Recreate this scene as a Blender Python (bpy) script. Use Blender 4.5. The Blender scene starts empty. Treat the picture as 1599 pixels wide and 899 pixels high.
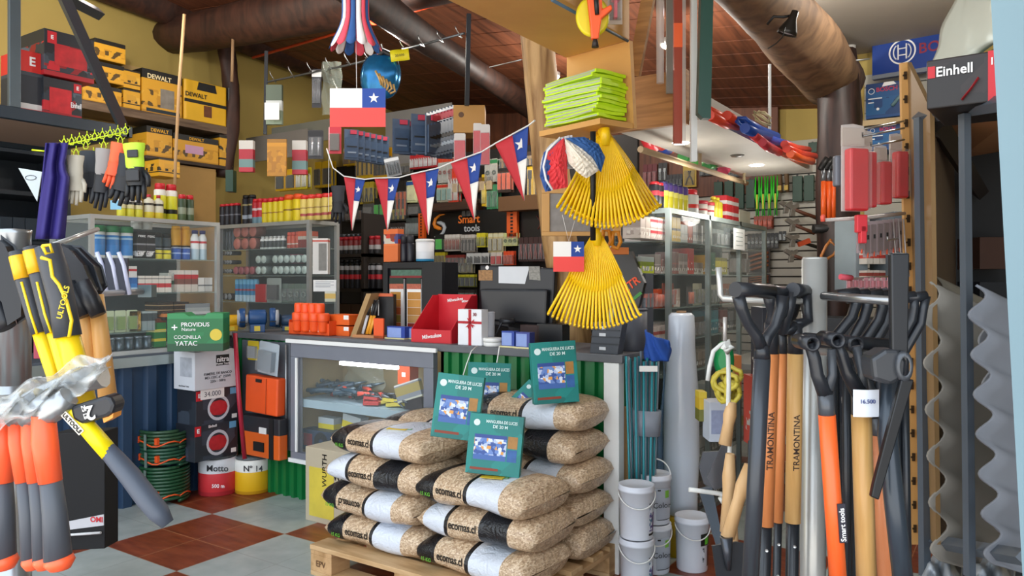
import bpy, math, random
from mathutils import Vector, Matrix
random.seed(7)
S = bpy.context.scene
COL = S.collection
# ---------------------------------------------------------------- camera
CAM = Vector((4.195, -3.33, 1.4)); YAW = math.atan2(.555, .832)
FW = Vector((-math.sin(YAW), math.cos(YAW), 0)); RT = Vector((math.cos(YAW), math.sin(YAW), 0)); UP = Vector((0, 0, 1))
cd = bpy.data.cameras.new('camera'); cam = bpy.data.objects.new('camera', cd); COL.objects.link(cam)
cam.location = CAM; cam.rotation_euler = (math.pi/2, 0, YAW)
cd.sensor_width = 36; cd.lens = 36*1200/1599; cd.shift_y = -14.5/1599; cd.clip_start = .02
S.camera = cam
# ---------------------------------------------------------------- daylight from the open street side, exposure
w = bpy.data.worlds.new('sky'); S.world = w; w.use_nodes = True
nt = w.node_tree; bg = nt.nodes['Background']
tc = nt.nodes.new('ShaderNodeTexCoord'); sp = nt.nodes.new('ShaderNodeSeparateXYZ'); rp = nt.nodes.new('ShaderNodeValToRGB')
nt.links.new(tc.outputs['Generated'], sp.inputs[0]); nt.links.new(sp.outputs['Z'], rp.inputs[0]); nt.links.new(rp.outputs[0], bg.inputs['Color'])
rp.color_ramp.elements[0].position = 0; rp.color_ramp.elements[0].color = (.95, .90, .82, 1)
rp.color_ramp.elements[1].position = .35; rp.color_ramp.elements[1].color = (.80, .90, 1.0, 1)
e = rp.color_ramp.elements.new(.04); e.color = (.85, .9, 1.0, 1)
bg.inputs['Strength'].default_value = 2.9
S.view_settings.view_transform = 'Standard'; S.view_settings.look = 'None'; S.view_settings.gamma = 1
S.view_settings.exposure = .14; S.view_settings.use_curve_mapping = False
# ---------------------------------------------------------------- helpers
R = math.radians
def ray(px, py): return FW + RT*((px-799.5)/1200) + UP*((435-py)/1200)
def q(px, py, pl):
    a, v = pl; r = ray(px, py)
    D = v if a == 'D' else (v-CAM[0])/r[0] if a == 'x' else (v-CAM[1])/r[1] if a == 'y' else (v-CAM[2])/r[2]
    return CAM + r*D, D
def at(px, py, D): return CAM + ray(px, py)*D
def lin(c): return c/12.92 if c <= .04045 else ((c+.055)/1.055)**2.4
def rgb(h):
    if not isinstance(h, str): return tuple(h)
    return tuple(lin(int(h[i:i+2], 16)/255) for i in (0, 2, 4))
MC = {}
def base_mat(key, rough, metal):
    m = bpy.data.materials.new('m_%03d' % len(MC)); m.use_nodes = True; MC[key] = m
    b = m.node_tree.nodes['Principled BSDF']; b.inputs['Roughness'].default_value = rough; b.inputs['Metallic'].default_value = metal
    return m, m.node_tree, b
def m(h, rough=.55, metal=0, var=.08, scale=9, bump=0):
    key = ('m', h, rough, metal, var, scale, bump)
    if key in MC: return MC[key]
    mm, t, b = base_mat(key, rough, metal); c = rgb(h)
    co = t.nodes.new('ShaderNodeTexCoord'); n = t.nodes.new('ShaderNodeTexNoise'); n.inputs['Scale'].default_value = scale; n.inputs['Detail'].default_value = 3
    mx = t.nodes.new('ShaderNodeMix'); mx.data_type = 'RGBA'
    mx.inputs[6].default_value = (*[x*(1-var) for x in c], 1); mx.inputs[7].default_value = (*[min(1, x*(1+var)) for x in c], 1)
    t.links.new(co.outputs['Object'], n.inputs['Vector']); t.links.new(n.outputs['Fac'], mx.inputs[0]); t.links.new(mx.outputs[2], b.inputs['Base Color'])
    if bump:
        bp = t.nodes.new('ShaderNodeBump'); bp.inputs['Strength'].default_value = bump; bp.inputs['Distance'].default_value = .01
        t.links.new(n.outputs['Fac'], bp.inputs['Height']); t.links.new(bp.outputs[0], b.inputs['Normal'])
    return mm
def glow(h, s):
    key = ('g', h, s)
    if key in MC: return MC[key]
    mm, t, b = base_mat(key, .5, 0); b.inputs['Base Color'].default_value = (*rgb(h), 1)
    b.inputs['Emission Color'].default_value = (*rgb(h), 1); b.inputs['Emission Strength'].default_value = s
    return mm
def clear(h='F4F8F8', a=.18, rough=.08):
    key = ('c', h, a, rough)
    if key in MC: return MC[key]
    mm, t, b = base_mat(key, rough, 0); b.inputs['Base Color'].default_value = (*rgb(h), 1)
    tr = t.nodes.new('ShaderNodeBsdfTransparent'); mx = t.nodes.new('ShaderNodeMixShader')
    lw = t.nodes.new('ShaderNodeLayerWeight'); lw.inputs['Blend'].default_value = .25
    mth = t.nodes.new('ShaderNodeMath'); mth.operation = 'MULTIPLY_ADD'; mth.inputs[1].default_value = .12; mth.inputs[2].default_value = a
    t.links.new(lw.outputs['Facing'], mth.inputs[0]); t.links.new(mth.outputs[0], mx.inputs[0])
    t.links.new(tr.outputs[0], mx.inputs[1]); t.links.new(b.outputs[0], mx.inputs[2]); t.links.new(mx.outputs[0], t.nodes['Material Output'].inputs[0])
    return mm
def glass():
    return clear('DDE8E6', .025, .02)
def bulb(parent, loc, e, r=.06):
    l = bpy.data.lights.new('bulb', 'POINT'); l.energy = e; l.color = (1, .95, .87); l.shadow_soft_size = r
    o = bpy.data.objects.new('bulb', l); COL.objects.link(o); o.parent = parent; o.location = loc
def wood(h='C49A62', h2='8A5E32', rough=.6, sc=(1, 1, 14), s=3, rot=(0, 0, 0)):
    key = ('w', h, h2, rough, sc, s, rot)
    if key in MC: return MC[key]
    mm, t, b = base_mat(key, rough, 0)
    co = t.nodes.new('ShaderNodeTexCoord'); mp = t.nodes.new('ShaderNodeMapping'); n = t.nodes.new('ShaderNodeTexNoise'); r = t.nodes.new('ShaderNodeValToRGB')
    mp.inputs['Scale'].default_value = sc; mp.inputs['Rotation'].default_value = rot; n.inputs['Scale'].default_value = s; n.inputs['Detail'].default_value = 6; n.inputs['Distortion'].default_value = .5
    r.color_ramp.elements[0].position = .3; r.color_ramp.elements[0].color = (*rgb(h2), 1); r.color_ramp.elements[1].position = .62; r.color_ramp.elements[1].color = (*rgb(h), 1)
    t.links.new(co.outputs['Object'], mp.inputs[0]); t.links.new(mp.outputs[0], n.inputs['Vector']); t.links.new(n.outputs['Fac'], r.inputs[0]); t.links.new(r.outputs[0], b.inputs['Base Color'])
    bp = t.nodes.new('ShaderNodeBump'); bp.inputs['Strength'].default_value = .15; bp.inputs['Distance'].default_value = .01
    t.links.new(n.outputs['Fac'], bp.inputs['Height']); t.links.new(bp.outputs[0], b.inputs['Normal'])
    return mm
def bands(stops, axis='Z', rough=.45, blobs=None, metal=0, bs=18):
    """printed wrapper: flat colours in bands across the object; blobs=(lo,hi,[colours]) prints a busy picture in one band"""
    stops = tuple(stops); key = ('b', stops, axis, rough, str(blobs), metal, bs)
    if key in MC: return MC[key]
    mm, t, b = base_mat(key, rough, metal)
    co = t.nodes.new('ShaderNodeTexCoord'); s = t.nodes.new('ShaderNodeSeparateXYZ'); r = t.nodes.new('ShaderNodeValToRGB'); r.color_ramp.interpolation = 'CONSTANT'
    t.links.new(co.outputs['Generated'], s.inputs[0]); t.links.new(s.outputs[axis], r.inputs[0])
    els = r.color_ramp.elements
    for i, (p, h) in enumerate(stops):
        el = els[i] if i < 1 else (els[1] if i == 1 else els.new(p))
        el.position = p; el.color = (*rgb(h), 1)
    if len(stops) == 1: els[1].position = 1; els[1].color = (*rgb(stops[0][1]), 1)
    out = r.outputs[0]
    if blobs:
        lo, hi, cs = blobs
        v = t.nodes.new('ShaderNodeTexVoronoi'); v.inputs['Scale'].default_value = bs; v.distance = 'CHEBYCHEV'
        t.links.new(co.outputs['Object'], v.inputs['Vector'])
        s2 = t.nodes.new('ShaderNodeSeparateXYZ'); t.links.new(v.outputs['Color'], s2.inputs[0])
        r2 = t.nodes.new('ShaderNodeValToRGB'); r2.color_ramp.interpolation = 'CONSTANT'; e2 = r2.color_ramp.elements
        for i, h in enumerate(cs):
            el = e2[i] if i < 2 else e2.new(i/len(cs))
            el.position = i/len(cs); el.color = (*rgb(h), 1)
        t.links.new(s2.outputs[0], r2.inputs[0])
        a = t.nodes.new('ShaderNodeMath'); a.operation = 'GREATER_THAN'; a.inputs[1].default_value = lo
        c = t.nodes.new('ShaderNodeMath'); c.operation = 'LESS_THAN'; c.inputs[1].default_value = hi
        d = t.nodes.new('ShaderNodeMath'); d.operation = 'MULTIPLY'
        t.links.new(s.outputs[axis], a.inputs[0]); t.links.new(s.outputs[axis], c.inputs[0]); t.links.new(a.outputs[0], d.inputs[0]); t.links.new(c.outputs[0], d.inputs[1])
        mx = t.nodes.new('ShaderNodeMix'); mx.data_type = 'RGBA'
        t.links.new(d.outputs[0], mx.inputs[0]); t.links.new(out, mx.inputs[6]); t.links.new(r2.outputs[0], mx.inputs[7]); out = mx.outputs[2]
    t.links.new(out, b.inputs['Base Color'])
    return mm

class MB:
    def __init__(s): s.v = []; s.f = []; s.mi = []; s.sm = []
    def add(s, vs, fs, mi=0, smooth=False, M=None):
        o = len(s.v)
        for v in vs:
            v = Vector(v); s.v.append(M @ v if M is not None else v)
        for f in fs: s.f.append([o+i for i in f]); s.mi.append(mi); s.sm.append(smooth)
        return s
    def box(s, x0, x1, y0, y1, z0, z1, mi=0, M=None):
        return s.add([(x0,y0,z0),(x1,y0,z0),(x1,y1,z0),(x0,y1,z0),(x0,y0,z1),(x1,y0,z1),(x1,y1,z1),(x0,y1,z1)],
                     [(0,3,2,1),(4,5,6,7),(0,1,5,4),(1,2,6,5),(2,3,7,6),(3,0,4,7)], mi, False, M)
    def lathe(s, prof, n=16, mi=0, M=None, smooth=True, cap=True):
        vs = []; fs = []
        for (r, z) in prof:
            for i in range(n): a = 2*math.pi*i/n; vs.append((r*math.cos(a), r*math.sin(a), z))
        for j in range(len(prof)-1):
            for i in range(n): k = (i+1) % n; fs.append((j*n+i, j*n+k, (j+1)*n+k, (j+1)*n+i))
        s.add(vs, fs, mi, smooth, M)
        if cap:
            o = len(s.v)-len(vs)
            if prof[0][0] > 1e-5: s.f.append([o+i for i in range(n)][::-1]); s.mi.append(mi); s.sm.append(False)
            if prof[-1][0] > 1e-5: s.f.append([o+(len(prof)-1)*n+i for i in range(n)]); s.mi.append(mi); s.sm.append(False)
        return s
    def rod(s, a, b, r, r2=None, n=10, mi=0, M=None):
        a = Vector(a); b = Vector(b); d = b-a; L = d.length
        if L < 1e-7: return s
        Q = Matrix.Translation(a) @ d.to_track_quat('Z', 'Y').to_matrix().to_4x4()
        if M is not None: Q = M @ Q
        return s.lathe([(r, 0), (r if r2 is None else r2, L)], n, mi, Q)
    def tube(s, pts, r, n=8, mi=0, M=None, rz=None):
        """swept tube; r a number or a list; rz = flattening of the section"""
        pts = [Vector(p) for p in pts]; K = len(pts); rs = r if isinstance(r, (list, tuple)) else [r]*K
        vs = []; up = Vector((0, 0, 1))
        t0 = (pts[1]-pts[0]).normalized()
        if abs(t0.dot(up)) > .95: up = Vector((0, 1, 0))
        prev = (up - t0*up.dot(t0)).normalized()
        for i, p in enumerate(pts):
            t = (pts[min(i+1, K-1)]-pts[max(i-1, 0)]).normalized()
            nrm = (prev - t*prev.dot(t)).normalized(); prev = nrm; bi = t.cross(nrm)
            for j in range(n):
                a = 2*math.pi*j/n; vs.append(p + nrm*math.cos(a)*rs[i]*(rz or 1) + bi*math.sin(a)*rs[i])
        fs = [(i*n+j, i*n+(j+1) % n, (i+1)*n+(j+1) % n, (i+1)*n+j) for i in range(K-1) for j in range(n)]
        s.add(vs, fs, mi, n > 4, M)
        o = len(s.v)-len(vs)
        s.f.append([o+i for i in range(n)][::-1]); s.mi.append(mi); s.sm.append(False)
        s.f.append([o+(K-1)*n+i for i in range(n)]); s.mi.append(mi); s.sm.append(False)
        return s
    def prism(s, poly, y0, y1, mi=0, M=None):
        """2D outline (x,z), extruded from y0 to y1"""
        n = len(poly)
        A = sum(poly[i][0]*poly[(i+1) % n][1]-poly[(i+1) % n][0]*poly[i][1] for i in range(n))
        if A < 0: poly = poly[::-1]
        vs = [(x, y0, z) for x, z in poly]+[(x, y1, z) for x, z in poly]
        fs = [tuple(range(n)), tuple(range(2*n-1, n-1, -1))]+[(i, n+i, n+(i+1) % n, (i+1) % n) for i in range(n)]
        return s.add(vs, fs, mi, False, M)
    def grid(s, fn, nu, nv, mi=0, M=None, smooth=True):
        vs = [fn(i/nu, j/nv) for j in range(nv+1) for i in range(nu+1)]
        fs = [(j*(nu+1)+i, j*(nu+1)+i+1, (j+1)*(nu+1)+i+1, (j+1)*(nu+1)+i) for j in range(nv) for i in range(nu)]
        return s.add(vs, fs, mi, smooth, M)
    def build(s, name, mats, parent=None, bevel=0, label=None, cat=None, group=None, kind=None, loc=None, rz=0, solid=0, sub=0):
        me = bpy.data.meshes.new(name); me.from_pydata([tuple(v) for v in s.v], [], s.f)
        mats = mats if isinstance(mats, (list, tuple)) else [mats]
        for x in mats: me.materials.append(x)
        me.polygons.foreach_set('material_index', s.mi); me.polygons.foreach_set('use_smooth', s.sm); me.update()
        o = bpy.data.objects.new(name, me); COL.objects.link(o)
        if parent: o.parent = parent
        if loc is not None: o.location = loc
        if rz: o.rotation_euler = (0, 0, rz)
        if sub: md = o.modifiers.new('s', 'SUBSURF'); md.levels = md.render_levels = sub
        if solid: md = o.modifiers.new('t', 'SOLIDIFY'); md.thickness = solid; md.offset = 0
        if bevel: md = o.modifiers.new('b', 'BEVEL'); md.width = bevel; md.segments = 2; md.limit_method = 'ANGLE'; md.angle_limit = R(40)
        return tag(o, label, cat, group, kind)
def tag(o, label=None, cat=None, group=None, kind=None):
    if label: o['label'] = label
    if cat: o['category'] = cat
    if group: o['group'] = group
    if kind: o['kind'] = kind
    return o
def empty(name, loc, rz, label, cat, group=None):
    o = bpy.data.objects.new(name, None); COL.objects.link(o); o.empty_display_size = .05
    o.location = loc; o.rotation_euler = (0, 0, rz); return tag(o, label, cat, group)
def struct(b, name, mats, **k): return b.build(name, mats, kind='structure', **k)
FC = {}
def text(parent, s, x, y, z, size, mat, rx=90, rz=0, ry=0, bold=0, name='lettering', ex=.0006, align='CENTER', sx=1):
    key = (s, round(size, 4), bold, align, round(sx, 2), id(mat))
    if key not in FC:
        c = bpy.data.curves.new('t', 'FONT'); c.body = s; c.size = size; c.offset = bold*size*.55; c.extrude = ex; c.align_x = align; c.align_y = 'CENTER'; c.resolution_u = 3
        o = bpy.data.objects.new('t', c); COL.objects.link(o); dg = bpy.context.evaluated_depsgraph_get()
        me = bpy.data.meshes.new_from_object(o.evaluated_get(dg)); me.name = 'lettering'
        bpy.data.objects.remove(o); bpy.data.curves.remove(c); me.materials.clear(); me.materials.append(mat); FC[key] = me
        if sx != 1: me.transform(Matrix.Scale(sx, 4, (1, 0, 0)))
    o = bpy.data.objects.new(name, FC[key]); COL.objects.link(o); o.parent = parent; o.location = (x, y, z); o.rotation_euler = (R(rx), R(ry), R(rz))
    return o
def copy_tree(o, parent=None):
    c = o.copy(); COL.objects.link(c); c.parent = parent
    for ch in list(o.children): copy_tree(ch, c)
    return c
def clone(o, loc, rz=None, label=None, group=None):
    c = copy_tree(o); c.location = loc
    if rz is not None: c.rotation_euler = (0, 0, rz)
    if label: c['label'] = label
    if group: c['group'] = group
    return c
RZ = {'x': math.pi/2, 'y': 0, 'D': YAW}
def span(px0, px1, pyt, pyb, pl):
    """stand-spot of a thing whose front fills these pixels on a vertical plane: base point, width, height, turn"""
    a, D0 = q(px0, pyb, pl); b, D1 = q(px1, pyb, pl); c, D = q((px0+px1)/2, pyb, pl)
    wd = ((b-a).xy).length; mid = Vector(((a.x+b.x)/2, (a.y+b.y)/2, c.z))
    return mid, wd, (pyb-pyt)*D/1200, RZ[pl[0]]
# ================================================================ structure
def floor_mat():
    mm, t, b = base_mat('floor', .4, 0)
    N = t.nodes.new; L = t.links.new
    co = N('ShaderNodeTexCoord'); sx = N('ShaderNodeSeparateXYZ'); L(co.outputs['Object'], sx.inputs[0])
    def mth(op, a, v=None, bb=None):
        n = N('ShaderNodeMath'); n.operation = op
        L(a, n.inputs[0])
        if bb is not None: L(bb, n.inputs[1])
        elif v is not None: n.inputs[1].default_value = v
        return n.outputs[0]
    ux = mth('DIVIDE', mth('SUBTRACT', sx.outputs[0], .17), .323); uy = mth('DIVIDE', mth('SUBTRACT', sx.outputs[1], -1.16), .323)
    def edge(u): f = mth('FRACT', u); return mth('MINIMUM', f, None, mth('SUBTRACT', mth('MULTIPLY', f, -1), -1))
    g = mth('LESS_THAN', mth('MINIMUM', edge(ux), None, edge(uy)), .008)
    par = mth('FRACT', mth('MULTIPLY', mth('ADD', mth('FLOOR', mth('MULTIPLY', ux, .5)), None, mth('FLOOR', mth('MULTIPLY', uy, .5))), .5))
    red = mth('LESS_THAN', par, .25)
    n = N('ShaderNodeTexNoise'); n.inputs['Scale'].default_value = 7; n.inputs['Detail'].default_value = 6; L(co.outputs['Object'], n.inputs['Vector'])
    mp = N('ShaderNodeMapping'); mp.inputs['Rotation'].default_value = (0, 0, .5); mp.inputs['Scale'].default_value = (1, 5, 1); L(co.outputs['Object'], mp.inputs[0])
    n2 = N('ShaderNodeTexNoise'); n2.inputs['Scale'].default_value = 5; n2.inputs['Detail'].default_value = 8; L(mp.outputs[0], n2.inputs['Vector'])
    def ramp(src, st):
        r = N('ShaderNodeValToRGB'); L(src, r.inputs[0])
        for i, (p, h) in enumerate(st):
            el = r.color_ramp.elements[i] if i < 2 else r.color_ramp.elements.new(p)
            el.position = p; el.color = (*rgb(h), 1)
        return r.outputs[0]
    def mix(f, a, bb):
        x = N('ShaderNodeMix'); x.data_type = 'RGBA'; L(f, x.inputs[0])
        for i, v in ((6, a), (7, bb)):
            if isinstance(v, str): x.inputs[i].default_value = (*rgb(v), 1)
            else: L(v, x.inputs[i])
        return x.outputs[2]
    w_ = ramp(n.outputs['Fac'], [(.3, '98A19E'), (.7, 'AAB2AE')]); r_ = ramp(n2.outputs['Fac'], [(.3, '6A2D16'), (.72, '8E4526')])
    c = mix(red, w_, r_); gc = mix(red, '8F9590', 'A8704C'); c = mix(g, c, gc)
    L(c, b.inputs['Base Color'])
    L(ramp(n.outputs['Fac'], [(.3, 'b8b8b8'), (.7, '989898')]), b.inputs['Roughness'])
    return mm
struct(MB().box(-2.6, 6.2, -4.4, 4.3, -.1, 0), 'floor', floor_mat())
YEL = m('AE9752', .8, 0, .1, 2.5)
def zc(x, y): return 3.684-.12*y-.1*x
struct(MB().prism([(-6, 0), (4.15, 0), (4.15, 3.9), (-6, 4.5)], 0, .15, M=Matrix.Rotation(math.pi/2, 4, 'Z')), 'wall_left', YEL, loc=(-2.3, 0, 0))
struct(MB().box(-2.45, 3.22, 4.0, 4.15, 0, 3.6), 'wall_back', YEL)
struct(MB().box(3.22, 6.2, 3.05, 3.2, 0, 3.12).box(3.07, 3.22, 3.05, 4.15, 0, 3.3), 'wall_right', YEL)
struct(MB().box(6.05, 6.2, -3.2, 3.05, 0, 3.2), 'wall_street', m('8A8A80', .8))
PLK = wood('74422A', '4A2818', .55, (14, 1.0, 1), 1.6)
cb = MB(); NP = 26
for i in range(NP):
    y0 = -2.6+i*(6.75/NP); y1 = y0+6.75/NP-.012
    vs = [(-2.45, y0, zc(-2.45, y0)), (3.05, y0, zc(3.05, y0)), (3.05, y1, zc(3.05, y1)), (-2.45, y1, zc(-2.45, y1))]
    cb.add(vs+[(a, b, c+.03) for a, b, c in vs], [(0,3,2,1),(4,5,6,7),(0,1,5,4),(1,2,6,5),(2,3,7,6),(3,0,4,7)])
cb.add([(-2.45, -2.6, zc(-2.45, -2.6)+.035), (3.05, -2.6, zc(3.05, -2.6)+.035), (3.05, 4.15, zc(3.05, 4.15)+.035), (-2.45, 4.15, zc(-2.45, 4.15)+.035)], [(0, 1, 2, 3)])
struct(cb, 'ceiling', PLK)
struct(MB().box(3.02, 6.2, -3.4, 3.2, 3.12, 3.2), 'ceiling_right', m('A79E92', .8, 0, .06, 1.5))
struct(MB().box(3.28, 6.1, .98, 1.0, 3.11, 3.121), 'trim_1', m('8F877C'))
struct(MB().box(-1.9, 2.3, 3.93, 3.99, 2.2, 3.5), 'trim_9', PLK)
DARKLOG = wood('46281C', '26150F', .6, (5, 5, 1), 3)
LOG = wood('86684C', '58402E', .7, (5, 5, .6), 2)
PALELOG = wood('C7A06A', '80592F', .6, (7, 7, .7), 3)
def log(name, p0, p1, r0, r1, mat, n=18, seed=1, bend=.03, **k):
    rnd = random.Random(seed); p0 = Vector(p0); p1 = Vector(p1); d = p1-p0; K = 26
    ph = [rnd.uniform(0, 6.28) for _ in range(6)]
    Q = Matrix.Translation(p0) @ d.to_track_quat('Z', 'Y').to_matrix().to_4x4(); L = d.length
    vs = []
    for i in range(K+1):
        t = i/K; r = r0+(r1-r0)*t; ox = bend*math.sin(t*5+ph[0]); oy = bend*math.sin(t*4+ph[1])
        for j in range(n):
            a = 2*math.pi*j/n
            rr = r*(1+.07*math.sin(2*a+t*7+ph[2])+.05*math.sin(3*a-t*11+ph[3])+.035*math.sin(5*a+t*23+ph[4])+rnd.uniform(-.02, .02))
            vs.append((rr*math.cos(a)+ox, rr*math.sin(a)+oy, L*t))
    b = MB(); b.add(vs, [(i*n+j, i*n+(j+1) % n, (i+1)*n+(j+1) % n, (i+1)*n+j) for i in range(K) for j in range(n)]+[tuple(range(n))[::-1], tuple(K*n+j for j in range(n))], 0, True, Q)
    return b.build(name, mat, **k)
log('trim_2', (-2.12, -3, 3.98), (-2.12, 4, 3.6), .15, .15, DARKLOG, seed=2, kind='structure')
log('trim_3', (-2.3, .75, 3.62), (3.0, .75, 3.3), .16, .17, DARKLOG, seed=3, kind='structure')
log('trim_4', (2.98, -2.6, 2.84), (3.08, 2.55, 2.84), .16, .19, LOG, seed=4, kind='structure')
log('trim_5', (3.14, 2.3, 0), (3.1, 2.3, 2.95), .145, .13, wood('38221C', '160D0B', .5, (9, 9, 1), 3), seed=5, kind='structure')
a = at(640, 42, 5.2); b_ = at(850, 185, 8.1)
log('trim_6', a+(a-b_)*.3, b_, .10, .10, wood('3A2218', '1C100C', .6, (6, 6, 1), 3), seed=6, kind='structure')
# side post by the wall and the leaning log post on the counter line
p0, _ = q(356, 330, ('D', 7.2)); log('trim_7', (p0.x, p0.y, 2.35), (p0.x-.02, p0.y, 3.6), .075, .08, DARKLOG, seed=8, kind='structure')
a = at(905, 545, 4.42); b_ = at(842, 60, 4.42); log('trim_8', a+(a-b_)*.55, b_+(b_-a)*.3, .095, .095, PALELOG, seed=9, kind='structure')
# orange cable conduit under the cross beam
a = at(395, 90, 7.0); b_ = at(712, -2, 5.3)
MB().rod(a, b_, .012).build('conduit', m('C8421E', .4), label='orange electrical conduit run along the cross log under the ceiling', cat='conduit')
GREEN = m('0E6A34', .35, 0, .05); NAVY = m('27405C', .4, 0, .06)
STEEL = m('B9BDBE', .3, .85, .04); GREY = m('6B6F76', .45); ALU = m('C6CAC8', .38, .6); BLACK = m('15161A', .4); DKGREY = m('34383E', .5); WHITE = m('E6E8E6', .5)
def corrug(L, H, pitch=.075, dep=.022):
    """ribbed sheet in the local xz plane, ribs upright, front towards -y"""
    pr = []; x = 0
    while x < L:
        for dx, y in ((0, 0), (.45, 0), (.55, -dep), (.9, -dep), (1.0, 0)):
            if x+dx*pitch <= L: pr.append((x+dx*pitch, y))
        x += pitch
    b = MB(); n = len(pr)
    b.add([(x, y, 0) for x, y in pr]+[(x, y, H) for x, y in pr], [(i, i+1, n+i+1, n+i) for i in range(n-1)])
    return b
# ---- centre counter
ct = empty('shop_counter', (1.15, 0, 0), 0, 'long counter faced with green ribbed metal under a worn grey top', 'counter')
b = MB()
for (x0, x1, z0, z1) in ((-.28, 2.52, 0, .27), (-.28, .3, .27, 1.0), (1.5, 2.52, .27, 1.0)):
    c = corrug(x1-x0, z1-z0); b.add([v+Vector((x0-1.15, 0, z0)) for v in c.v], c.f)
b.build('green_cladding', GREEN, ct)
MB().box(-.3, 2.62, -.035, .5, 1.0, 1.04, M=Matrix.Translation((-1.15, 0, 0))).build('counter_top', m('5E6064', .5, 0, .2, 14), ct, bevel=.004)
MB().box(2.52, 2.6, -.03, .03, 0, 1.0, M=Matrix.Translation((-1.15, 0, 0))).build('corner_post', WHITE, ct, bevel=.003)
MB().box(2.5, 2.54, .04, .5, 0, 1.0, M=Matrix.Translation((-1.15, 0, 0))).build('end_panel', GREEN, ct)
b = MB(); b.box(.3, 1.5, .42, .44, .27, 1.0); b.box(.28, .3, 0, .44, .25, 1.0); b.box(1.5, 1.52, 0, .44, .25, 1.0); b.box(.3, 1.5, 0, .44, .25, .27)
b.v = [v-Vector((1.15, 0, 0)) for v in b.v]; b.build('case_lining', m('A79368', .8), ct)
# glazed case in the counter
gc = empty('glass_case', (.9, -.03, .26), 0, 'grey framed glass display window set into the green counter front', 'display case')
b = MB(); W_, H_ = .585, .74
b.box(-W_, W_, -.02, .02, 0, .045); b.box(-W_, W_, -.02, .02, H_-.095, H_); b.box(-W_, -W_+.07, -.02, .02, .045, H_-.095); b.box(W_-.07, W_, -.02, .02, .045, H_-.095)
b.build('frame', m('767A84', .4), gc, bevel=.003)
MB().box(-W_-.03, W_+.03, -.035, -.02, H_-.005, H_+.018).box(-W_-.01, W_+.01, -.03, -.02, -.02, .005).box(-W_+.052, -W_+.07, -.028, -.02, .05, H_-.1).build('white_trim', WHITE, gc)
MB().box(-W_+.07, W_-.07, -.004, .0, .045, H_-.095).build('glass_pane', glass(), gc)
MB().box(-W_+.02, W_-.02, .03, .40, .325, .375).build('shelf', m('9DB4BE', .5), gc)
lt = MB().box(-.25, .22, .08, .105, H_-.135, H_-.115).build('tube_light', glow('F2F8FF', 14), gc)
# ---- left counter + aluminium vitrine
lc = empty('side_counter', (-.40, -1.3, 0), math.pi/2, 'low side counter with dark blue ribbed metal front', 'counter')
c = corrug(2.6, .86, .16, .03); b = MB(); b.add([v+Vector((-1.3, 0, 0)) for v in c.v], c.f); b.box(-1.3, 1.3, .01, .03, 0, .86); b.build('ribbed_panel', NAVY, lc)
MB().box(-1.3, 1.3, -.06, .58, .895, .935).build('counter_top', m('4E5660', .4), lc, bevel=.003)
MB().box(-1.3, 1.3, -.07, .01, .86, .92).build('edge_strip', m('A5B0AE', .3, .6), lc)
def vitrine(name, x0, w, d, h, shelves, rz, loc, label, bars=(), fr=.022, mt=None):
    v = empty(name, loc, rz, label, 'display cabinet'); mt = mt or ALU
    b = MB(); f = fr
    for sx in (0, w-f):
        for sy in (0, d-f): b.box(sx, sx+f, sy, sy+f, 0, h)
    for bx in bars: b.box(bx, bx+f, 0, f, 0, h)
    for z in (0, h-f): b.box(f, w-f, 0, f, z, z+f); b.box(f, w-f, d-f, d, z, z+f); b.box(0, f, f, d-f, z, z+f); b.box(w-f, w, f, d-f, z, z+f)
    b.build('frame', mt, v)
    for z in shelves: MB().box(f, w-f, .02, d-.02, z, z+.006).build('glass_shelf', clear('BBD8D2', .25, .05), v)
    MB().box(f, w-f, .008, .012, f, h-f).build('front_pane', glass(), v)
    for x in (.008, w-.012): MB().box(x, x+.004, f, d-f, f, h-f).build('side_pane', glass(), v)
    MB().box(f, w-f, f, d-f, h-.01, h-.004).build('top_glass', clear('BBD8D2', .3, .05), v)
    MB().box(f, w-f, d-.016, d-.012, f, h-f).build('back_panel', m('3A4448', .7), v)
    return v
vitrine('glass_cabinet', 0, .87, .48, .845, (.13, .37, .585), math.pi/2, (-.35, -.96, .935), 'aluminium framed glass cabinet on the side counter with bottles and boxes', fr=.025)
# ================================================================ makers (front at local y=0 facing -y, base z=0, centred on x)
def rbox(w, h, d, r=.004, n=3):
    """box with rounded upright corners (plan) as mesh builder"""
    r = min(r, w*.45, d*.45); pts = []
    for cx, cy, a0 in ((w/2-r, r, -90), (w/2-r, d-r, 0), (-w/2+r, d-r, 90), (-w/2+r, r, 180)):
        for k in range(n+1): a = R(a0+90*k/n); pts.append((cx+r*math.cos(a), cy+r*math.sin(a)))
    K = len(pts); b = MB()
    b.add([(x, y, 0) for x, y in pts]+[(x, y, h) for x, y in pts], [tuple(range(K))[::-1], tuple(range(K, 2*K))]+[(i, (i+1) % K, K+(i+1) % K, K+i) for i in range(K)])
    return b
def mk_carton(mat, d=.1, decals=(), texts=(), name='carton', bev=.0015):
    """decals: (x0,x1,z0,z1,material) in 0..1 of the front; texts: (string,x,z,size(rel h),material,bold[,sx])"""
    def f(w, h):
        b = MB().box(-w/2, w/2, 0, d, 0, h); o = b.build(name, mat, bevel=bev)
        for i, (x0, x1, z0, z1, mt) in enumerate(decals):
            MB().box(-w/2+x0*w, -w/2+x1*w, -.0012-.0002*i, 0, z0*h, z1*h).build('printed_panel', mt, o)
        for t in texts:
            text(o, t[0], -w/2+t[1]*w, -.0022, t[2]*h, t[3]*h, t[4], bold=t[5] if len(t) > 5 else 0, sx=t[6] if len(t) > 6 else 1)
        return o
    return f
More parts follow.
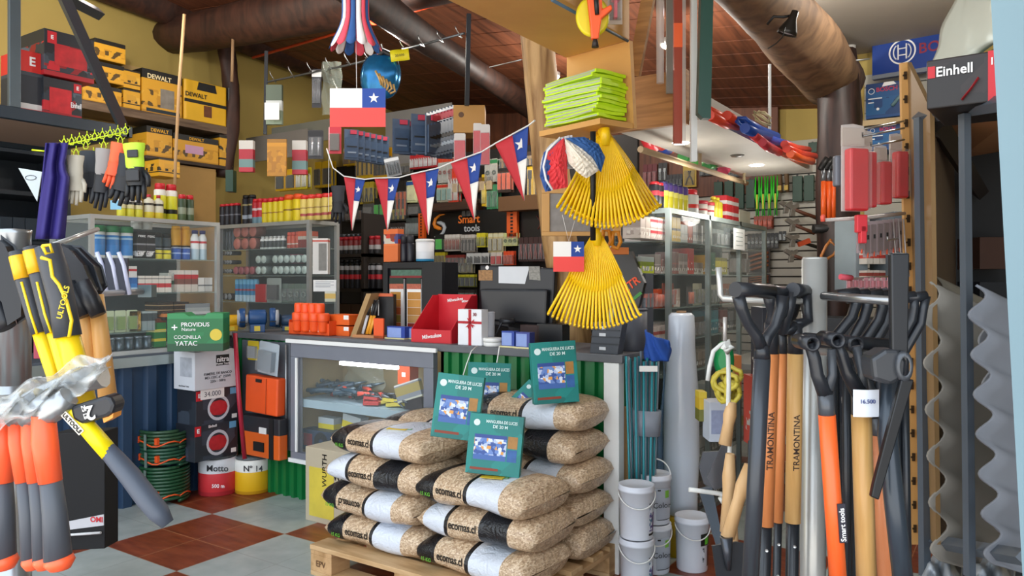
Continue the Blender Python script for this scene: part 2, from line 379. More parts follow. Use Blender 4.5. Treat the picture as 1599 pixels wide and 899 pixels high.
def mk_spray(body, cap, name='spray_can', cr=.86, ch=.17, dome=True):
    def f(w, h):
        r = w/2; H = h*(1-ch); Mx = Matrix.Translation((0, r, 0))
        o = MB().lathe([(r*.96, 0), (r, .004), (r, H*.95), (r*.88, H*.985), (r*.62, H)], 14, 0, Mx).build(name, body)
        MB().lathe([(r*cr, 0), (r*cr, h*ch*.8), (r*cr*.86, h*ch), (0, h*ch)], 14, 0, Matrix.Translation((0, r, H*.975))).build('cap', cap, o)
        return o
    return f
def mk_bottle(body, cap, name='bottle', neck=.38, sh=.72, flat=1.0):
    def f(w, h):
        r = w/2; Mx = Matrix.Translation((0, r*flat, 0)) @ Matrix.Diagonal((1, flat, 1, 1))
        o = MB().lathe([(r*.94, 0), (r, h*.02), (r, h*sh), (r*.9, h*(sh+.05)), (r*neck, h*(sh+.13)), (r*neck, h*.9)], 14, 0, Mx).build(name, body)
        MB().lathe([(r*neck*1.2, h*.88), (r*neck*1.2, h*.99), (r*neck, h), (0, h)], 12, 0, Mx).build('cap', cap, o)
        return o
    return f
def mk_tub(body, lid, name='tub', lh=.18, lr=1.04):
    def f(w, h):
        r = w/2/lr; Mx = Matrix.Translation((0, r, 0))
        o = MB().lathe([(r*.95, 0), (r*.97, h*.02), (r, h*(1-lh))], 18, 0, Mx).build(name, body)
        MB().lathe([(r*lr, h*(1-lh)), (r*lr, h*.98), (r*.9, h), (0, h)], 18, 0, Mx).build('lid', lid, o)
        return o
    return f
def mk_disc(mat, rim, d=.1, name='tape_roll'):
    """round thing lying on its side, round face to the front"""
    def f(w, h):
        r = min(w, h)/2; Mx = Matrix.Translation((0, 0, h/2)) @ Matrix.Rotation(-math.pi/2, 4, 'X')
        o = MB().lathe([(r, 0), (r, d)], 18, 0, Mx).build(name, rim)
        MB().lathe([(0, -.004), (r*.9, -.004), (r*.96, 0)], 18, 0, Mx, cap=False).build('face_label', mat, o)
        return o
    return f
KN = dict(rods='bit_pack', plier='pliers_pack', ring='fitting_pack', bar='screwdriver_pack', pair='chisel_pack', box='tool_pack')
def mk_blister(card, goods, name='blister_pack', t=.02, zone=(.12, .72), head=None, shape='box', shell=True, gx=.34):
    def f(w, h):
        o = MB().prism([(-w/2, 0), (w/2, 0), (w/2, h*.97), (w*.42, h), (-w*.42, h), (-w/2, h*.97)], 0, .0025).build(KN.get(shape, name) if name == 'blister_pack' else name, card)
        z0, z1 = zone[0]*h, zone[1]*h; g = w*gx
        b = MB()
        if shape == 'box': b.box(-g, g, -t*.8, 0, z0, z1)
        elif shape == 'pair':
            b.rod((-g*.6, -t*.45, z0), (-g*.6, -t*.45, z1), t*.4, n=8); b.rod((g*.6, -t*.45, z0), (g*.6, -t*.45, z1), t*.4, n=8)
        elif shape == 'bar': b.box(-g*.3, g*.3, -t*.7, 0, z0, z1); b.box(-g*.75, g*.75, -t*.8, 0, z0+(z1-z0)*.7, z1)
        elif shape == 'plier':
            b.tube([(-g*.8, -t*.4, z0), (-g*.5, -t*.4, z0+(z1-z0)*.4), (0, -t*.4, z0+(z1-z0)*.65), (g*.2, -t*.4, z1)], t*.35); b.tube([(g*.8, -t*.4, z0), (g*.5, -t*.4, z0+(z1-z0)*.4), (0, -t*.4, z0+(z1-z0)*.65), (-g*.2, -t*.4, z1)], t*.35)
        elif shape == 'ring':
            K = [(g*.7*math.cos(a*.524), -t*.4, (z0+z1)/2+g*.7*math.sin(a*.524)) for a in range(13)]; b.tube(K, t*.3)
        elif shape == 'rods':
            for k in range(5): b.rod((-g+g*.5*k, -t*.4, z0), (-g+g*.5*k, -t*.4, z1-(k % 3)*.06*h), t*.22, n=6)
        b.build('goods', goods, o)
        if head: MB().box(-w/2, w/2, -.0012, 0, h*.8, h*.96).build('header', head, o)
        if shell: MB().box(-g*1.15, g*1.15, -t, 0, z0-.02*h, z1+.02*h).build('clear_shell', clear('EEF3F4', .10), o)
        return o
    return f
def lay(o, loc, rz, label, cat, group=None):
    o.location = loc; o.rotation_euler = (0, 0, rz); tag(o, label, cat, group); return o
def back(pl, k):
    return Vector((-k, 0, 0)) if pl[0] == 'x' else Vector((0, k, 0)) if pl[0] == 'y' else FW*k
def one(mk, px0, px1, pyt, pyb, pl, label, cat, inset=0, rz=0, tilt=0, group=None, z=None):
    loc, w, h, a = span(px0, px1, pyt, pyb, pl); o = mk(w, h)
    if z is not None: loc.z = z
    lay(o, loc+back(pl, inset), a+rz, label, cat, group)
    if tilt: o.rotation_euler = (Matrix.Rotation(a+rz, 3, 'Z') @ Matrix.Rotation(R(tilt), 3, 'Y')).to_euler()
    return o
def row(mk, n, px0, px1, pyb, hpx, pl, label, cat, group, fill=.94, inset=0, deep=1, dz=None, z=None, hooks=1, jit=0, lift=1, skip=()):
    """n copies side by side between two pixels on a plane, 'deep' more behind each other"""
    a, _ = q(px0, pyb, pl); b, _ = q(px1, pyb, pl); c, D = q((px0+px1)/2, pyb, pl)
    zz = c.z if z is None else z; L = (b-a).xy.length; wd = L/n*fill; h = hpx*D/1200
    root = None; out = []
    rnd = random.Random(int(px0*7+pyb)); dd = dz if dz else wd*1.02
    for k in range(deep):
        for i in range(n):
            if (i, k) in skip: continue
            for j in range(lift):
                t = (i+.5)/n; p = a.lerp(b, t); p.z = zz+j*h*1.01; p += back(pl, inset+k*dd)
                r = RZ[pl[0]]+rnd.uniform(-jit, jit)
                if root is None: root = lay(mk(wd, h), p, r, label, cat, group); out.append(root)
                else: out.append(clone(root, p, r))
    if len(out) == 1 and group: del root['group']
    if len(out) > 1 and not group:
        for o in out: o['group'] = label+' pair'
    return out
def chile_star(r): return [(r*(1 if k % 2 == 0 else .4)*math.sin(math.pi*k/5), r*(1 if k % 2 == 0 else .4)*math.cos(math.pi*k/5)) for k in range(10)]
FR = m('BC2C36', .7, 0, .03); FB = m('1D4190', .7, 0, .03); FWH = m('ECE9E2', .7, 0, .03)
def hook(px0, py0, px1, py1, D0, D1, label, r=.003, mat=None, name='display_hook'):
    MB().tube([at(px0, py0, D0), at((px0+px1)/2, (py0+py1)/2, (D0+D1)/2), at(px1, py1, D1), at(px1, py1-6, D1)], r, 6).build(name, mat or STEEL, label=label, cat='hook')
# ================================================================ products, left side
Y_ = 'F2B705'; YEL_B = m('E8B21C', .5); K_ = m('141414', .5); W_M = m('E9E9E6', .5); RED = m('C8202A', .45); ORG = m('E8561E', .45); BLU = m('1E4E9A', .45)
# upper steel rack on the side
pl = ('x', -.6)
t = empty('steel_rack', (-.6, -1.3, 2.3), math.pi/2, 'black steel angle rack high above the side counter with a grey board shelf', 'rack')
MB().box(-1.2, .72, .03, 1.1, .045, .075).build('shelf_board', m('8C7566', .8, 0, .06, 3), t)
MB().box(-1.2, .72, 0, .04, .01, .08).box(.70, .74, 0, 1.1, .01, .08).box(-1.2, .72, 1.06, 1.1, .01, .08).build('shelf_edge', m('26323C', .4), t, bevel=.003)
a, _ = q(24, 160, pl); MB().box(a.y+1.3-.03, a.y+1.3+.03, .0, .03, .08, 1.2).build('upright', m('59646A', .4, .4), t, bevel=.003)
A = at(190, 194, 4.0); B = at(98, -8, 3.3)
MB().tube([A, B], .03, 4).build('diagonal_brace', m('6E7880', .3, .8), label='bare steel diagonal brace hung down to the edge of the high rack', cat='brace')
MB().tube([at(100, -6, 3.9), at(154, 22, 4.3)], .035, 4).build('steel_bar', m('27343E', .4), label='dark square steel bar end poking out under the ceiling above the rack', cat='bar')
PIC = ['1c1f24', '2c333c', 'c3202a', '8f1a20', '3c4650', '50606c']
def einhell(front='22262b', sc=16): return bands(((0, 'A81D26'), (.1, '23272d'), (.95, '23272d')), blobs=(.12, .72, PIC), bs=sc)
TW = m('F2F2F2', .5); TK = m('111111', .5); TR = m('C41E2A', .5)
zs = 2.3+.08
one(mk_carton(bands(((0, 'D6302A'), (.05, 'D8D8D6'), (.14, '2B3038'), (.6, '40464e'), (.66, 'D6302A'))), .25, (), [('E', .5, .83, .2, TW, .05)]), 32, 68, 56, 151, ('x', -.68), 'tall narrow red and grey tool carton beside the rack upright', 'box', z=zs)
one(mk_carton(einhell(), .3, [(.78, .98, .72, .96, TR), (.15, .72, .1, .75, m('C4242C', .5, 0, .5, 20))], [('E', .88, .84, .14, TW, .05), ('Einhell', .84, .36, .2, TW, .03, .55)]), 68, 128, 112, 170, ('x', -.66), 'black tool carton with red grinder picture, lower of the pair', 'box', z=zs)
one(mk_carton(einhell(), .3, [(.06, .24, .7, .96, TR), (.2, .85, .25, .7, m('B8262C', .5, 0, .6, 14))], [('E', .15, .83, .12, TW, .05)]), 69, 147, 42, 112, ('x', -.64), 'dark tool carton with red machine picture, stacked on top of another', 'box', z=zs+.235)
# wall shelves with yellow tool cartons
pl = ('x', -1.95)
a, _ = q(60, 0, pl); b_, _ = q(363, 0, pl)
ya, yb = a.y, b_.y
zA = q(250, 178, pl)[0].z; zB = q(300, 252, pl)[0].z
sh = MB().box(-2.3, -1.95, ya, yb, zA-.07, zA); sh.build('wall_shelf', wood('7C6650', '5A4636', .7), label='upper brown wall shelf loaded with yellow tool cartons', cat='shelf', bevel=.003)
MB().box(-2.3, -1.95, q(228, 0, pl)[0].y, yb, zB-.03, zB).build('wall_shelf', wood('4E4038', '33291F', .7), label='lower dark wall shelf below the yellow cartons', cat='shelf', bevel=.003)
MB().box(-2.3, -1.95, yb-.03, yb, zB, zA-.07).build('shelf_side_board', wood('6A5642', '4C3C2E', .7), label='upright board joining the two wall shelves at their end', cat='board')
DEW = bands(((0, 'C98F1C'), (.05, 'E2A62A'), (.62, 'E2A62A'), (.78, '1b1a18')), blobs=(.15, .55, ['E2A62A', 'E2A62A', 'D09422', '5A4420', 'E8B440']), bs=22)
DEW2 = bands(((0, 'E0A528'), (.2, '1d1b18'), (.26, 'E0A528'), (.75, 'E0A528'), (.9, '2a251c')), blobs=(.3, .7, ['E2A62A', 'D8A030', '3A3020', 'E8B440']), bs=26)
DT = lambda s=.16, x=.5, z=.87: [('DEWALT', x, z, s, m('F0B41E', .5), .03)]
def dw(px0, px1, pt, pb, label, mat=None, d=.28, tx=None, inset=0, z=None, dec=()):
    one(mk_carton(mat or DEW, d, dec, DT() if tx is None else tx), px0, px1, pt, pb, pl, label, 'box', inset=inset, z=z)
zz = zA
dw(130, 190, 132, 160, 'flat yellow tool carton lying at the bottom of the shelf pile', d=.3, z=zz, tx=[])
dw(148, 194, 104, 134, 'yellow carton in the middle of the pile of three', z=zz+.175, tx=[])
dw(148, 196, 72, 103, 'black topped yellow carton on the top of the pile of three', z=zz+.35, tx=[])
dw(193, 219, 141, 171, 'small yellow carton under its twin beside the saw carton', z=zz, mat=DEW2, tx=[])
dw(193, 219, 111, 140, 'small yellow carton stacked on its twin beside the saw carton', z=zz+.165, mat=DEW2, tx=[])
dw(222, 284, 112, 178, 'large yellow and black carton printed with a circular saw', z=zz, dec=[(.1, .95, .02, .1, m('20303a')), (.45, .8, .15, .6, m('8C8478', .5, 0, .5, 16))], tx=[('DEWALT', .42, .84, .15, m('F4E2B0', .5), .04)])
def case(w, h):
    o = rbox(w, h, .13, .025).build('tool_case', YEL_B, bevel=.006)
    MB().prism([(-w*.22, h*.78), (-w*.18, h*.98), (w*.2, h*.98), (w*.24, h*.78)], -.004, .004).build('handle_recess', K_, o)
    MB().box(-w*.5, w*.48, -.003, 0, h*.44, h*.52).build('dark_band', K_, o)
    MB().box(-w*.06, w*.12, -.004, 0, h*.14, h*.42).build('drill_picture', m('6A3A1C', .5, 0, .6, 25), o)
    text(o, 'DEWALT', -w*.24, -.005, h*.63, h*.15, K_, bold=.03)
    rbox(w, h, .05, .02).build('lid', m('22242A', .4), o).location = (0, .132, 0)
    return o
one(case, 288, 355, 125, 187, pl, 'yellow carrying case for a cordless drill at the end of the shelf', 'case', z=zz)
one(lambda w, h: rbox(w, h, .3, .02).build('tool_case', m('1c1e22', .4), bevel=.004), 357, 366, 130, 192, pl, 'black plastic case edge standing behind the yellow drill case', 'case', z=zz)
dw(229, 269, 200, 246, 'yellow carton with black top on the lower wall shelf', z=zB, mat=DEW)
dw(271, 341, 212, 252, 'wide yellow carton with a pink sticker on the lower wall shelf', z=zB, dec=[(.25, .65, .3, .62, m('D9A8C8', .6))])
dw(343, 363, 206, 254, 'narrow yellow carton at the end of the lower wall shelf', z=zB, mat=DEW2, tx=[])
one(mk_carton(DEW2, .2), 248, 281, 248, 276, ('x', -1.6), 'small yellow carton standing on the red capped cans beside the gloves', 'box')
MB().box(-2.28, -1.98, q(262, 0, pl)[0].y, q(340, 0, pl)[0].y, 1.0, zB-.04).build('plywood_sheet', m('B08A4E', .7), label='plain tan wooden panel behind the spray cans under the wall shelf', cat='panel')
# two slim wooden sticks
MB().tube([at(288, 22, 5.6), at(280, 130, 5.7), at(274, 250, 5.8), at(272, 330, 5.9)], .013, 6).build('wooden_stick', m('C8A274', .6), label='slim pale wooden stick standing in front of the yellow cartons', cat='stick')
MB().tube([at(364, 52, 6.4), at(362, 128, 6.4)], .013, 6).build('wooden_stick', m('9A7A58', .6), label='short brown wooden batten beside the corner log above the drill case', cat='stick')
MB().box(-2.28, -2.26, .3, 1.3, 2.9, 3.25).build('cardboard_sheet', m('B79A63', .8), label='bare tan cardboard sheet against the wall above the yellow cartons', cat='sheet')
# dark shelf unit at far left behind gloves
b = MB(); b.box(-2.28, -2.26, -2.6, -.3, 0, 2.55)
for z in (.95, 1.3, 1.65, 2.0, 2.3): b.box(-2.26, -1.8, -2.5, -.35, z, z+.03)
for y in (-2.5, -1.4, -.38): b.box(-2.26, -1.8, y, y+.03, 0, 2.52)
b.build('dark_shelving', m('1E2730', .6), label='dark shelving unit standing behind the gloves on the side wall', cat='shelving')
row(mk_carton(m('22303C', .5), .25), 5, 0, 95, 300, 34, ('x', -1.78), 'dark blue carton in the shelving behind the gloves', 'box', 'dark cartons behind the gloves', z=1.68, jit=.05)
row(mk_carton(bands(((0, '6A5A4A'), (.5, '8C8070'))), .25), 6, 0, 95, 340, 28, ('x', -1.78), 'brown grey carton on the middle shelf behind the purple apron', 'box', 'brown cartons behind the apron', z=1.33)
row(mk_carton(m('1B232B', .5), .25), 6, 0, 95, 400, 34, ('x', -1.78), 'near black carton on the low shelf behind the steel pipe', 'box', 'black cartons behind the pipe', z=.98)
# ---- glove hooks rail and gloves
LIME = m('D2E81A', .4)
b = MB(); b.rod(at(92, 228, 3.75), at(196, 206, 3.75), .004); b.rod(at(50, 234, 3.75), at(70, 236, 3.75), .004)
b.build('hook_rail', LIME, label='lime yellow rail of plastic clips under the steel rack', cat='rail')
def clip(px, py, D, label):
    b = MB(); c = at(px, py, D); k = D/1200*.8
    pts = [c+RT*(k*x)+UP*(k*z) for x, z in ((0, 7), (-3, 3), (-5, -4), (-3, -8), (3, -8), (5, -4), (3, 3), (0, 7))]
    b.tube(pts, .0025, 6); b.rod(c+UP*(7*k), c+UP*(13*k), .0022, n=6)
    for s in (-1, 1): b.tube([c+RT*(k*s*5), c+RT*(k*s*9)+UP*(k*4)], .002, 6)
    return b.build('hanging_clip', LIME, label=label, cat='clip', group='lime clips')
for i in range(9):
    clip(100+12*i, 222-2.4*i, 3.7, 'small lime plastic clip hooked on the rail above the gloves')
for px, py in ((119, 238), (134, 226), (162, 226), (188, 218), (146, 240)):
    clip(px, py, 3.62, 'small lime plastic clip hooked on the rail above the gloves')
def glove(px, pyt, pyb, D, cuff, palm, label, wpx=26, lean=0, knuck=None, spread=1, rot=0):
    """hanging work glove, fingers down"""
    k = D/1200; H = (pyb-pyt)*k; W = wpx*k; c = at(px, pyb, D)
    o = empty('work_glove', c, YAW+rot, label, 'glove')
    o.rotation_euler = (Matrix.Rotation(YAW+rot, 3, 'Z') @ Matrix.Rotation(R(lean), 3, 'Y')).to_euler()
    def hull(z0, z1, w0, w1, t0, t1):
        b = MB(); n = 12
        def fn(u, v):
            a = 2*math.pi*u; ww = (w0+(w1-w0)*v)*(1+.05*math.sin(v*9)); tt = t0+(t1-t0)*v
            return (ww*math.cos(a), tt*math.sin(a)*(1+.12*math.sin(3*a+v*5)), z0+(z1-z0)*v)
        b.grid(fn, n, 6); b.add([(w1*math.cos(2*math.pi*i/n), t1*math.sin(2*math.pi*i/n), z1) for i in range(n)], [tuple(range(n))]); return b
    hull(H*.58, H, W*.40, W*.5, .022, .026).build('cuff', cuff, o)
    pb = hull(H*.30, H*.60, W*.46, W*.41, .02, .023)
    for i, (x, l) in enumerate(((-.36, .2), (-.13, .27), (.12, .3), (.36, .24))):
        x *= spread
        pb.tube([(x*W, 0, H*.36), (x*W*1.05, -.004, H*.22), (x*W*1.12, -.012, H*(.30-l)+.004)], [W*.13, W*.125, W*.09], 8)
    pb.tube([(W*.4, 0, H*.52), (W*.62, -.01, H*.42), (W*.66, -.016, H*.27)], [W*.14, W*.13, W*.09], 8)
    pb.build('palm', palm, o)
    if knuck: MB().box(-W*.3, W*.32, -.032, -.018, H*.36, H*.55).box(-W*.2, W*.3, -.03, -.022, H*.75, H*.88).build('knuckle_guard', knuck, o, bevel=.006)
    return o
b = MB(); b.grid(lambda u, v: at((72-16*v)+(38+(-4 if v < .3 else 2)-6*v)*u+ (22*v*u if v>.25 else 0)*.5, 223+150*v, 3.45+.025*math.sin(u*12+v*2)), 18, 14)
b.build('work_apron', m('2A2170', .7), solid=.006, label='dark purple cloth apron hanging from the clip rail', cat='apron')
b = MB(); b.prism([(-.06, 0), (.06, -.02), (.035, -.17)], 0, .004)
o = b.build('triangle_tag', m('B9C4CA', .5), label='pale triangular card printed with an oval mark behind the apron', cat='card', loc=at(47, 262, 3.9), rz=YAW)
MB().tube([(.004+.028*math.cos(i*.524), -.002, -.05+.012*math.sin(i*.524)) for i in range(13)], .0015, 6).build('printed_mark', m('41464c'), o)
CRM = m('C2BCAC', .8, 0, .06, 12)
glove(118, 243, 322, 3.5, CRM, CRM, 'cream cloth glove hanging next to the purple apron', 26)
glove(140, 236, 318, 3.6, m('3A3F46', .8), m('20242C', .7), 'dark grey glove half hidden between the cream and orange gloves', 30)
glove(154, 232, 330, 3.4, m('8E8A88', .8), m('15181F', .6), 'black palmed glove with a grey knitted cuff', 28, lean=6)
glove(172, 222, 296, 3.35, m('E8633A', .7), m('E2562C', .6), 'bright orange glove hanging folded above the black ones', 26, lean=12)
glove(184, 240, 322, 3.25, m('22262E', .7), m('14161C', .6), 'black glove hanging between the orange and the lime glove', 34, lean=14)
glove(214, 224, 318, 3.15, m('B9E03A', .6), m('14161A', .5), 'lime green armoured glove with black fingers', 34, knuck=m('16181C', .4), lean=-3)
MB().box(-.03, .03, -.002, .002, 0, .05).build('price_card', m('7EB4D0', .6), label='small pale blue card under the gloves on the cabinet', cat='card', loc=at(181, 327, 4.2), rz=YAW)
# ---- cans on top of the vitrine
zt = .935+.847; pv = ('x', -.42)
row(mk_spray(bands(((0, 'D8CF3A'), (.5, 'B8B430'), (.55, 'D4CC9A'), (.8, '2a2a22'))), W_M, ch=.12), 3, 186, 226, 330, 28, pv, 'yellow and cream trigger bottle on the cabinet under the lime glove', 'bottle', 'yellow bottles on the cabinet', z=zt)
row(mk_bottle(bands(((0, 'E2C83A'), (.3, 'D8D2B8'), (.6, '3a3428'), (.7, 'D8D2B8'))), m('B8303A'), neck=.35), 2, 229, 259, 333, 38, pv, 'round shouldered pale yellow bottle on the cabinet', 'bottle', 'pale bottles on the cabinet', z=zt)
row(mk_spray(bands(((0, 'E0DA2A'), (.24, '24241c'), (.38, 'E0DA2A'), (.55, 'E0DA2A'), (.8, 'E8E4D8'))), RED), 2, 246, 281, 333, 60, ('x', -.55), 'tall yellow insecticide can with a red cap', 'spray can', 'tall yellow cans on the cabinet', z=zt)
row(mk_spray(bands(((0, '4A5A38'), (.3, '8A9078'), (.6, '38482c'), (.8, '38482c'))), RED), 2, 282, 306, 338, 42, pv, 'green can with a red cap at the end of the cabinet top', 'spray can', 'green cans on the cabinet', z=zt)
# ---- inside the vitrine, top shelf
z2, z1_, z0_, zb = .935+.592, .935+.377, .935+.137, .935+.026
pv = ('x', -.42)
row(mk_tub(bands(((0, 'DDE2E0'), (.1, '2A7CC0'), (.5, '2472B4'), (.72, '9CC0D8'), (.8, '2A7CC0'), (.88, 'E2E6E2'))), m('1E7A46', .5), lh=.2), 3, 147, 213, 399, 50, pv, 'white and blue tub with a green lid in the glass cabinet', 'tub', 'green lidded tubs in the cabinet', z=z2)
row(mk_carton(bands(((0, '18191c'), (.3, '2c2c30'), (.5, '8a8c90'), (.56, '18191c')), blobs=(.08, .28, ['18191c', 'd8d8d8', '2a2a2a', '505050']), bs=40), .08, (), [('rexc', .5, .84, .16, TW, .02), ('ex', .4, .2, .2, TW, .03)]), 2, 214, 243, 400, 42, pv, 'black carton with white letters in the glass cabinet', 'box', 'black cartons in the cabinet', z=z2)
row(mk_tub(m('C8CCC8', .5), m('E2E4E2', .5), lh=.3), 2, 209, 242, 354, 14, ('x', -.5), 'white paper roll lying above the black cartons', 'roll', 'white rolls in the cabinet', z=z2+.19)
row(mk_tub(bands(((0, 'D8CC28'), (.5, '3a3618'), (.6, 'D8CC28'), (.9, '23303a'))), m('8a9098', .4, .5), lh=.1), 2, 243, 271, 401, 17, pv, 'small yellow tin on the upper cabinet shelf', 'tin', 'small yellow tins in the cabinet', z=z2)
row(mk_spray(bands(((0, '23303a'), (.6, '4a5a64'))), K_), 2, 243, 271, 401, 42, ('x', -.55), 'dark bottle standing behind the small yellow tins', 'bottle', 'dark bottles in the cabinet', z=z2)
row(mk_tub(bands(((0, '2A58A8'), (.5, '9CB8E0'), (.62, '2450A0'))), m('A8B4C8', .4, .4), lh=.1), 2, 272, 301, 403, 19, pv, 'small blue tin on the upper cabinet shelf', 'tin', 'small blue tins in the cabinet', z=z2)
row(mk_spray(bands(((0, 'E0A41C'), (.4, '3a2c14'), (.46, 'E0A41C'))), m('E0A41C'), ch=.1), 2, 272, 301, 403, 54, ('x', -.52), 'tall orange yellow can behind the blue tins', 'spray can', 'orange yellow cans in the cabinet', z=z2)
row(mk_bottle(bands(((0, 'B8D0DC'), (.4, 'E8ECEC'), (.62, 'C8323a'), (.7, 'E8ECEC'))), m('2A2A68'), neck=.6), 2, 302, 326, 405, 46, pv, 'white bottle with a dark blue cap at the cabinet corner', 'bottle', 'white bottles in the cabinet', z=z2)
# middle shelf
one(mk_carton(bands(((0, 'D8D8D8'), (.55, 'C43038'), (.75, 'E2E0DA'))), .1), 194, 214, 409, 427, pv, 'small white carton with a red corner on two blue cartons', 'box', z=z1_+.095)
row(mk_carton(bands(((0, 'A8C8E0'), (.35, '2A78C0'), (.6, '1E62A8'))), .1), 2, 194, 215, 450, 24, pv, 'small bright blue carton on the middle cabinet shelf', 'box', 'blue cartons in the cabinet', z=z1_)
RB = bands(((0, 'D8D4CC'), (.3, 'C22C36'), (.55, 'DAD6CE'), (.8, '8a8a88'), (.86, 'DAD6CE')))
row(mk_carton(RB, .1), 5, 216, 268, 450, 26, pv, 'small red and white spare parts carton on the cabinet shelf', 'box', 'red and white cartons in the cabinet', z=z1_)
row(mk_carton(bands(((0, 'C8CCC4'), (.4, '3A6A54'), (.6, 'C8CCC4'))), .1), 2, 262, 276, 450, 30, ('x', -.46), 'narrow pale carton with green windows in the cabinet', 'box', 'green window cartons', z=z1_)
row(mk_carton(bands(((0, 'CFC8BE'), (.35, '7A4A40'), (.6, 'B8242E'), (.8, 'D8D4CC'))), .1), 3, 277, 310, 450, 34, pv, 'brown and white carton stack on the middle shelf', 'box', 'brown and white cartons in the cabinet', z=z1_)
row(mk_carton(bands(((0, 'D2D2CE'), (.4, '6a6e70'), (.5, 'D8D8D4'))), .1), 2, 308, 332, 450, 22, pv, 'white accessory carton at the corner of the cabinet', 'box', 'white accessory cartons', z=z1_)
# lower shelves
row(mk_blister(m('B9C8A8', .6), m('6C8A2A', .4)), 3, 160, 215, 496, 34, pv, 'green and grey carded accessory on the lower cabinet shelf', 'pack', 'green carded packs in the cabinet', z=z0_)
one(mk_carton(bands(((0, '6A5426'), (.2, 'B8903C'), (.8, '5a4420')), blobs=(.1, .9, ['B8903C', '7A5C28', 'D8B86A']), bs=40), .05), 202, 220, 464, 496, pv, 'gold and brown carded bulb on the lower cabinet shelf', 'pack', z=z0_)
row(mk_carton(bands(((0, '8A9A9C'), (.5, '3A464C'), (.9, '98A8AA'))), .1), 3, 222, 246, 496, 30, pv, 'grey glass topped accessory box on the lower cabinet shelf', 'box', 'grey boxes in the cabinet', z=z0_)
row(mk_carton(bands(((0, '241d18'), (.3, 'A8906A'), (.36, '241d18'), (.7, 'A8906A'), (.78, '241d18'))), .15), 2, 246, 296, 470, 18, pv, 'flat dark drawer box with thin gold lines in the cabinet', 'box', 'dark drawer boxes', z=z0_+.1)
one(mk_carton(bands(((0, '1c1816'), (.4, 'C47A3C'), (.8, '3a2a20'))), .12, (), [('BLASTER', .45, .6, .4, m('E8D8B8'), .02)]), 256, 290, 462, 475, ('x', -.39), 'flat orange and black carton in the cabinet', 'box', z=z0_+.06)
row(mk_carton(bands(((0, 'B8BCBC'), (.5, '70787a'), (.7, 'C8CCCC'))), .12), 1, 290, 330, 478, 14, ('x', -.39), 'flat grey white carton at the end of the low shelf', 'box', None, z=z0_+.05)
one(mk_carton(bands(((0, 'A8B0B0'), (.5, '889094'))), .12), 292, 328, 450, 462, ('x', -.40), 'flat silver carton above the grey white one', 'box', z=z0_+.11)
row(mk_carton(bands(((0, '1E7A3A'), (.2, 'D8C83A'), (.3, '1E7A3A'), (.52, 'D8C83A'), (.62, '1E7A3A'), (.85, '6A2E1A'))), .1), 1, 241, 260, 545, 45, pv, 'column of small green and yellow boxes in the cabinet bottom', 'box', None, z=zb)
row(mk_tub(m('5A6A74', .2, .5), m('8896A0', .2, .6), name='metal_fitting'), 5, 168, 240, 545, 20, pv, 'shiny grey metal fitting on the cabinet floor', 'fitting', 'metal fittings in the cabinet', z=zb)
row(mk_carton(m('2A3A48', .4), .2, name='plastic_organiser'), 3, 168, 240, 520, 13, ('x', -.5), 'dark blue plastic organiser in the cabinet bottom', 'organiser', 'dark organisers in the cabinet', z=zb+.11)
# ---- green boxed burner and grinders at the corner
GB = bands(((0, '0F4A2C'), (.2, '1A7A44'), (.5, '15703C'), (.85, '2A8A50')), blobs=(.2, .5, ['1A7A44', '176E3C', '1F8248']), bs=12)
def burner_box(w, h):
    o = MB().prism([(-w/2, 0), (w/2, 0), (w/2, h*.97), (w*.22, h*.98), (w*.16, h*.90), (-w*.12, h*.90), (-w*.2, h*.98), (-w/2, h*.97)], 0, .16).build('burner_carton', GB, bevel=.002)
    text(o, '+', -w*.37, -.002, h*.60, h*.28, TW, bold=.02); text(o, 'PROVIDUS', 0, -.002, h*.68, h*.15, TW, bold=.02); text(o, 'Nature', -w*.12, -.002, h*.56, h*.12, TW, bold=.0)
    text(o, 'COCINILLA', -w*.14, -.002, h*.36, h*.13, TW); text(o, 'YATAC', -w*.16, -.002, h*.2, h*.17, TW, bold=.01)
    c = MB().lathe([(0, 0), (h*.15, 0)], 20, 0, Matrix.Translation((w*.37, -.0025, h*.42)) @ Matrix.Rotation(math.pi/2, 4, 'X'), cap=False); c.build('yellow_seal', m('D8C040'), o)
    return o
o = one(burner_box, 263, 347, 477, 538, ('D', 4.66), 'green burner carton lettered in white standing on the side counter', 'box', rz=.12, z=.96)
def grinder(px, D, w, body, label, z, rz=.3):
    c, _ = q(px, 500, ('D', D)); o = empty('bench_grinder', (c.x, c.y, z), YAW+rz, label, 'grinder')
    Mx = Matrix.Translation((-w*.22, 0, w*.36)) @ Matrix.Rotation(math.pi/2, 4, 'Y')
    MB().lathe([(w*.12, 0), (w*.2, w*.03), (w*.2, w*.41), (w*.12, w*.44)], 20, 0, Mx).box(-w*.18, w*.18, -w*.16, w*.16, 0, w*.2).build('motor_body', body, o, bevel=.004)
    for s in (-1, 1):
        MB().lathe([(w*.22, 0), (w*.24, .01), (w*.24, .035), (w*.22, .04)], 20, 0, Matrix.Translation((s*w*.36-.02, 0, w*.36)) @ Matrix.Rotation(math.pi/2, 4, 'Y')).build('wheel_guard', body, o)
        MB().lathe([(w*.19, 0), (w*.19, .03)], 20, 0, Matrix.Translation((s*w*.36-.012+s*.02, -.012, w*.36)) @ Matrix.Rotation(math.pi/2, 4, 'Y')).build('grinding_wheel', m('A9ADB2', .8), o)
        MB().box(s*w*.36-.02, s*w*.36+.02, -w*.3, -w*.2, w*.26, w*.28).build('tool_rest', K_, o)
    MB().box(-w*.08, w*.06, -w*.17-.003, -w*.16, w*.03, w*.16).build('switch_plate', m('D8C040'), o)
    return o
grinder(362, 5.3, .2, m('D9A413', .4), 'yellow bench grinder behind the green burner carton', 1.04, .5)
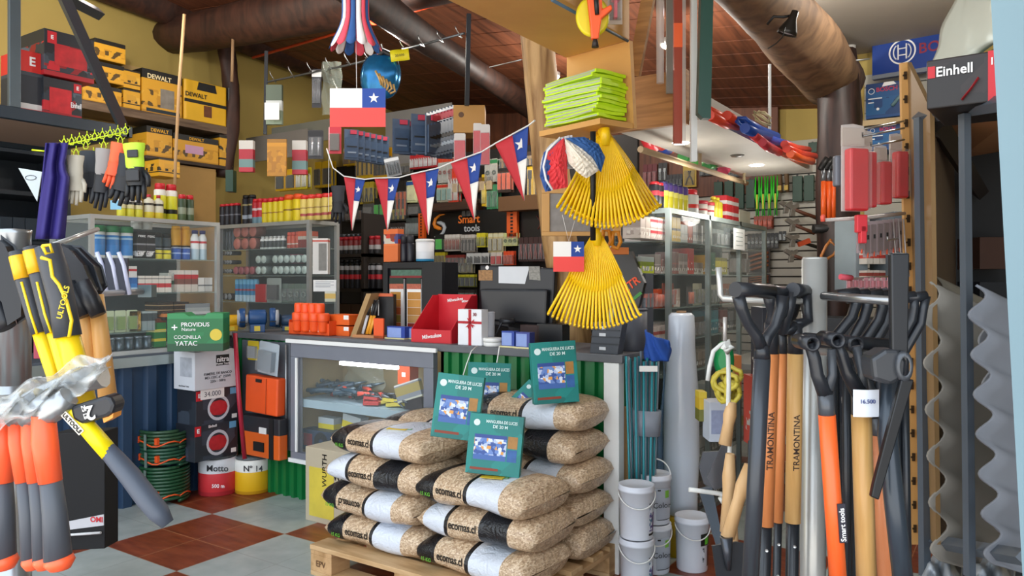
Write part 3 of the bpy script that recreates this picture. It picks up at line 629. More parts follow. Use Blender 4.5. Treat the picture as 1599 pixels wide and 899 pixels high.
grinder(402, 5.2, .27, m('1F4A7C', .4), 'large blue bench grinder with pale wheels on the counter corner', 1.04, .35)
grinder(450, 5.3, .2, m('23405E', .4), 'smaller dark blue bench grinder behind the orange torches', 1.04, .1)
# ---- stacked cartons and rolls in the corner
def nitra(w, h):
    o = MB().box(-w/2, w/2, 0, .22, 0, h).build('grinder_carton', m('C9CCD2', .6), bevel=.002)
    MB().box(-w*.02, w*.28, -.002, 0, h*.60, h*.88).build('logo_block', K_, o)
    text(o, 'nitra', w*.13, -.004, h*.76, h*.2, TW, bold=.03); text(o, 'Power Tools', w*.13, -.004, h*.645, h*.08, TW, bold=.01)
    for k, s in enumerate(('ESMERIL DE BANCO', 'MD-150C-6"  250W', '220v - 50Hz')): text(o, s, -w*.0+.02*w, -.002, h*(.40-.1*k), h*.095, m('50535a'), bold=.01)
    text(o, 'nitra Power Tools', -w*.51, .11, h*.1, h*.06, m('50535a'), rz=-90)
    MB().box(-w/2-.002, -w/2, .03, .15, h*.35, h*.85).build('side_drawing', m('A4A8B0', .6, 0, .3, 30), o)
    return o
ROLLR = bands(((0, 'B8323A'), (.12, 'D43A40'), (.62, 'D8DCE0')), rough=.4); ROLLY = bands(((0, 'C8941C'), (.1, 'E6B51E'), (.66, 'E6E6DE')), rough=.4)
def roll(w, h, body, s, s2):
    o = MB().lathe([(w/2*.97, 0), (w/2, .004), (w/2, h*.97), (w/2*.97, h)], 28, 0, Matrix.Translation((0, w/2, 0))).build('wire_roll', body)
    b = MB(); b.lathe([(w/2*.9, h), (w/2*.9, h*1.07), (w/2*.3, h*1.07)], 28, 0, Matrix.Translation((0, w/2, 0))); b.build('wire_coil', m('5E6668', .6, .3, .5, 60), o)
    text(o, s, w*.18, -.004, h*.78, h*.24, m('22242a'), bold=.02); text(o, s2, w*.2, -.004, h*.3, h*.14, TW, bold=.02)
    return o
zf = 0
c = q(330, 768, ('z', 0))[0]
one(lambda w, h: roll(w, h, ROLLR, 'Motto', '500 m'), 299, 359, 712, 769, ('D', 4.93), 'red and white banded wire roll on the floor by the counter', 'wire roll', z=0)
one(lambda w, h: roll(w, h, ROLLY, 'Nº 14', ''), 358, 413, 717, 770, ('D', 4.97), 'yellow and white banded wire roll marked with number 14', 'wire roll', z=0)
EB = bands(((0, '3a4048'), (.06, '20242c'), (.9, '20242c')), blobs=(.0, 1.0, ['20242c', '2a3038', '39424e', '20242c']), bs=9)
def vac(w, h):
    o = MB().box(-w/2, w/2, 0, .2, 0, h).build('polisher_carton', EB, bevel=.002)
    c = Matrix.Translation((w*.02, -.002, h*.44)) @ Matrix.Rotation(math.pi/2, 4, 'X')
    MB().lathe([(w*.26, 0), (w*.22, .001), (w*.2, 0)], 24, 0, c, cap=False).build('pale_ring', m('C8CCD4'), o)
    MB().lathe([(0, .002), (w*.13, .002), (w*.2, 0)], 9, 0, c @ Matrix.Diagonal((1.2, .8, 1, 1)), cap=False).build('red_machine_picture', m('B8262E', .5, 0, .4, 30), o)
    MB().box(-w*.5, -w*.36, -.002, 0, h*.7, h*.97).build('red_logo_square', TR, o); text(o, 'E', -w*.43, -.004, h*.84, h*.16, TW, bold=.05)
    MB().box(w*.3, w*.46, -.002, 0, h*.78, h*.96).build('blue_corner', m('6AA8D0'), o); MB().box(w*.34, w*.46, -.002, 0, h*.08, h*.2).build('white_panel', W_M, o)
    text(o, 'Einhell', -w*.1, -.003, h*.92, h*.1, TW, bold=.02)
    return o
# two cartons and the white one on top of the rolls
o1 = one(vac, 304, 371, 657, 713, ('x', -.1), 'dark carton with a red polisher picture resting on the wire rolls', 'box', z=.253)
o2 = one(vac, 306, 372, 602, 657, ('x', -.1), 'dark polisher carton with a handwritten price strip, second in the stack', 'box', z=.476)
one(lambda w, h: MB().box(-w/2, w/2, -.001, 0, 0, h).build('price_strip', W_M), 313, 350, 606, 622, ('x', -.09), 'handwritten paper price strip taped to the polisher carton', 'paper').location.z += 0
text(bpy.data.objects['price_strip'], '34.000', 0, -.002, .03, .045, m('5a5a66'), bold=0)
one(nitra, 304, 372, 545, 604, ('x', -.08), 'light grey bench grinder carton on top of the corner stack', 'box', z=.703)
MB().tube([at(367, 520, 4.82), at(373, 620, 4.8), at(382, 716, 4.79)], .014, 8).build('red_pole', m('A01E34', .35), label='thin red pole leaning beside the stacked cartons', cat='pole')
# ---- grey panel with cases
a, _ = q(374, 700, ('y', -.05)); b_, _ = q(449, 700, ('y', -.05))
MB().box(a.x, b_.x, -.03, -.005, .3, .99).build('display_board', m('565B62', .5), label='grey board fixed to the counter front holding tool cases', cat='board', bevel=.003)
MB().rod(Vector((b_.x-.02, -.045, .32)), Vector((b_.x-.02, -.045, .98)), .006).build('steel_rod', STEEL, label='thin upright steel rod along the edge of the grey board', cat='rod')
def ocase(w, h, mat=ORG):
    o = rbox(w, h, .07, .012).build('tool_case', mat, bevel=.008)
    MB().prism([(-w*.16, h*.84), (w*.02, h*.84), (w*.02, h*.93), (-w*.16, h*.93)], -.004, .0).build('handle_slot', K_, o)
    MB().box(w*.16, w*.18, -.004, 0, h*.02, h*.97).build('lid_seam', m('B04010'), o)
    return o
one(ocase, 382, 432, 588, 646, ('y', -.12), 'plain orange plastic tool case on the grey board', 'case', tilt=2)
def bcase(w, h):
    o = rbox(w, h, .07, .01).build('tool_case', bands(((0, 'D8601E'), (.6, '2a2a2e')), rough=.4), bevel=.006)
    MB().box(w*.25, w*.36, -.005, 0, 0, h).build('dark_strap', K_, o); MB().box(0, w*.18, -.006, 0, h*.6, h*.75).build('white_sticker', W_M, o)
    MB().box(-w*.15, w*.12, -.006, 0, h*.15, h*.38).build('tool_picture', K_, o)
    return o
one(bcase, 376, 436, 651, 714, ('y', -.12), 'black and orange tool case below the plain orange one', 'case')
one(mk_blister(clear('C8D4DC', .5), m('8E9AA2', .3, .6), t=.04, name='clamshell_pack'), 402, 433, 534, 584, ('y', -.1), 'clear clamshell with grey metal tool above the orange case', 'pack', tilt=6)
one(mk_blister(m('C8B020', .5), m('9aa2a8', .3, .5), t=.02), 387, 404, 532, 562, ('y', -.09), 'small yellow headed pack beside the clamshell', 'pack')
# ---- garden hose stack
D = 4.75
hs, _ = q(257, 780, ('z', 0)); hr = 40*D/1200
ho = MB()
for lay_, (z0, z1, r) in enumerate(((0.02, .22, .96), (.24, .33, .92), (.35, .44, .95))):
    n = int((z1-z0)/.021)+1; pts = []
    for i in range(n*28+1):
        a = 2*math.pi*i/28; pts.append((r*hr*math.cos(a), r*hr*math.sin(a)*.9, z0+.021*i/28))
    o = MB().tube(pts, .0105, 7).build('garden_hose', m(['1E4A2E', '24503A', '2A4A30'][lay_], .3, 0, .2, 30), label=['dark green hose coil at the bottom of the pile', 'dark green hose coil in the middle of the pile', 'dark green hose coil on top of the pile'][lay_], cat='hose', loc=(hs.x, hs.y, 0))
    ring = [(r*hr*1.06*math.cos(2*math.pi*i/28), r*hr*.96*math.sin(2*math.pi*i/28), z0+.03+.015*math.sin(i)) for i in range(29)]
    MB().tube(ring, .005, 6).build('orange_stripe', ORG, o)
    for a in (-.9, -2.0): MB().box(-.012, .012, -.012, .012, -.012, .03, M=Matrix.Translation((r*hr*1.05*math.cos(a), r*hr*.95*math.sin(a), z0+.04))).build('orange_connector', ORG, o, bevel=.003)
    MB().box(-.012, .012, -.004, .0, -.005, z1-z0, M=Matrix.Translation((r*hr*.2, -r*hr*.97, z0))).build('tie_band', m('6a7a72'), o)
# ================================================================ back of the shop, middle
v = vitrine('glass_cabinet', 0, 1.15, .32, .94, (.28, .50, .72), 0, (-1.6, .78, .92), 'tall glass cabinet on the back counter topped with yellow spray cans', fr=.03, bars=())
MB().box(-1.62, 0.2, .8, 1.25, 0, .9).build('low_cabinet', m('23282E', .6), label='plain dark low cabinet behind the counter carrying the glass cabinet', cat='cabinet', bevel=.004)
zt = 1.862; py_ = ('y', .84)
row(mk_spray(bands(((0, '1c1c24'), (.5, '6a6a72'), (.56, '1c1c24'))), RED, ch=.12), 4, 340, 370, 348, 35, py_, 'short black can with a red cap on the glass cabinet', 'spray can', 'short black cans on the cabinet', z=zt)
row(mk_spray(bands(((0, '1c1c24'), (.2, '9aa4b0'), (.35, '1c1c24'), (.7, 'A89A6A'), (.76, '1c1c24'))), K_, ch=.12), 2, 375, 393, 345, 47, py_, 'taller black can with a grey round emblem and black cap', 'spray can', 'tall black cans on the cabinet', z=zt)
row(mk_spray(bands(((0, '6a8a98'), (.3, 'B8242E'), (.6, 'D8C8C8'), (.7, 'B8242E'))), RED, ch=.14), 2, 391, 407, 345, 40, py_, 'red and pale blue can with a red cap between black and yellow cans', 'spray can', 'red and blue cans on the cabinet', z=zt)
row(mk_spray(bands(((0, 'D2BE1E'), (.45, '8a5a1c'), (.5, 'D2BE1E'))), RED), 4, 406, 440, 344, 40, py_, 'yellow insecticide can with a dark red cap on the glass cabinet', 'spray can', 'yellow cans with dark red caps', z=zt)
row(mk_spray(bands(((0, 'E0C81E'), (.5, '7a5218'), (.56, 'E0C81E'))), ORG, ch=.2), 2, 438, 466, 343, 44, py_, 'tall yellow can with an orange cap on the glass cabinet', 'spray can', 'tall yellow cans with orange caps', z=zt)
row(mk_spray(bands(((0, 'CDB65C'), (.2, 'A84848'), (.32, 'D2BC62'), (.55, '9a7a40'), (.6, 'D2BC62'))), m('D8342E', .4)), 5, 465, 521, 343, 42, py_, 'straw coloured can with a bright red cap at the cabinet end', 'spray can', 'straw coloured cans with red caps', z=zt)
S1, S2, S3, S4 = 1.426+.0, .92+.506, .92+.286, .92+.726
row(mk_disc(m('B86A5C', .5, 0, .4, 30), m('6A3A30')), 3, 364, 401, 388, 19, py_, 'tape roll with a reddish label facing out on the top shelf', 'tape roll', 'reddish tape rolls', z=S4, lift=2)
row(mk_spray(m('2A323A', .4), K_), 4, 344, 364, 388, 36, py_, 'dark bottle on the top shelf of the glass cabinet', 'bottle', 'dark bottles on the top shelf', z=S4)
row(mk_bottle(bands(((0, 'C8D0CC'), (.15, '2c3438'), (.7, 'D8DCDA'))), m('C8CCCA'), neck=.5), 6, 404, 442, 386, 20, py_, 'small white and black bottle on the top cabinet shelf', 'bottle', 'small white and black bottles', z=S4)
row(mk_spray(bands(((0, 'A83A28'), (.3, 'C8C0B4'), (.4, 'B8482C'))), m('C8442A'), ch=.25), 3, 446, 465, 384, 26, py_, 'small red bottle with an orange cap on the top cabinet shelf', 'bottle', 'small red bottles', z=S4)
row(mk_carton(bands(((0, '7a2a28'), (.5, 'B8B0A4'), (.7, 'C4502E'))), .1), 3, 465, 482, 384, 26, py_, 'orange topped carton at the end of the top cabinet shelf', 'box', 'orange topped cartons', z=S4)
WDISC = m('B9CCC6', .4, 0, .35, 40)
row(mk_disc(WDISC, m('6A7A78')), 9, 399, 480, 428, 17, py_, 'round pale tape roll facing out on the middle shelf', 'tape roll', 'pale tape rolls', z=S2, lift=2, skip=((2, 0),))
row(mk_disc(m('8A8E90', .4, 0, .4, 40), m('2A2E32')), 5, 341, 362, 428, 14, py_, 'small grey faced roll at the corner of the middle shelf', 'tape roll', 'small grey rolls', z=S2, lift=3)
row(mk_disc(m('A85A62', .4, 0, .3, 40), m('6A3038')), 4, 364, 398, 428, 16, py_, 'pinkish red tape roll on the middle shelf', 'tape roll', 'pinkish tape rolls', z=S2)
row(mk_carton(m('A8285A', .4), .05), 1, 452, 468, 410, 14, ('y', .9), 'magenta packet behind the pale tape rolls', 'packet', None, z=S2+.1)
row(mk_spray(bands(((0, 'B8D8E8'), (.3, '2E86B8'), (.5, 'A83A48'), (.58, '2E86B8'), (.8, '6AB8DC')), axis='Z'), m('5AA8D0'), ch=.06), 6, 365, 400, 470, 36, py_, 'slim bright blue tube can on the lower cabinet shelf', 'tube', 'slim blue tubes', z=S3)
row(mk_carton(m('B81E28', .5), .08), 1, 398, 416, 470, 28, ('y', .81), 'plain red carton beside the slim blue tubes', 'box', None, z=S3)
row(mk_blister(m('9AA6A0', .5), m('2c2c30'), t=.03), 1, 416, 440, 470, 38, ('y', .82), 'grey carded helmet shaped item in the glass cabinet', 'pack', None, z=S3)
row(mk_blister(m('6A7A70', .5), m('8E9E94', .4, .3), shape='ring', gx=.4), 4, 440, 480, 470, 30, ('y', .84), 'coiled grey green wire pack on the lower cabinet shelf', 'pack', 'coiled wire packs', z=S3)
row(mk_disc(m('8A8E90', .4, 0, .4, 40), m('1A1E22')), 3, 342, 362, 455, 14, py_, 'short white striped roll in the lower cabinet corner', 'roll', 'striped rolls', z=S3)
# paper and lamp box fixed on the cabinet side
pX = ('x', -.44)
one(mk_carton(bands(((0, 'DAD8D2'), (.12, 'D0CEC8'), (.9, 'C85848'), (.95, 'E2E0DA'))), .07, [(.4, .92, .1, .86, m('7A7872', .5, 0, .3, 30))]), 488, 512, 372, 428, ('D', 5.75), 'tall white carton with a grey window standing on the cabinet corner', 'box')
one(mk_carton(W_M, .003, [(.1, .9-.15*(k % 2), .82-.14*k, .86-.14*k, m('7A8088')) for k in range(4)], [], name='paper_notice'), 489, 525, 437, 455, ('D', 5.7), 'white printed notice hanging at the glass cabinet corner', 'notice')
one(mk_carton(bands(((0, 'C8C8B0'), (.3, 'D8B458'), (.8, 'D0D0C0'))), .003, name='yellow_card'), 507, 524, 455, 471, ('D', 5.7), 'small card with a yellow patch under the printed notice', 'card')
# ---- wide black peg wall
bx0 = q(478, 300, ('y', 2.6))[0].x; bx1 = q(905, 300, ('y', 2.6))[0].x
MB().box(bx0, 1.5, 2.6, 2.64, 0, 2.62).build('peg_wall', m('120D0A', .8), label='dark peg wall behind the counter hung with carded tools', cat='board')
sg = ('y', 2.5)
def sign(w, h):
    o = MB().box(-w/2, w/2, 0, .03, 0, h).build('brand_sign', m('121315', .35), bevel=.003)
    sx = -w*.37; ORS = m('F08A1E', .4); GYS = m('B9C2C6', .4)
    def swoosh(flip, mt):
        Q = [(.26, .42), (.02, .40), (-.2, .26), (-.27, .08), (-.2, -.04), (-.04, -.1), (.1, -.12)]
        MB().tube([(sx+x*h*flip*.95, -.004, h*.5+z*h*flip) for x, z in Q], [h*.02, h*.04, h*.06, h*.075, h*.085, h*.08, h*.05], 10).build('emblem', mt, o); return
    swoosh(1, ORS); swoosh(-1, GYS)
    text(o, 'Smart', w*.02, -.003, h*.68, h*.42, m('F07A2A', .4), bold=.03); text(o, 'tools', w*.06, -.003, h*.34, h*.36, m('C4C8CA', .4), bold=.02)
    return o
one(sign, 672, 792, 329, 371, sg, 'black sign with an orange and grey emblem and two lines of lettering', 'sign')
one(lambda w, h: MB().box(-w/2, w/2, 0, .03, 0, h).build('brand_sign', m('16120F', .35), bevel=.003), 808, 870, 327, 370, sg, 'dark plain sign panel with a dim red emblem beside the orange post', 'sign')
o = bpy.data.objects['brand_sign.001']; b = MB(); b.tube([(.01+.028*math.sin(t*.9)*(1 if t < 3.5 else 1), -.004, .07+.03*t) for t in [0, .5, 1, 1.5, 2, 2.5, 3, 3.5, 4]], .006, 6); b.build('emblem', m('5A241C'), o)
def opost(w, h):
    o = MB().box(-w/2, w/2, 0, .04, 0, h).build('rack_post', m('E4601C', .45), bevel=.002)
    b = MB()
    for i in range(8): b.box(-w*.12, w*.12, -.002, 0, h*(.08+.115*i), h*(.08+.115*i)+.018)
    b.build('slots', K_, o); return o
one(opost, 791, 807, 326, 372, ('y', 2.44), 'orange slotted rack post between the two black signs', 'post')
one(opost, 653, 662, 333, 372, ('y', 2.44), 'narrow orange slotted rack post before the lettered sign', 'post')
one(lambda w, h: MB().box(-w/2, w/2, 0, .25, 0, h).build('wooden_shelf', wood('4A2E1C', '2E1C12', .7), bevel=.003), 668, 730, 316, 328, ('y', 2.35), 'short brown board above the lettered sign', 'shelf')
one(lambda w, h: MB().box(-w/2, w/2, 0, .2, 0, h).build('cardboard_box', m('6A4A2C', .8), bevel=.003), 778, 845, 305, 328, ('y', 2.35), 'brown cardboard box lying on top of the dark sign', 'box')
# rows of carded goods under the sign: (px0,px1,base,h,n,shape,card,goods,header,label)
CB = 'behind the counter'
def B(card, goods, shape='box', head=None, zone=(.1, .7), t=.02, shell=True): return mk_blister(m(card, .5), m(goods, .4, 0, .3, 20), shape=shape, head=m(head, .5) if head else None, zone=zone, t=t, shell=shell)
R1 = [(683, 697, 392, 26, 1, 'box', '1C1E1C', '3CC83A', None, 'black card with a bright green tape measure under the sign'),
 (698, 722, 392, 26, 4, 'rods', 'BDB4A8', '8A4A3A', 'D8D4CC', 'white headed card of reddish bits under the sign'),
 (724, 746, 394, 28, 4, 'bar', '8A8278', '3A3632', 'C8C4BC', 'grey carded tool hanging under the sign'),
 (748, 762, 386, 22, 2, 'rods', 'D8CC28', '8A8A30', None, 'yellow card hanging under the sign'),
 (766, 790, 394, 30, 3, 'box', 'C8B884', 'A8A490', 'D8D4B0', 'beige and clear pack under the sign'),
 (790, 812, 384, 20, 3, 'ring', 'C8CC88', '5A6A3A', None, 'pale green card hanging near the orange post'),
 (814, 868, 408, 38, 7, 'plier', '3A1E1A', '7A2A22', None, 'dark red handled pliers in a clear pack by the dim sign'),
 (683, 699, 412, 18, 3, 'box', 'B8A820', '6A5A20', None, 'small yellow pack in the second row under the sign'),
 (700, 730, 414, 16, 5, 'bar', '7A2A20', '4A3A30', None, 'small dull red pack in the second row under the sign'),
 (732, 768, 412, 17, 3, 'rods', 'C8C8C4', '2A2A2A', None, 'flat white and black pack of blades'),
 (770, 788, 414, 20, 2, 'box', 'C8C0B4', 'B83028', 'C8C0B4', 'white and red pack beside the orange packs'),
 (790, 806, 414, 22, 3, 'rods', 'D84A1C', 'A83A18', None, 'orange pack in the second row under the sign'),
 (720, 742, 426, 22, 3, 'bar', '8A8468', '5A5648', None, 'clear pack with a yellow strip in the third row'),
 (690, 716, 444, 24, 6, 'plier', '24201C', '3A3632', None, 'black pliers hanging low behind the red counter display'),
 (716, 745, 448, 20, 4, 'box', '6A6A20', '2A2A28', 'B8B020', 'yellow topped dark pack low behind the red display'),
 (700, 745, 470, 18, 6, 'box', '2A2420', '3A5A4A', None, 'small dark pack with green low on the peg wall'),]
for k, (a_, b_, base, h, n, sh, c1, c2, hd, lb) in enumerate(R1):
    row(B(c1, c2, sh, hd), n, a_, b_, base, h, ('y', 2.48), lb, 'pack', lb+' group' if n > 1 else None, fill=.92, deep=2, dz=-.04)
# ---- upper area: packs between cabinet and post
R2 = [(430, 462, 297, 32, 2, 'box', 'D8A81C', '3A3A30', None, 'yellow carded tape measure left of the string of flags', 1.6),
 (462, 480, 295, 34, 2, 'rods', 'C8B420', 'E8E4D0', None, 'yellow pack with a pale window near the black gloves', 1.6),
 (486, 520, 292, 40, 2, 'box', 'D8B01C', '2A2416', None, 'large yellow and black tool pack tilted beside the flags', 1.5),
 (536, 556, 258, 28, 2, 'box', 'D0A81C', '7A5A30', 'B8B8A8', 'grey and yellow pack below the flag edge', 2.0),
 (556, 584, 278, 50, 4, 'bar', 'E8BC18', '4A4A3A', None, 'bright yellow long pack in the middle row', 2.0),
 (584, 607, 278, 48, 4, 'box', 'E0A818', '2A2A20', None, 'yellow pack with a dark window in the middle row', 2.0),
 (640, 683, 262, 22, 6, 'rods', 'C02A30', 'D8D0D0', None, 'small red pack under the blue cases', 2.0),
 (545, 560, 322, 32, 2, 'plier', '2A2822', '8A7A20', None, 'black and yellow hanging tool between the first flags', 2.4),
 (562, 584, 318, 34, 3, 'plier', 'B8A030', '2A2A1C', None, 'yellow pliers card between the first two flags', 2.4),
 (566, 584, 345, 30, 1, 'box', '5A5A58', '6a6a68', None, 'plain grey pack behind the first two flags', 2.3),
 (584, 602, 345, 36, 2, 'box', '1A1E1A', '3AB83A', None, 'black and green pack behind the second flag', 2.4),
 (618, 636, 342, 60, 3, 'bar', '24201A', 'C85A24', None, 'long black screwdriver card with orange grip', 2.4),
 (634, 652, 316, 34, 1, 'box', 'D8DCA8', 'E8E4B0', '2A5A9A', 'blue and pale yellow pack behind the third flag', 2.3),
 (636, 656, 336, 18, 1, 'box', '4A4844', '5a5854', None, 'grey box pack behind the third flag', 2.3),
 (634, 656, 368, 28, 6, 'rods', '4A5250', '8A9694', None, 'grey metal bits hanging behind the third flag', 2.45),
 (604, 620, 300, 20, 2, 'ring', '2A2A2C', '6a6a6e', None, 'small black pack behind the second flag', 2.4),
 (682, 706, 315, 28, 3, 'box', 'B8B49A', '7AA098', 'C8301E', 'pale pack with red top behind the fourth flag', 2.4),
 (684, 706, 285, 40, 3, 'ring', 'B8B8B0', '8A3A30', 'D84A2A', 'clear pack with orange red header behind the fourth flag', 2.4),
 (700, 716, 318, 55, 2, 'rods', 'D83A1E', 'D8D0C8', None, 'orange red long pack left of the fourth flag', 2.4),
 (752, 760, 322, 50, 1, 'rods', 'E0B81C', 'E8CC40', None, 'slim yellow pack right of the fourth flag', 2.4),
 (757, 777, 284, 36, 2, 'ring', 'B8B4A8', '2a3a30', '2A7A4A', 'round gauge on a green headed card', 2.4),
 (777, 798, 300, 42, 3, 'box', '3A2A20', 'D8501E', '1c1c1c', 'black and orange pack between the last flags', 2.4),
 (760, 778, 326, 38, 2, 'bar', '3A8A5A', '1E5A3A', None, 'green hanging pack below the round gauge', 2.4),
 (722, 745, 340, 30, 3, 'box', '4A3A2A', '3A3024', None, 'brown pack above the lettered sign', 2.4),
 (605, 640, 272, 16, 5, 'box', '7A7468', '3A3A38', None, 'small grey boxed pack under the blue cases', 2.4),
 (536, 566, 345, 22, 5, 'pair', '2A2A2C', '5A3A20', None, 'dark chisel pack low behind the first flag', 2.4),
 (584, 640, 372, 24, 8, 'rods', '3A3230', '7A7068', None, 'dull hanging bit card above the small cans', 2.4),
 (604, 634, 345, 26, 4, 'bar', '3A3A30', '9A8A2A', None, 'dim yellow handled driver behind the second flag', 2.4),
 (706, 770, 300, 22, 6, 'box', '6A4A2A', 'B89A6A', None, 'brown and tan pack behind the fourth flag', 2.4),
 (780, 845, 262, 24, 6, 'bar', '3A2A20', '8A6A3A', None, 'dim brown pack high between the last flag and the post', 2.4),
 (823, 843, 316, 72, 2, 'bar', 'E0B420', '1C1A18', '1c1a18', 'tall yellow pack with a black pipe tool', 2.3),]
for (a_, b_, base, h, n, sh, c1, c2, hd, lb, yy) in R2:
    if a_ >= 480: yy = 2.5
    row(B(c1, c2, sh, hd), n, a_, b_, base, h, ('y', yy), lb, 'pack', lb+' group' if n > 1 else None, fill=.95, deep=2 if h < 60 else 1, dz=.05)
# brown back boxes on dark shelves between cabinet and sample display
b = MB()
for z in (.95, 1.28, 1.6): b.box(-1.5, -.82, 1.75, 2.1, z, z+.03)
for x in (-1.5, -.85): b.box(x, x+.03, 1.75, 2.1, 0, 2.0)
b.build('dark_shelving', m('2A2420', .6), label='dark wooden shelving behind the counter full of small cans', cat='shelving')
ys = ('y', 1.8)
row(mk_spray(bands(((0, '1c1c20'), (.4, 'B8242E'), (.6, '1c1c20'), (.8, '9a9a9e'))), K_, ch=.1), 10, 512, 592, 437, 40, ys, 'dark can with a red band on the middle shelf behind the counter', 'spray can', 'dark red banded cans', z=1.31, deep=1)
row(mk_spray(bands(((0, '3a1c1c'), (.5, 'C8343A'), (.7, '8a8a8e'))), m('8a8a8e', .3, .6), ch=.12), 6, 520, 566, 437, 46, ('y', 1.95), 'red can standing behind the dark cans', 'spray can', 'red cans behind the dark cans', z=1.31)
row(mk_spray(bands(((0, '2a2a2c'), (.3, 'A8A8A8'), (.6, '7a1c20'))), m('B82430'), ch=.2), 9, 518, 590, 383, 28, ys, 'small can with a red cap on the upper shelf behind the counter', 'spray can', 'small red capped cans', z=1.63)
row(mk_spray(m('8E9498', .3, .7), m('5A6064', .3, .7), ch=.3), 9, 516, 584, 383, 34, ('y', 1.95), 'shiny metal bottle on the upper shelf behind the counter', 'bottle', 'shiny metal bottles', z=1.63)
row(mk_carton(m('4A3422', .8), .2), 3, 505, 570, 470, 30, ys, 'brown cardboard carton on the low shelf behind the counter', 'box', 'brown cartons on the low shelf', z=.98)
row(mk_carton(m('4E6070', .5), .2), 3, 572, 600, 470, 34, ys, 'blue grey carton on the low shelf behind the counter', 'box', 'blue grey cartons on the low shelf', z=.98)
# ---- hanging rack frame (black posts, hook rail) and its goods
DK = m('1B1D20', .4)
MB().tube([at(416, 80, 6.0), at(414, 210, 6.0)], .018, 4).build('hanging_post', DK, label='black square post hanging down by the yellow wall', cat='post')
MB().tube([at(732, 22, 4.6), at(729, 165, 4.6)], .018, 4).build('hanging_post', DK, label='black square post hanging above the plywood box', cat='post')
MB().tube([at(418, 128, 6.0), at(560, 98, 5.4), at(650, 72, 5.0), at(725, 52, 4.6)], .008, 6).build('hook_rail', m('6A6E70', .3, .6), label='long thin metal rail with hooks under the wooden ceiling', cat='rail')
for i in range(11):
    t = i/10; px = 425+290*t; py = 125-70*t-(10 if 3 < i < 8 else 0)*0; D = 6.0-1.35*t
    MB().tube([at(px, py, D), at(px+6, py+4, D-.05), at(px-2, py-8, D-.12), at(px-4, py-14, D-.12)], .0035, 6).build('rail_hook', STEEL, label='bare wire hook on the long rail under the ceiling', cat='hook', group='rail hooks')
MB().tube([at(765, 105, 4.6), at(815, 93, 4.2)], .004, 6).build('wire_hook', STEEL, label='single long wire hook above the wooden post', cat='hook')
one(mk_blister(m('2A282C', .5), m('6a6a70', .3, .4), shape='rods', head=W_M), 487, 502, 108, 168, ('D', 5.7), 'black pack with pale header hanging beside the clear bags', 'pack')
def bag(w, h):
    b = MB(); b.grid(lambda u, v: (-w/2+w*u+.006*math.sin(v*13+u*5), -.012*math.sin(u*9+v*7)-.02*math.sin(math.pi*u), h*v), 14, 16)
    return b.build('plastic_bag', clear('98A092', .35, .15))
one(bag, 503, 534, 97, 180, ('D', 5.6), 'crumpled clear plastic bag hanging from the hook rail', 'bag')
def helmetpack(w, h):
    b = MB(); b.grid(lambda u, v: (w*.5*math.cos(2*math.pi*u)*math.sin(math.pi*v)**.6*(1+.06*math.sin(6*u*6.28)), -.05+.06*math.sin(2*math.pi*u)*math.sin(math.pi*v)**.7, h*.5+h*.5*math.cos(math.pi*v)*-1), 24, 16)
    o = b.build('foil_pack', m('1E6A9C', .18, .5, .5, 20))
    b = MB()
    for k in range(6): b.tube([(w*(-.1+.1*k), -.115, h*(.55-.05*k)), (w*(.02+.09*k), -.125, h*(.4-.05*k)), (w*(.1+.05*k), -.11, h*(.25-.03*k))], .007, 6)
    b.build('printed_swirl', m('C8A060', .4, 0, .6, 30), o)
    MB().tube([(-w*.1, -.06, h*.92), (0, -.08, h*1.04), (w*.3, -.06, h*.98), (w*.35, -.05, h*.8)], .02, 8).build('top_fold', K_, o)
    return o
one(helmetpack, 562, 622, 88, 156, ('D', 5.0), 'shiny blue foil pack with swirling print hanging from the rail', 'pack', tilt=8)
def ytag(w, h):
    o = MB().grid(lambda u, v: (-w/2+w*u, -.006*math.sin(u*6), h*v), 6, 2).build('yellow_tag', m('E8D81C', .5), solid=.002)
    text(o, '20.000', 0, -.01, h*.45, h*.3, m('5a5210')); return o
one(ytag, 611, 640, 77, 95, ('D', 4.9), 'curled yellow handwritten tag clipped to the hook rail', 'tag', tilt=-8)
one(mk_carton(bands(((0, '8A9A84'), (.35, 'C8CCC8'), (.6, '54604e'))), .04, name='picture_pack'), 415, 440, 132, 194, ('D', 5.9), 'framed green picture pack hanging on the black post', 'pack')
one(mk_carton(W_M, .003, name='paper_card'), 413, 436, 160, 187, ('D', 5.85), 'white card with a small drawing on the picture pack', 'card')
# white rack panel behind the hanging blue cases
def panel(px0, px1, t, b_, pl, mat, label, name='back_board'):
    return one(lambda w, h: MB().box(-w/2, w/2, 0, .012, 0, h).build(name, mat, bevel=.002), px0, px1, t, b_, pl, label, 'board')
panel(384, 480, 208, 248, ('y', 1.56), m('7E7870', .6), 'plain grey board behind the hanging cards beside the yellow wall')
panel(424, 520, 192, 224, ('y', 1.62), m('747468', .6), 'pale upper board behind the wire hooks on the yellow wall')
panel(602, 705, 168, 262, ('y', 2.57), m('8A8884', .6), 'pale grey board behind the clear blue tool packs')
BLC = m('3A4C64', .35, 0, .3, 25)
def bluecase(w, h):
    o = MB().box(-w/2, w/2, 0, .012, 0, h).build('clear_pack', m('4A5A70', .3, 0, .25, 20)); MB().box(-w*.42, w*.42, -.014, 0, h*.06, h*.72).build('tool_tray', BLC, o)
    MB().box(-w*.1, w*.35, -.016, -.002, h*.84, h*.97).build('red_header', m('B83248'), o); MB().box(-w*.35, w*.35, -.018, -.014, h*.4, h*.44).build('dark_tool', K_, o); MB().box(-w*.3, w*.3, -.018, -.014, h*.2, h*.25).build('pale_tool', m('8A98A8', .3, .5), o)
    return o
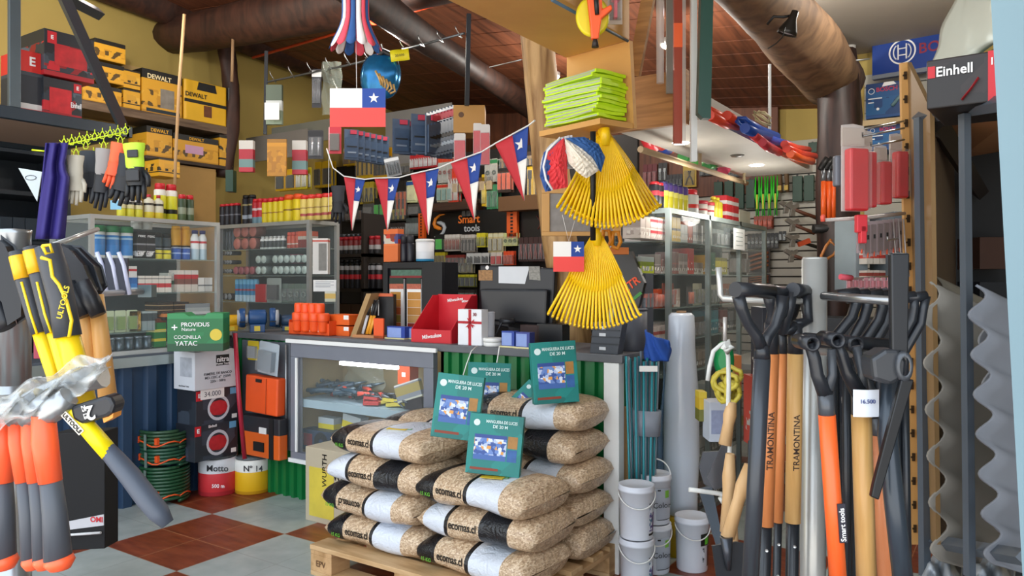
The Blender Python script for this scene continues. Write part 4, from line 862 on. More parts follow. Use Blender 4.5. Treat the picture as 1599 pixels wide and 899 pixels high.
def stack(mk, px0, px1, pt, pb, D0, n, dx, gap, label, cat, group):
    c, w_, h_, a_ = span(px0, px1, pt, pb, ('D', D0)); root = None
    for i in range(n):
        p = c+Vector((0.83*dx*i, .55*dx*i, 0))+FW*(gap*i)
        if root is None: root = lay(mk(w_, h_), p, YAW+.35, label, cat, group)
        else: clone(root, p, YAW+.35)
stack(bluecase, 642, 668, 178, 240, 4.9, 5, .036, .05, 'clear blue tinted tool pack hanging edge on in the large bunch', 'pack', 'large bunch of clear blue packs')
stack(bluecase, 613, 640, 186, 240, 5.1, 2, .036, .05, 'clear blue tinted tool pack at the front of the large bunch', 'pack', 'front clear blue packs')
stack(bluecase, 538, 560, 202, 249, 5.3, 6, .034, .05, 'clear blue tinted tool pack in the small bunch under the flag', 'pack', 'small bunch of clear blue packs')
for i in range(9): one(bluecase, 662+5*i, 686+5*i, 178-1.5*i, 243-1.2*i, ('D', 4.83+.025*i), 'slim grey blue blade pack hanging in the packed row', 'pack')
for o in bpy.data.objects:
    if o.get('label', '').startswith('slim grey blue blade'): o['group'] = 'slim blade packs'; o.rotation_euler[2] += .95
one(mk_blister(m('C02434', .5), m('4A3A2A', .5), t=.03), 513, 533, 198, 240, ('D', 5.4), 'red framed pack with a dark window left of the blue packs', 'pack')
one(mk_blister(m('2A2628', .5), m('B8B8BC', .25, .8), shape='pair', head=m('1c1a1c')), 481, 505, 203, 248, ('D', 5.6), 'black card with two chrome tools hanging by the wall', 'pack')
RDT = bands(((0, 'B82838'), (.14, '6a8a88'), (.4, 'A82030'), (.72, 'C8C4BC')))
for px, lb in ((384, 'red and clear tube of small parts hanging by the corner post'), (467, 'red and clear tube of small parts hanging beside the twine card')):
    one(mk_carton(RDT, .05, name='parts_tube'), px-11, px+11, 219, 268 if px < 400 else 272, ('D', 5.9), lb, 'pack')
one(mk_carton(bands(((0, 'B87E14'), (.8, 'C88A18'), (.9, '9A6A14')), blobs=(.1, .7, ['B87E14', 'A87010', 'C88A18']), bs=30), .02, name='orange_card'), 417, 447, 217, 275, ('D', 5.8), 'large orange brown card with a coil print on the yellow wall', 'card')
one(mk_carton(m('17402E', .4), .08, name='green_bottle_pack'), 352, 364, 265, 299, ('D', 6.3), 'dark green pack at the corner under the wall shelf', 'pack')
one(lambda w, h: MB().box(-w/2, w/2, 0, .2, 0, h).lathe([(0, -.002), (w*.09, -.002)], 14, 1, Matrix.Translation((-w*.25, -.003, h*.65)) @ Matrix.Rotation(math.pi/2, 4, 'X'), cap=False).build('wooden_box', [m('B08244', .7), m('5A3A1C')], bevel=.002), 708, 757, 164, 207, ('D', 4.7), 'plywood box with a round hole on the end of the rack', 'box')
RS = mk_blister(m('D0CCC6', .5), m('C4303A', .4, 0, .3, 20), zone=(.02, .78), gx=.46, t=.015)
one(RS, 709, 727, 208, 262, ('D', 4.7), 'red carded tool pack hanging under the plywood box', 'pack')
one(RS, 739, 752, 192, 250, ('D', 4.65), 'red carded tool pack overlapping another beside the plywood box', 'pack')
one(RS, 750, 765, 194, 258, ('D', 4.6), 'red carded tool pack outermost beside the plywood box', 'pack')
one(mk_blister(m('8A8A88', .5), m('2c2c30', .4), shape='rods', head=W_M), 605, 628, 245, 275, ('D', 5.0), 'tilted black and white pack under the large bunch', 'pack', tilt=-12)
def glv(px, t, b_, D, l): glove(px, t, b_, D, m('2c2e34', .7), m('16171c', .6), l, 22)
glv(528, 290, 350, 5.6, 'black glove hanging beside the straw coloured cans'); 
# ================================================================ decorations, plywood header, rakes
PLY = wood('D9A45C', 'BF8A48', .55, (1, 1, 3), 1.5)
def panel3(name, corners, mat, t=.02, parent=None, **k):
    """board with true thickness through four world corners (front face)"""
    c = [Vector(p) for p in corners]; n = (c[1]-c[0]).cross(c[3]-c[0]).normalized()
    if n.dot(CAM-c[0]) < 0: n = -n
    bk = [p-n*t for p in c]
    return MB().add(c+bk, [(0,1,2,3),(7,6,5,4),(0,4,5,1),(1,5,6,2),(2,6,7,3),(3,7,4,0)]).build(name, mat, parent, **k)
# header box: sloping lower-left board, upright side board, shelf
hd = empty('plywood_display', at(900, 200, 3.2), 0, 'plywood header box with a small shelf hanging over the counter', 'display'); inv = hd.matrix_basis.copy(); hd.location = (0, 0, 0)
P1, P2, P3 = at(690, -6, 2.54), at(884, 89, 3.24), at(983, 62, 3.0); P1.z = P2.z = P3.z = 2.33; P4 = P3+P1-P2; hu = Vector((0, 0, .6))
bb = [P1, P2, P3, P4]; MB().add(bb+[p+hu for p in bb], [(0,3,2,1),(4,5,6,7),(0,1,5,4),(1,2,6,5),(2,3,7,6),(3,0,4,7)]).build('header_box', PLY, hd, bevel=.003)
panel3('upright_board', [at(885, 90, 3.25), at(983, 63, 3.01), at(990, 200, 3.01), at(885, 212, 3.25)], PLY, parent=hd)
zsh = 2.007; N_, L_, R_ = at(937, 184, 2.9), at(842, 205, 3.167), at(988, 192, 3.0); B_ = L_+R_-N_; c_ = [N_, L_, B_, R_]
for p in c_: p.z = zsh
MB().add(c_+[p-Vector((0, 0, .022)) for p in c_], [(0,1,2,3),(7,6,5,4),(0,4,5,1),(1,5,6,2),(2,6,7,3),(3,7,4,0)]).build('display_shelf', PLY, hd)
MB().tube([at(862, 0, 2.45), at(980, 64, 2.97)], .006, 6).build('blue_edge_strip', m('4A6478'), hd)
MB().tube([at(1014, -10, 3.2), at(990, 118, 3.3)], .036, 4).build('wooden_brace', wood('B98A50', '8A6236', .6), label='stout wooden brace beside the plywood header box', cat='brace')
# reflective vests stack
vest = m('C8EE1A', .5, 0, .12, 30)
rnd = random.Random(3); root = None
vc = (N_+L_+B_+R_)/4; yv = math.atan2((N_-L_).y, (N_-L_).x)
for i in range(13):
    z = zsh+.010+i*.0142
    if root is None or i % 3 == 0:
        b = MB(); W, Dp = .15, .08; ph = rnd.uniform(0, 6)
        def fn(u, v, s=1): return (-W+2*W*u, -Dp+2*Dp*v, .0062*s+.0018*math.sin(u*7+ph)+.0015*math.sin(v*6+ph))
        n1 = 12
        b.grid(lambda u, v: fn(u, v, 1), n1, 8); b.grid(lambda u, v: (fn(1-u, v, -1)), n1, 8)
        for v_ in (0, 1): b.grid(lambda u, w_, v_=v_: fn(u if v_ == 0 else 1-u, v_, -1+2*w_)[:2]+((fn(u if v_ == 0 else 1-u, v_, -1+2*w_))[2],), n1, 1)
        for u_ in (0, 1): b.grid(lambda v, w_, u_=u_: fn(u_, v if u_ else 1-v, -1+2*w_), 8, 1)
        b.box(-W*.95, W*.95, -Dp*1.01, -Dp*.99, -.003, .004, 1)
        root = b.build('folded_vest', [vest, m('B8C4B0', .3, .4)], label='folded lime yellow safety vest in the stack on the plywood shelf', cat='vest', group='stacked safety vests')
        root.location = vc+Vector((rnd.uniform(-.008, .008), rnd.uniform(-.008, .008), 0)); root.location.z = z+.006; root.rotation_euler = (0, 0, yv+rnd.uniform(-.1, .1))
    else: clone(root, Vector((vc.x+rnd.uniform(-.01, .01), vc.y+rnd.uniform(-.01, .01), z+.006)), yv+rnd.uniform(-.1, .1))
# toy-like chalk reel pack at the top of the header
rl = empty('marking_reel_pack', at(928, 30, 2.5), YAW, 'yellow and orange chalk reel on a card at the top of the plywood box', 'reel')
MB().lathe([(0, -.018), (.055, -.018), (.058, -.006), (.05, 0)], 24, 0, Matrix.Translation((-.005, 0, .01)) @ Matrix.Rotation(math.pi/2, 4, 'X') @ Matrix.Diagonal((.95, 1.15, 1, 1))).build('reel_body', m('E0D020', .4), rl)
MB().prism([(-.03, .09), (.02, .09), (.022, .02), (.05, .035), (.055, .02), (.02, -.01), (.01, -.075), (-.012, -.075), (-.02, 0)], -.04, -.015).build('orange_housing', m('F05A20', .4), rl, bevel=.004)
MB().lathe([(.012, -.1), (.009, -.082), (.002, -.06)][::-1], 10, 0, Matrix.Translation((0, -.028, 0)) @ Matrix.Diagonal((1, 1, 1, 1))).build('tip', m('20140c'), rl)
MB().rod((.0, -.042, .07), (.004, -.046, .0), .009, .007).build('crank', K_, rl)
one(mk_blister(m('A89888', .5), m('C83A4A', .4), shape='bar', t=.03), 949, 972, -25, 38, ('D', 2.6), 'red handled cutter pack hanging beside the chalk reel', 'pack')
# ---- flag cards and bunting
def chile(w, h):
    o = MB().box(-w/2, w/2, 0, .0015, 0, h*.5).build('flag_card', m('E8433C', .6, 0, .02))
    MB().box(-w/2, w*.08, 0, .0015, h*.5, h).build('white_field', FWH, o); MB().box(w*.08, w/2, 0, .0015, h*.5, h).build('blue_canton', FB, o)
    MB().prism([(w*.29+x, h*.75+z) for x, z in chile_star(h*.14)], -.001, 0).build('white_star', FWH, o)
    return o
one(chile, 515, 602, 138, 198, ('D', 2.6), 'large Chilean flag card hanging on a thread from the paper ornament', 'flag')
one(chile, 864, 912, 377, 424, ('D', 3.0), 'small Chilean flag card hanging in front of the lower yellow rake', 'flag')
MB().tube([at(556, 60, 2.6), at(557, 138, 2.6)], .0012, 5).build('thread', W_M, label='white thread holding the large flag card', cat='thread')
MB().tube([at(878, 335, 3.0), at(888, 377, 3.0), at(900, 335, 3.0)], .0012, 5).build('thread', W_M, label='white thread loop holding the small flag card', cat='thread')
MB().tube([at(514, 198, 2.62), at(513, 330, 2.7)], .0008, 4).build('thread', W_M, label='long loose white thread under the large flag card', cat='thread')
def penn(ax, ay, bx, by, cx, cy, D0, D1, label):
    """triangular pennant: corners a (top left), b (top right), c (tip)"""
    A, B_, C_ = at(ax, ay, D0), at(bx, by, D1), at(cx, cy, (D0+D1)/2); o_ = A.copy()
    def P(u, v): return (A*(1-u)+B_*u)*(1-v)+C_*v - o_ + FW*(.012*math.sin(u*3+v*4))
    def strip(u0, u1, v0, v1, mat, name, par):
        b = MB(); b.grid(lambda u, v: P(u0+(u1-u0)*u, v0+(v1-v0)*v), 4, 8); return b.build(name, mat, par, solid=.001)
    r = strip(0, .53, 0, .985, FR, 'pennant', None); r.location = o_; tag(r, label, 'pennant')
    strip(.53, 1, 0, .42, FB, 'blue_canton', r); strip(.53, 1, .42, .985, FWH, 'white_field', r)
    c = P(.77, .2); sc = (B_-A).length*.14; n = MB()
    n.add([c-FW*.006+RT*x+UP*z for x, z in chile_star(sc)], [tuple(range(10))]); n.build('white_star', FWH, r, solid=.001)
    return r
PN = [(537, 276, 570, 281, 550, 361, 'smallest and first pennant on the string, hanging before the black gloves'), (585, 279, 624, 278, 605, 361, 'second pennant on the string, above the orange sample box'), (641, 273, 685, 263, 669, 368, 'third pennant on the string, its tip by the sign emblem'),
      (704, 255, 752, 238, 741, 345, 'fourth pennant on the string, its tip over the lettered sign'), (773, 225, 825, 197, 819, 315, 'largest pennant on the string, beside the wooden post')]
DD = [(4.6, 4.55), (4.4, 4.3), (4.15, 4.05), (3.9, 3.8), (3.65, 3.5)]
for (a_, b_, c_, d_, e_, f_, l), (D0, D1) in zip(PN, DD): penn(a_, b_, c_, d_, e_, f_, D0, D1, l)
MB().tube([at(510, 232, 4.75), at(520, 262, 4.7)]+[at(p[0], p[1]-1, D[0]) if s == 0 else at(p[2], p[3]-1, D[1]) for p, D in zip(PN, DD) for s in (0, 1)]+[at(835, 188, 3.45)], .004, 5).build('bunting_string', W_M, label='white ribbon string carrying the pennants to the wooden post', cat='string')
# folded tissue lantern at the top
def tissue(px, pt, pb, D, wpx):
    k = D/1200; o = empty('tissue_ornament', at(px, pb, D), YAW, 'red white and blue tissue ornament flaring out at the ceiling', 'ornament')
    H = (pb-pt)*k; W = wpx*k; cols = [m('D8485A', .7), m('24508C', .7), m('E4DEDC', .7)]
    N = 14
    for i in range(N):
        a0 = 2*math.pi*i/N; a1 = 2*math.pi*(i+.9)/N; b = MB()
        def fn(u, v):
            r = W*(.25+.27*max(0, 1-v*2.2)**1.5+.03*math.sin(u*3.14)); a = a0+(a1-a0)*u
            return (r*math.cos(a), r*math.sin(a)*.8-.01, H*v+.012*math.sin(u*3.14)*-1*(1 if v < .1 else 0))
        b.grid(fn, 5, 10); b.build('paper_fold', cols[i % 3], o, solid=.001)
tissue(556, -30, 74, 2.6, 74)
# honeycomb paper fan ball
hf = empty('paper_fan', at(898, 262, 2.75), YAW, 'honeycomb paper fan in red, white and blue beside the upper rake', 'ornament'); k = 2.75/1200
def fan(a0, a1, r0, r1, mat, name, cx=0, cz=0, y=0, cells=True):
    b = MB(); nu, nv = 26, 8
    b.grid(lambda u, v: (cx+(r0+(r1-r0)*v)*math.cos(R(a0+(a1-a0)*u)), y-.012-.022*math.sin(math.pi*v)-.006*math.sin(u*26*2.2)*math.sin(v*9), cz+(r0+(r1-r0)*v)*math.sin(R(a0+(a1-a0)*u))), nu, nv, smooth=False)
    return b.build(name, mat, hf, solid=.004)
fan(185, 92, .0, 52*k, m('B9B9BC', .8), 'inner_disc', -2*k, 0, .03)
def blade(pts, mat, name, y=0):
    b = MB(); P2 = [(x*k, z*k) for x, z in pts]; cx = sum(p[0] for p in P2)/len(P2); cz = sum(p[1] for p in P2)/len(P2)
    n = len(P2); K = 7
    def pt(i, v): x = cx+(P2[i % n][0]-cx)*v; z = cz+(P2[i % n][1]-cz)*v; return (x, y-.03*math.cos(v*1.5)-.005*math.sin(x*330)*math.sin(z*330), z)
    b.add([pt(i, j/K) for j in range(K+1) for i in range(n)], [(j*n+i, j*n+(i+1) % n, (j+1)*n+(i+1) % n, (j+1)*n+i) for j in range(K) for i in range(n)], 0, False)
    return b.build(name, mat, hf, solid=.006)
def rn(P, m_=6):
    out = []
    for i in range(len(P)):
        a, b_ = P[i], P[(i+1) % len(P)]
        for j in range(m_): out.append((a[0]+(b_[0]-a[0])*j/m_, a[1]+(b_[1]-a[1])*j/m_))
    return out
blade(rn([(-44, 22), (-18, 46), (-14, 20), (-12, -30), (-34, -34), (-48, -14)]), m('D8363C', .7), 'red_segment', 0)
blade(rn([(-48, 24), (-22, 46), (-34, 20), (-36, -34), (-46, -37), (-54, -12)]), m('2A4E8C', .7), 'blue_edge', .012)
MB().tube([(k*x, -.03, k*z) for x, z in ((-24, 45), (-44, 24), (-50, 0), (-46, -20), (-36, -36))], .004, 6).build('white_edge', W_M, hf)
blade(rn([(-16, 44), (10, 30), (28, 14), (36, -4), (18, -16), (2, -6), (-10, 6)]), m('E0D6C4', .7), 'white_segment', -.006)
blade(rn([(-14, 46), (14, 47), (36, 36), (46, 16), (40, -6), (30, 12), (10, 28)]), m('2A568F', .7), 'blue_segment', 0)
# ---- yellow rake heads
YR = m('FFCE12', .38, 0, .05)
def rake(D, apx, apy, lx, ly, rx, ry, bot, n, label, split=.52):
    """fan head: apex, left tip, right tip, lowest tip (pixels on a plane facing the street)"""
    k = D/1200; r = empty('leaf_rake', at(apx, apy, D), YAW, label, 'rake')
    def loc(px, py): return ((px-apx)*k, -(py-apy)*k)
    L = loc(lx, ly); Rr = loc(rx, ry); Bt = loc((lx+rx)/2, bot)
    def tip(t):
        x = L[0]+(Rr[0]-L[0])*t; zl = L[1]+(Rr[1]-L[1])*t; return x, zl+(Bt[1]-(L[1]+Rr[1])/2)*4*t*(1-t)
    top = 9*k
    def inner(t, s):
        x, z = tip(t); tx = -top+2*top*t; return tx+(x-tx)*s, z*s
    b = MB(); N = n*2; J = 8
    def surf(u, v):
        s = split*v*(1-.16*4*(u-.5)**2*v)+.0; x, z = inner(u, s); return (x, -.006*math.cos(u*n*6.283)*v-.018*math.sin(math.pi*min(1, v*.8)), z)
    b.grid(surf, n*4, J); b.build('head', YR, r, solid=.004)
    for i in range(n):
        t = (i+.5)/n; s0 = split*.8; x0, z0 = inner(t, s0); x1, z1 = inner(t, .97); x2, z2 = tip(t)
        MB().tube([(x0, -.012, z0), ((x0+x1)/2, -.012, (z0+z1)/2), (x1, -.014, z1), (x2, -.03, z2), (x2, -.05, z2+.006)], [.0055, .006, .006, .0055, .004], 6).build('tine', YR, r)
    a, za = inner(.02, .97); c = [inner(t/12, .86) for t in range(13)]
    MB().lathe([(.016, -.01), (.02, .03), (.017, .06)], 14, 0, Matrix.Translation((0, -.004, -.03))).build('socket', YR, r)
    return r
for i in range(5):
    rake(2.96+i*.035, 945-i*2, 212-i*3, 866+i*5, 322-i*6, 1012+i*5, 334-i*3, 356-i*7, 22, ['front rake head of the upper yellow bunch with the paper fan over it', 'second rake head in the upper yellow bunch, just behind the front one', 'middle rake head of the thick upper yellow bunch', 'fourth rake head deep in the upper yellow bunch', 'rearmost rake head of the upper yellow bunch'][i], split=.62)
rake(3.05, 932, 368, 852, 488, 1001, 490, 512, 22, 'single yellow rake head hanging low over the counter', split=.60)
MB().tube([at(926, 205, 2.9), at(926, 375, 2.98)], .011, 10).build('black_rod', K_, label='black rod running down between the yellow rakes', cat='rod')
for i, (px, py) in enumerate(((947, 372), (962, 374))):
    k = 3.1/1200; o = MB().tube([(k*x, 0, k*z) for x, z in ((-7, -10), (-5, 12), (4, 12), (7, -4), (2, -14), (-7, -10))], .009, 6).build('orange_buckle', m('D88A1C', .4), label=['orange plastic buckle hanging at the lower rake, nearer its socket', 'orange plastic buckle hanging at the lower rake, farther from its socket'][i], cat='buckle', loc=at(px, py, 3.1), rz=YAW)
# framed poster behind upper rake
def frame(w, h):
    o = MB().box(-w/2, w/2, 0, .02, 0, h*.09).box(-w/2, w/2, 0, .02, h*.91, h).box(-w/2, -w/2+w*.1, 0, .02, h*.09, h*.91).box(w/2-w*.1, w/2, 0, .02, h*.09, h*.91).build('framed_poster', m('C99A5C', .6), bevel=.002)
    MB().box(-w*.4, w*.4, .008, .015, h*.09, h*.91).build('grey_print', m('8A8682', .6, 0, .3, 30), o); return o
one(frame, 846, 970, 295, 368, ('D', 3.6), 'wooden framed grey poster behind the upper yellow rakes', 'poster')
one(mk_carton(m('C8702A', .5), .06), 945, 982, 386, 397, ('D', 3.75), 'slim orange carton behind the lower rake', 'box')
# ================================================================ counter top, pallet and everything around it
TEAL = bands(((0, '0E6E68'), (.1, '0F7A74'), (.55, '117A70'), (.9, '0A5F5A')), blobs=(.0, 1.0, ['0F7A74', '12857E', '0D6B66']), bs=10)
HOUSE = m('5A7EB8', .4, 0, .6, 28)
def ledbox(w, h):
    d = .055; o = MB().box(-w/2, w/2, 0, d, 0, h).build('light_hose_carton', TEAL, bevel=.0015)
    MB().box(-w*.38, w*.22, -.001, 0, h*.24, h*.66).build('night_house_picture', bands(((0, '3E64A8'), (.2, 'B9C4DC'), (.3, '5478B4'), (.42, 'E09A4A'), (.62, '5C80C4'), (.72, 'D4DCEE'), (.85, '2A4890')), blobs=(.2, .86, ['5C80C4', 'B8C8E8', 'E0A050', '34549A', 'DCE4F4', '6A8AC8']), bs=70), o)
    MB().box(w*.24, w*.42, -.001, 0, h*.46, h*.66).build('small_picture', m('A8783A', .5, 0, .4, 30), o)
    MB().box(w*.24, w*.42, -.001, 0, h*.24, h*.44).build('blue_picture', m('2E5E9C', .5, 0, .4, 30), o)
    MB().box(-w*.42, w*.1, -.001, 0, h*.07, h*.11).build('light_strip_picture', m('8A3A24'), o)
    MB().lathe([(0, 0), (h*.055, 0)], 18, 0, Matrix.Translation((-w*.36, -.0015, h*.85)) @ Matrix.Rotation(math.pi/2, 4, 'X'), cap=False).build('round_mark', m('D8ECEA'), o)
    text(o, 'MANGUERA DE LUCES', w*.10, -.002, h*.88, h*.072, m('D8F0EE', .4), bold=.03, sx=.74); text(o, 'DE 20 M', w*.08, -.002, h*.80, h*.072, m('D8F0EE', .4), bold=.03)
    return o
def led(px, pt, pb, wpx, D, label, rz=0, tilt=0, lean=-8, z=None):
    c, _ = q(px, pb, ('D', D)); o = ledbox(wpx*D/1200, (pb-pt)*D/1200); tag(o, label, 'box'); o.location = c
    if z is not None: o.location.z = z
    o.rotation_euler = (Matrix.Rotation(YAW+rz, 3, 'Z') @ Matrix.Rotation(R(tilt), 3, 'Y') @ Matrix.Rotation(R(lean), 3, 'X')).to_euler(); return o
led(708, 586, 686, 74, 3.3, 'teal light hose carton leaning on the pile, farthest from the wooden post', -.1, 6, z=.712)
led(768, 645, 738, 86, 3.22, 'teal light hose carton lowest and most forward on the pellet bags', -.15, 4, z=.577)
led(870, 538, 634, 72, 3.42, 'teal light hose carton standing upright by the wooden post', .15, -3, -5, z=.846)
led(762, 554, 645, 68, 3.72, 'teal light hose carton half hidden behind two others', .1, 3, -12, z=.712)
led(802, 585, 650, 60, 3.62, 'teal light hose carton tipped over between its neighbours', -.5, 38, -30, z=.73)
# ---- pallet
PW = wood('D2B084', 'AC8656', .7, (1, 6, 6), 3); PW2 = wood('C9A274', 'A07A4C', .7, (6, 1, 6), 3)
pal = empty('wooden_pallet', (1.98, -.4, 0), 0, 'pale wooden pallet carrying the pellet bags on the tiled floor', 'pallet')
for y in (-.385, -.2, 0, .2, .385): MB().box(-.6, .6, y-.05 if abs(y) < .3 else y-.06+(.01 if y < 0 else -.01), y+.05 if abs(y) < .3 else y+.06+(.01 if y < 0 else -.01), .122, .144).build('deck_board', PW, pal, bevel=.002)
for x in (-.53, 0, .53): MB().box(x-.07, x+.07, -.43, .43, .1, .122).build('cross_board', PW2, pal, bevel=.002)
for x in (-.53, 0, .53):
    for y in (-.37, 0, .37): MB().box(x-.07, x+.07, y-.06, y+.06, .022, .1).build('block', PW2, pal, bevel=.003)
for y in (-.37, 0, .37): MB().box(-.6, .6, y-.06, y+.06, 0, .022).build('bottom_board', PW, pal, bevel=.002)
text(pal, 'EPV', -.53, -.4325, .06, .04, m('6a4a2c'), bold=.01, name='burned_mark')
# ---- pellet bags
def bag_mat(rev, top):
    key = ('bag', rev, top)
    if key in MC: return MC[key]
    mm, t, b = base_mat(key, .32, 0); N = t.nodes.new; L = t.links.new
    co = N('ShaderNodeTexCoord'); s = N('ShaderNodeSeparateXYZ'); L(co.outputs['Generated'], s.inputs[0])
    v = N('ShaderNodeTexVoronoi'); v.inputs['Scale'].default_value = 150; mp = N('ShaderNodeMapping'); mp.inputs['Scale'].default_value = (1, .6, 1.4); mp.inputs['Rotation'].default_value = (.4, .5, .7)
    L(co.outputs['Object'], mp.inputs[0]); L(mp.outputs[0], v.inputs['Vector'])
    s2 = N('ShaderNodeSeparateXYZ'); L(v.outputs['Color'], s2.inputs[0]); pr = N('ShaderNodeValToRGB'); L(s2.outputs[0], pr.inputs[0])
    for i, (p, h) in enumerate(((0, 'A2866A'), (.5, 'C4A888'), (1, 'E0CAAC'))):
        el = pr.color_ramp.elements[i] if i < 2 else pr.color_ramp.elements.new(p); el.position = p; el.color = (*rgb(h), 1)
    P = 'P'; seq = [(0, P), (.05, 'K'), (.22, P), (.50, 'K'), (.53, 'W'), (.79, P)] if not rev else [(0, P), (.07, 'W'), (.26, 'K'), (.29, P), (.55, 'K'), (.78, P)]
    def ramp(sel):
        r = N('ShaderNodeValToRGB'); r.color_ramp.interpolation = 'CONSTANT'; L(s.outputs['X'], r.inputs[0])
        for i, (p, c) in enumerate(seq):
            el = r.color_ramp.elements[i] if i < 2 else r.color_ramp.elements.new(p); el.position = p; x = sel(c); el.color = (*x, 1)
        return r.outputs[0]
    msk = ramp(lambda c: (1, 1, 1) if c == P else (0, 0, 0)); colr = ramp(lambda c: rgb({'K': '15161A', 'W': 'D4DAE4', P: 'BC9A74'}[c]))
    mx = N('ShaderNodeMix'); mx.data_type = 'RGBA'; L(msk, mx.inputs[0]); L(colr, mx.inputs[6]); L(pr.outputs[0], mx.inputs[7]); L(mx.outputs[2], b.inputs['Base Color'])
    bp = N('ShaderNodeBump'); bp.inputs['Strength'].default_value = .35; bp.inputs['Distance'].default_value = .004; L(v.outputs['Distance'], bp.inputs['Height'])
    n2 = N('ShaderNodeTexNoise'); n2.inputs['Scale'].default_value = 14; n2.inputs['Distortion'].default_value = 2; L(co.outputs['Object'], n2.inputs['Vector'])
    bp2 = N('ShaderNodeBump'); bp2.inputs['Strength'].default_value = .5; bp2.inputs['Distance'].default_value = .015; L(n2.outputs['Fac'], bp2.inputs['Height']); L(bp.outputs[0], bp2.inputs['Normal']); L(bp2.outputs[0], b.inputs['Normal'])
    return mm
LIMEG = m('5FA832', .4); KT = m('17130F', .4)
def pellet_bag(x, y, z, rev=False, flip=False, label='', L=.6, W=.385, H=.145, yaw=0, seed=0, top=None):
    rnd = random.Random(seed); ph = [rnd.uniform(0, 6) for _ in range(6)]
    def S_(a, e): return math.copysign(abs(math.sin(a))**e, math.sin(a))
    def C_(a, e): return math.copysign(abs(math.cos(a))**e, math.cos(a))
    def surf(u, v):
        X = 2*u-1; a = 2*math.pi*v; e = max(0, 1-abs(X)**(11 if X > 0 else 5))**.42; ew = 1-.10*abs(X)**6
        wy = W/2*ew*(1+.015*math.sin(X*7+ph[0])); hz = H/2*e*(1+.05*math.sin(X*5+ph[1]))
        return (X*L/2+.006*math.sin(v*12+ph[2])*abs(X), C_(a, .72)*wy, S_(a, .8)*hz*(1+.04*math.sin(a*3+X*6+ph[3]))+.006*math.sin(X*4+ph[4]))
    o = MB().grid(surf, 40, 32).build('pellet_bag', bag_mat(rev, 0), label=label, cat='bag', loc=(x, y, z+H/2), rz=yaw)
    yf = -W/2-.0035; tx = -.078 if not rev else -.048
    text(o, 'ecomas.cl', tx, yf, .008, .048, KT, bold=.03, sx=.76, rz=0, ry=180 if flip else 0)
    if not rev:
        text(o, '15 KG', -.21, yf, -.02, .022, LIMEG, bold=.02)
    if top:
        b = MB().box(-.02, .08, -.07, .01, .0, .0012); zt_ = H/2+.007
        text(o, 'SELLO', .10, -.075, zt_-.003, .036, m('4A9A3A'), rx=0, bold=.02, name='green_print'); 
        MB().lathe([(.0, .001), (.045, .001), (.05, 0)], 20, 0, Matrix.Translation((.09, .02, zt_)) @ Matrix.Diagonal((1, .8, 1, 1)), cap=False).build('green_emblem', m('4C8A4A', .5, 0, .5, 40), o)
        MB().box(.0, .1, -.14, -.10, zt_-.004, zt_-.002, M=Matrix.Rotation(.3, 4, 'Z')).build('yellow_flash', m('D8B82A'), o)
    return o
zb = .144; HH = .139
lf = ['lowest bag at the free corner, black end outward and lettering upright', 'second bag up at the free corner, its lettering upside down', 'third bag up at the free corner with its white end outward', 'uppermost bag of the column farthest from the white buckets']
for i in range(4): pellet_bag(1.685+(.02, .0, .02, .03)[i], -.585+(.0, -.02, -.01, .01)[i], zb+i*HH, rev=(i == 2), flip=(i == 1), label=lf[i], seed=i+1, yaw=(.02, -.03, .03, -.05)[i], top=(i == 3))
rf = ['lowest front bag beside the buckets, sagging over the pallet edge', 'middle front bag beside the buckets with its white end outward', 'top front bag beside the buckets with green and white print']
for i in range(3): pellet_bag(2.275+(.0, .01, -.01)[i], -.585-(.02, .0, .015)[i], zb+i*HH, rev=(i == 1), label=rf[i], seed=i+11, yaw=(-.04, .03, -.04)[i], top=(i == 2))
rb = ['lowest rear bag beside the white corner post', 'second rear bag up beside the white corner post', 'third rear bag up beside the white corner post', 'fourth rear bag up, under the black and green top bag', 'topmost rear bag with a black end under the light hose carton']
for i in range(5): pellet_bag(2.28+(.01, -.01, .0, -.03, -.02)[i], -.20, zb+i*HH, rev=(i % 2 == 1), label=rb[i], seed=i+21, yaw=(.03, -.02, .02, .0, .05)[i], top=(i == 4))
lb = ['lowest rear bag hidden behind the free corner column', 'second rear bag behind the free corner column', 'third rear bag behind the free corner column', 'uppermost rear bag against the glass case, under the light hose cartons']
for i in range(4): pellet_bag(1.69, -.20, zb+i*HH, rev=(i % 2 == 0), label=lb[i], seed=i+31)
# cardboard carton with yellow film on the floor
def vurth(w, h):
    o = MB().box(-w/2, w/2, 0, .3, 0, h).build('cardboard_carton', m('B8AC94', .6, 0, .06, 6), bevel=.003)
    text(o, 'VÜRTH', w*.25, -.003, h*.66, h*.13, KT, bold=.02); text(o, 'WURTH', -w*.12, -.003, h*.72, h*.12, KT, ry=-90, bold=.02)
    MB().box(-w*.42, w*.05, -.003, 0, h*.08, h*.74).build('yellow_film', m('D6C24A', .35, 0, .25, 8), o)
    return o
one(vurth, 477, 560, 735, 853, ('y', -.28), 'cardboard carton with a yellow patch standing behind the pallet corner', 'box', z=0)
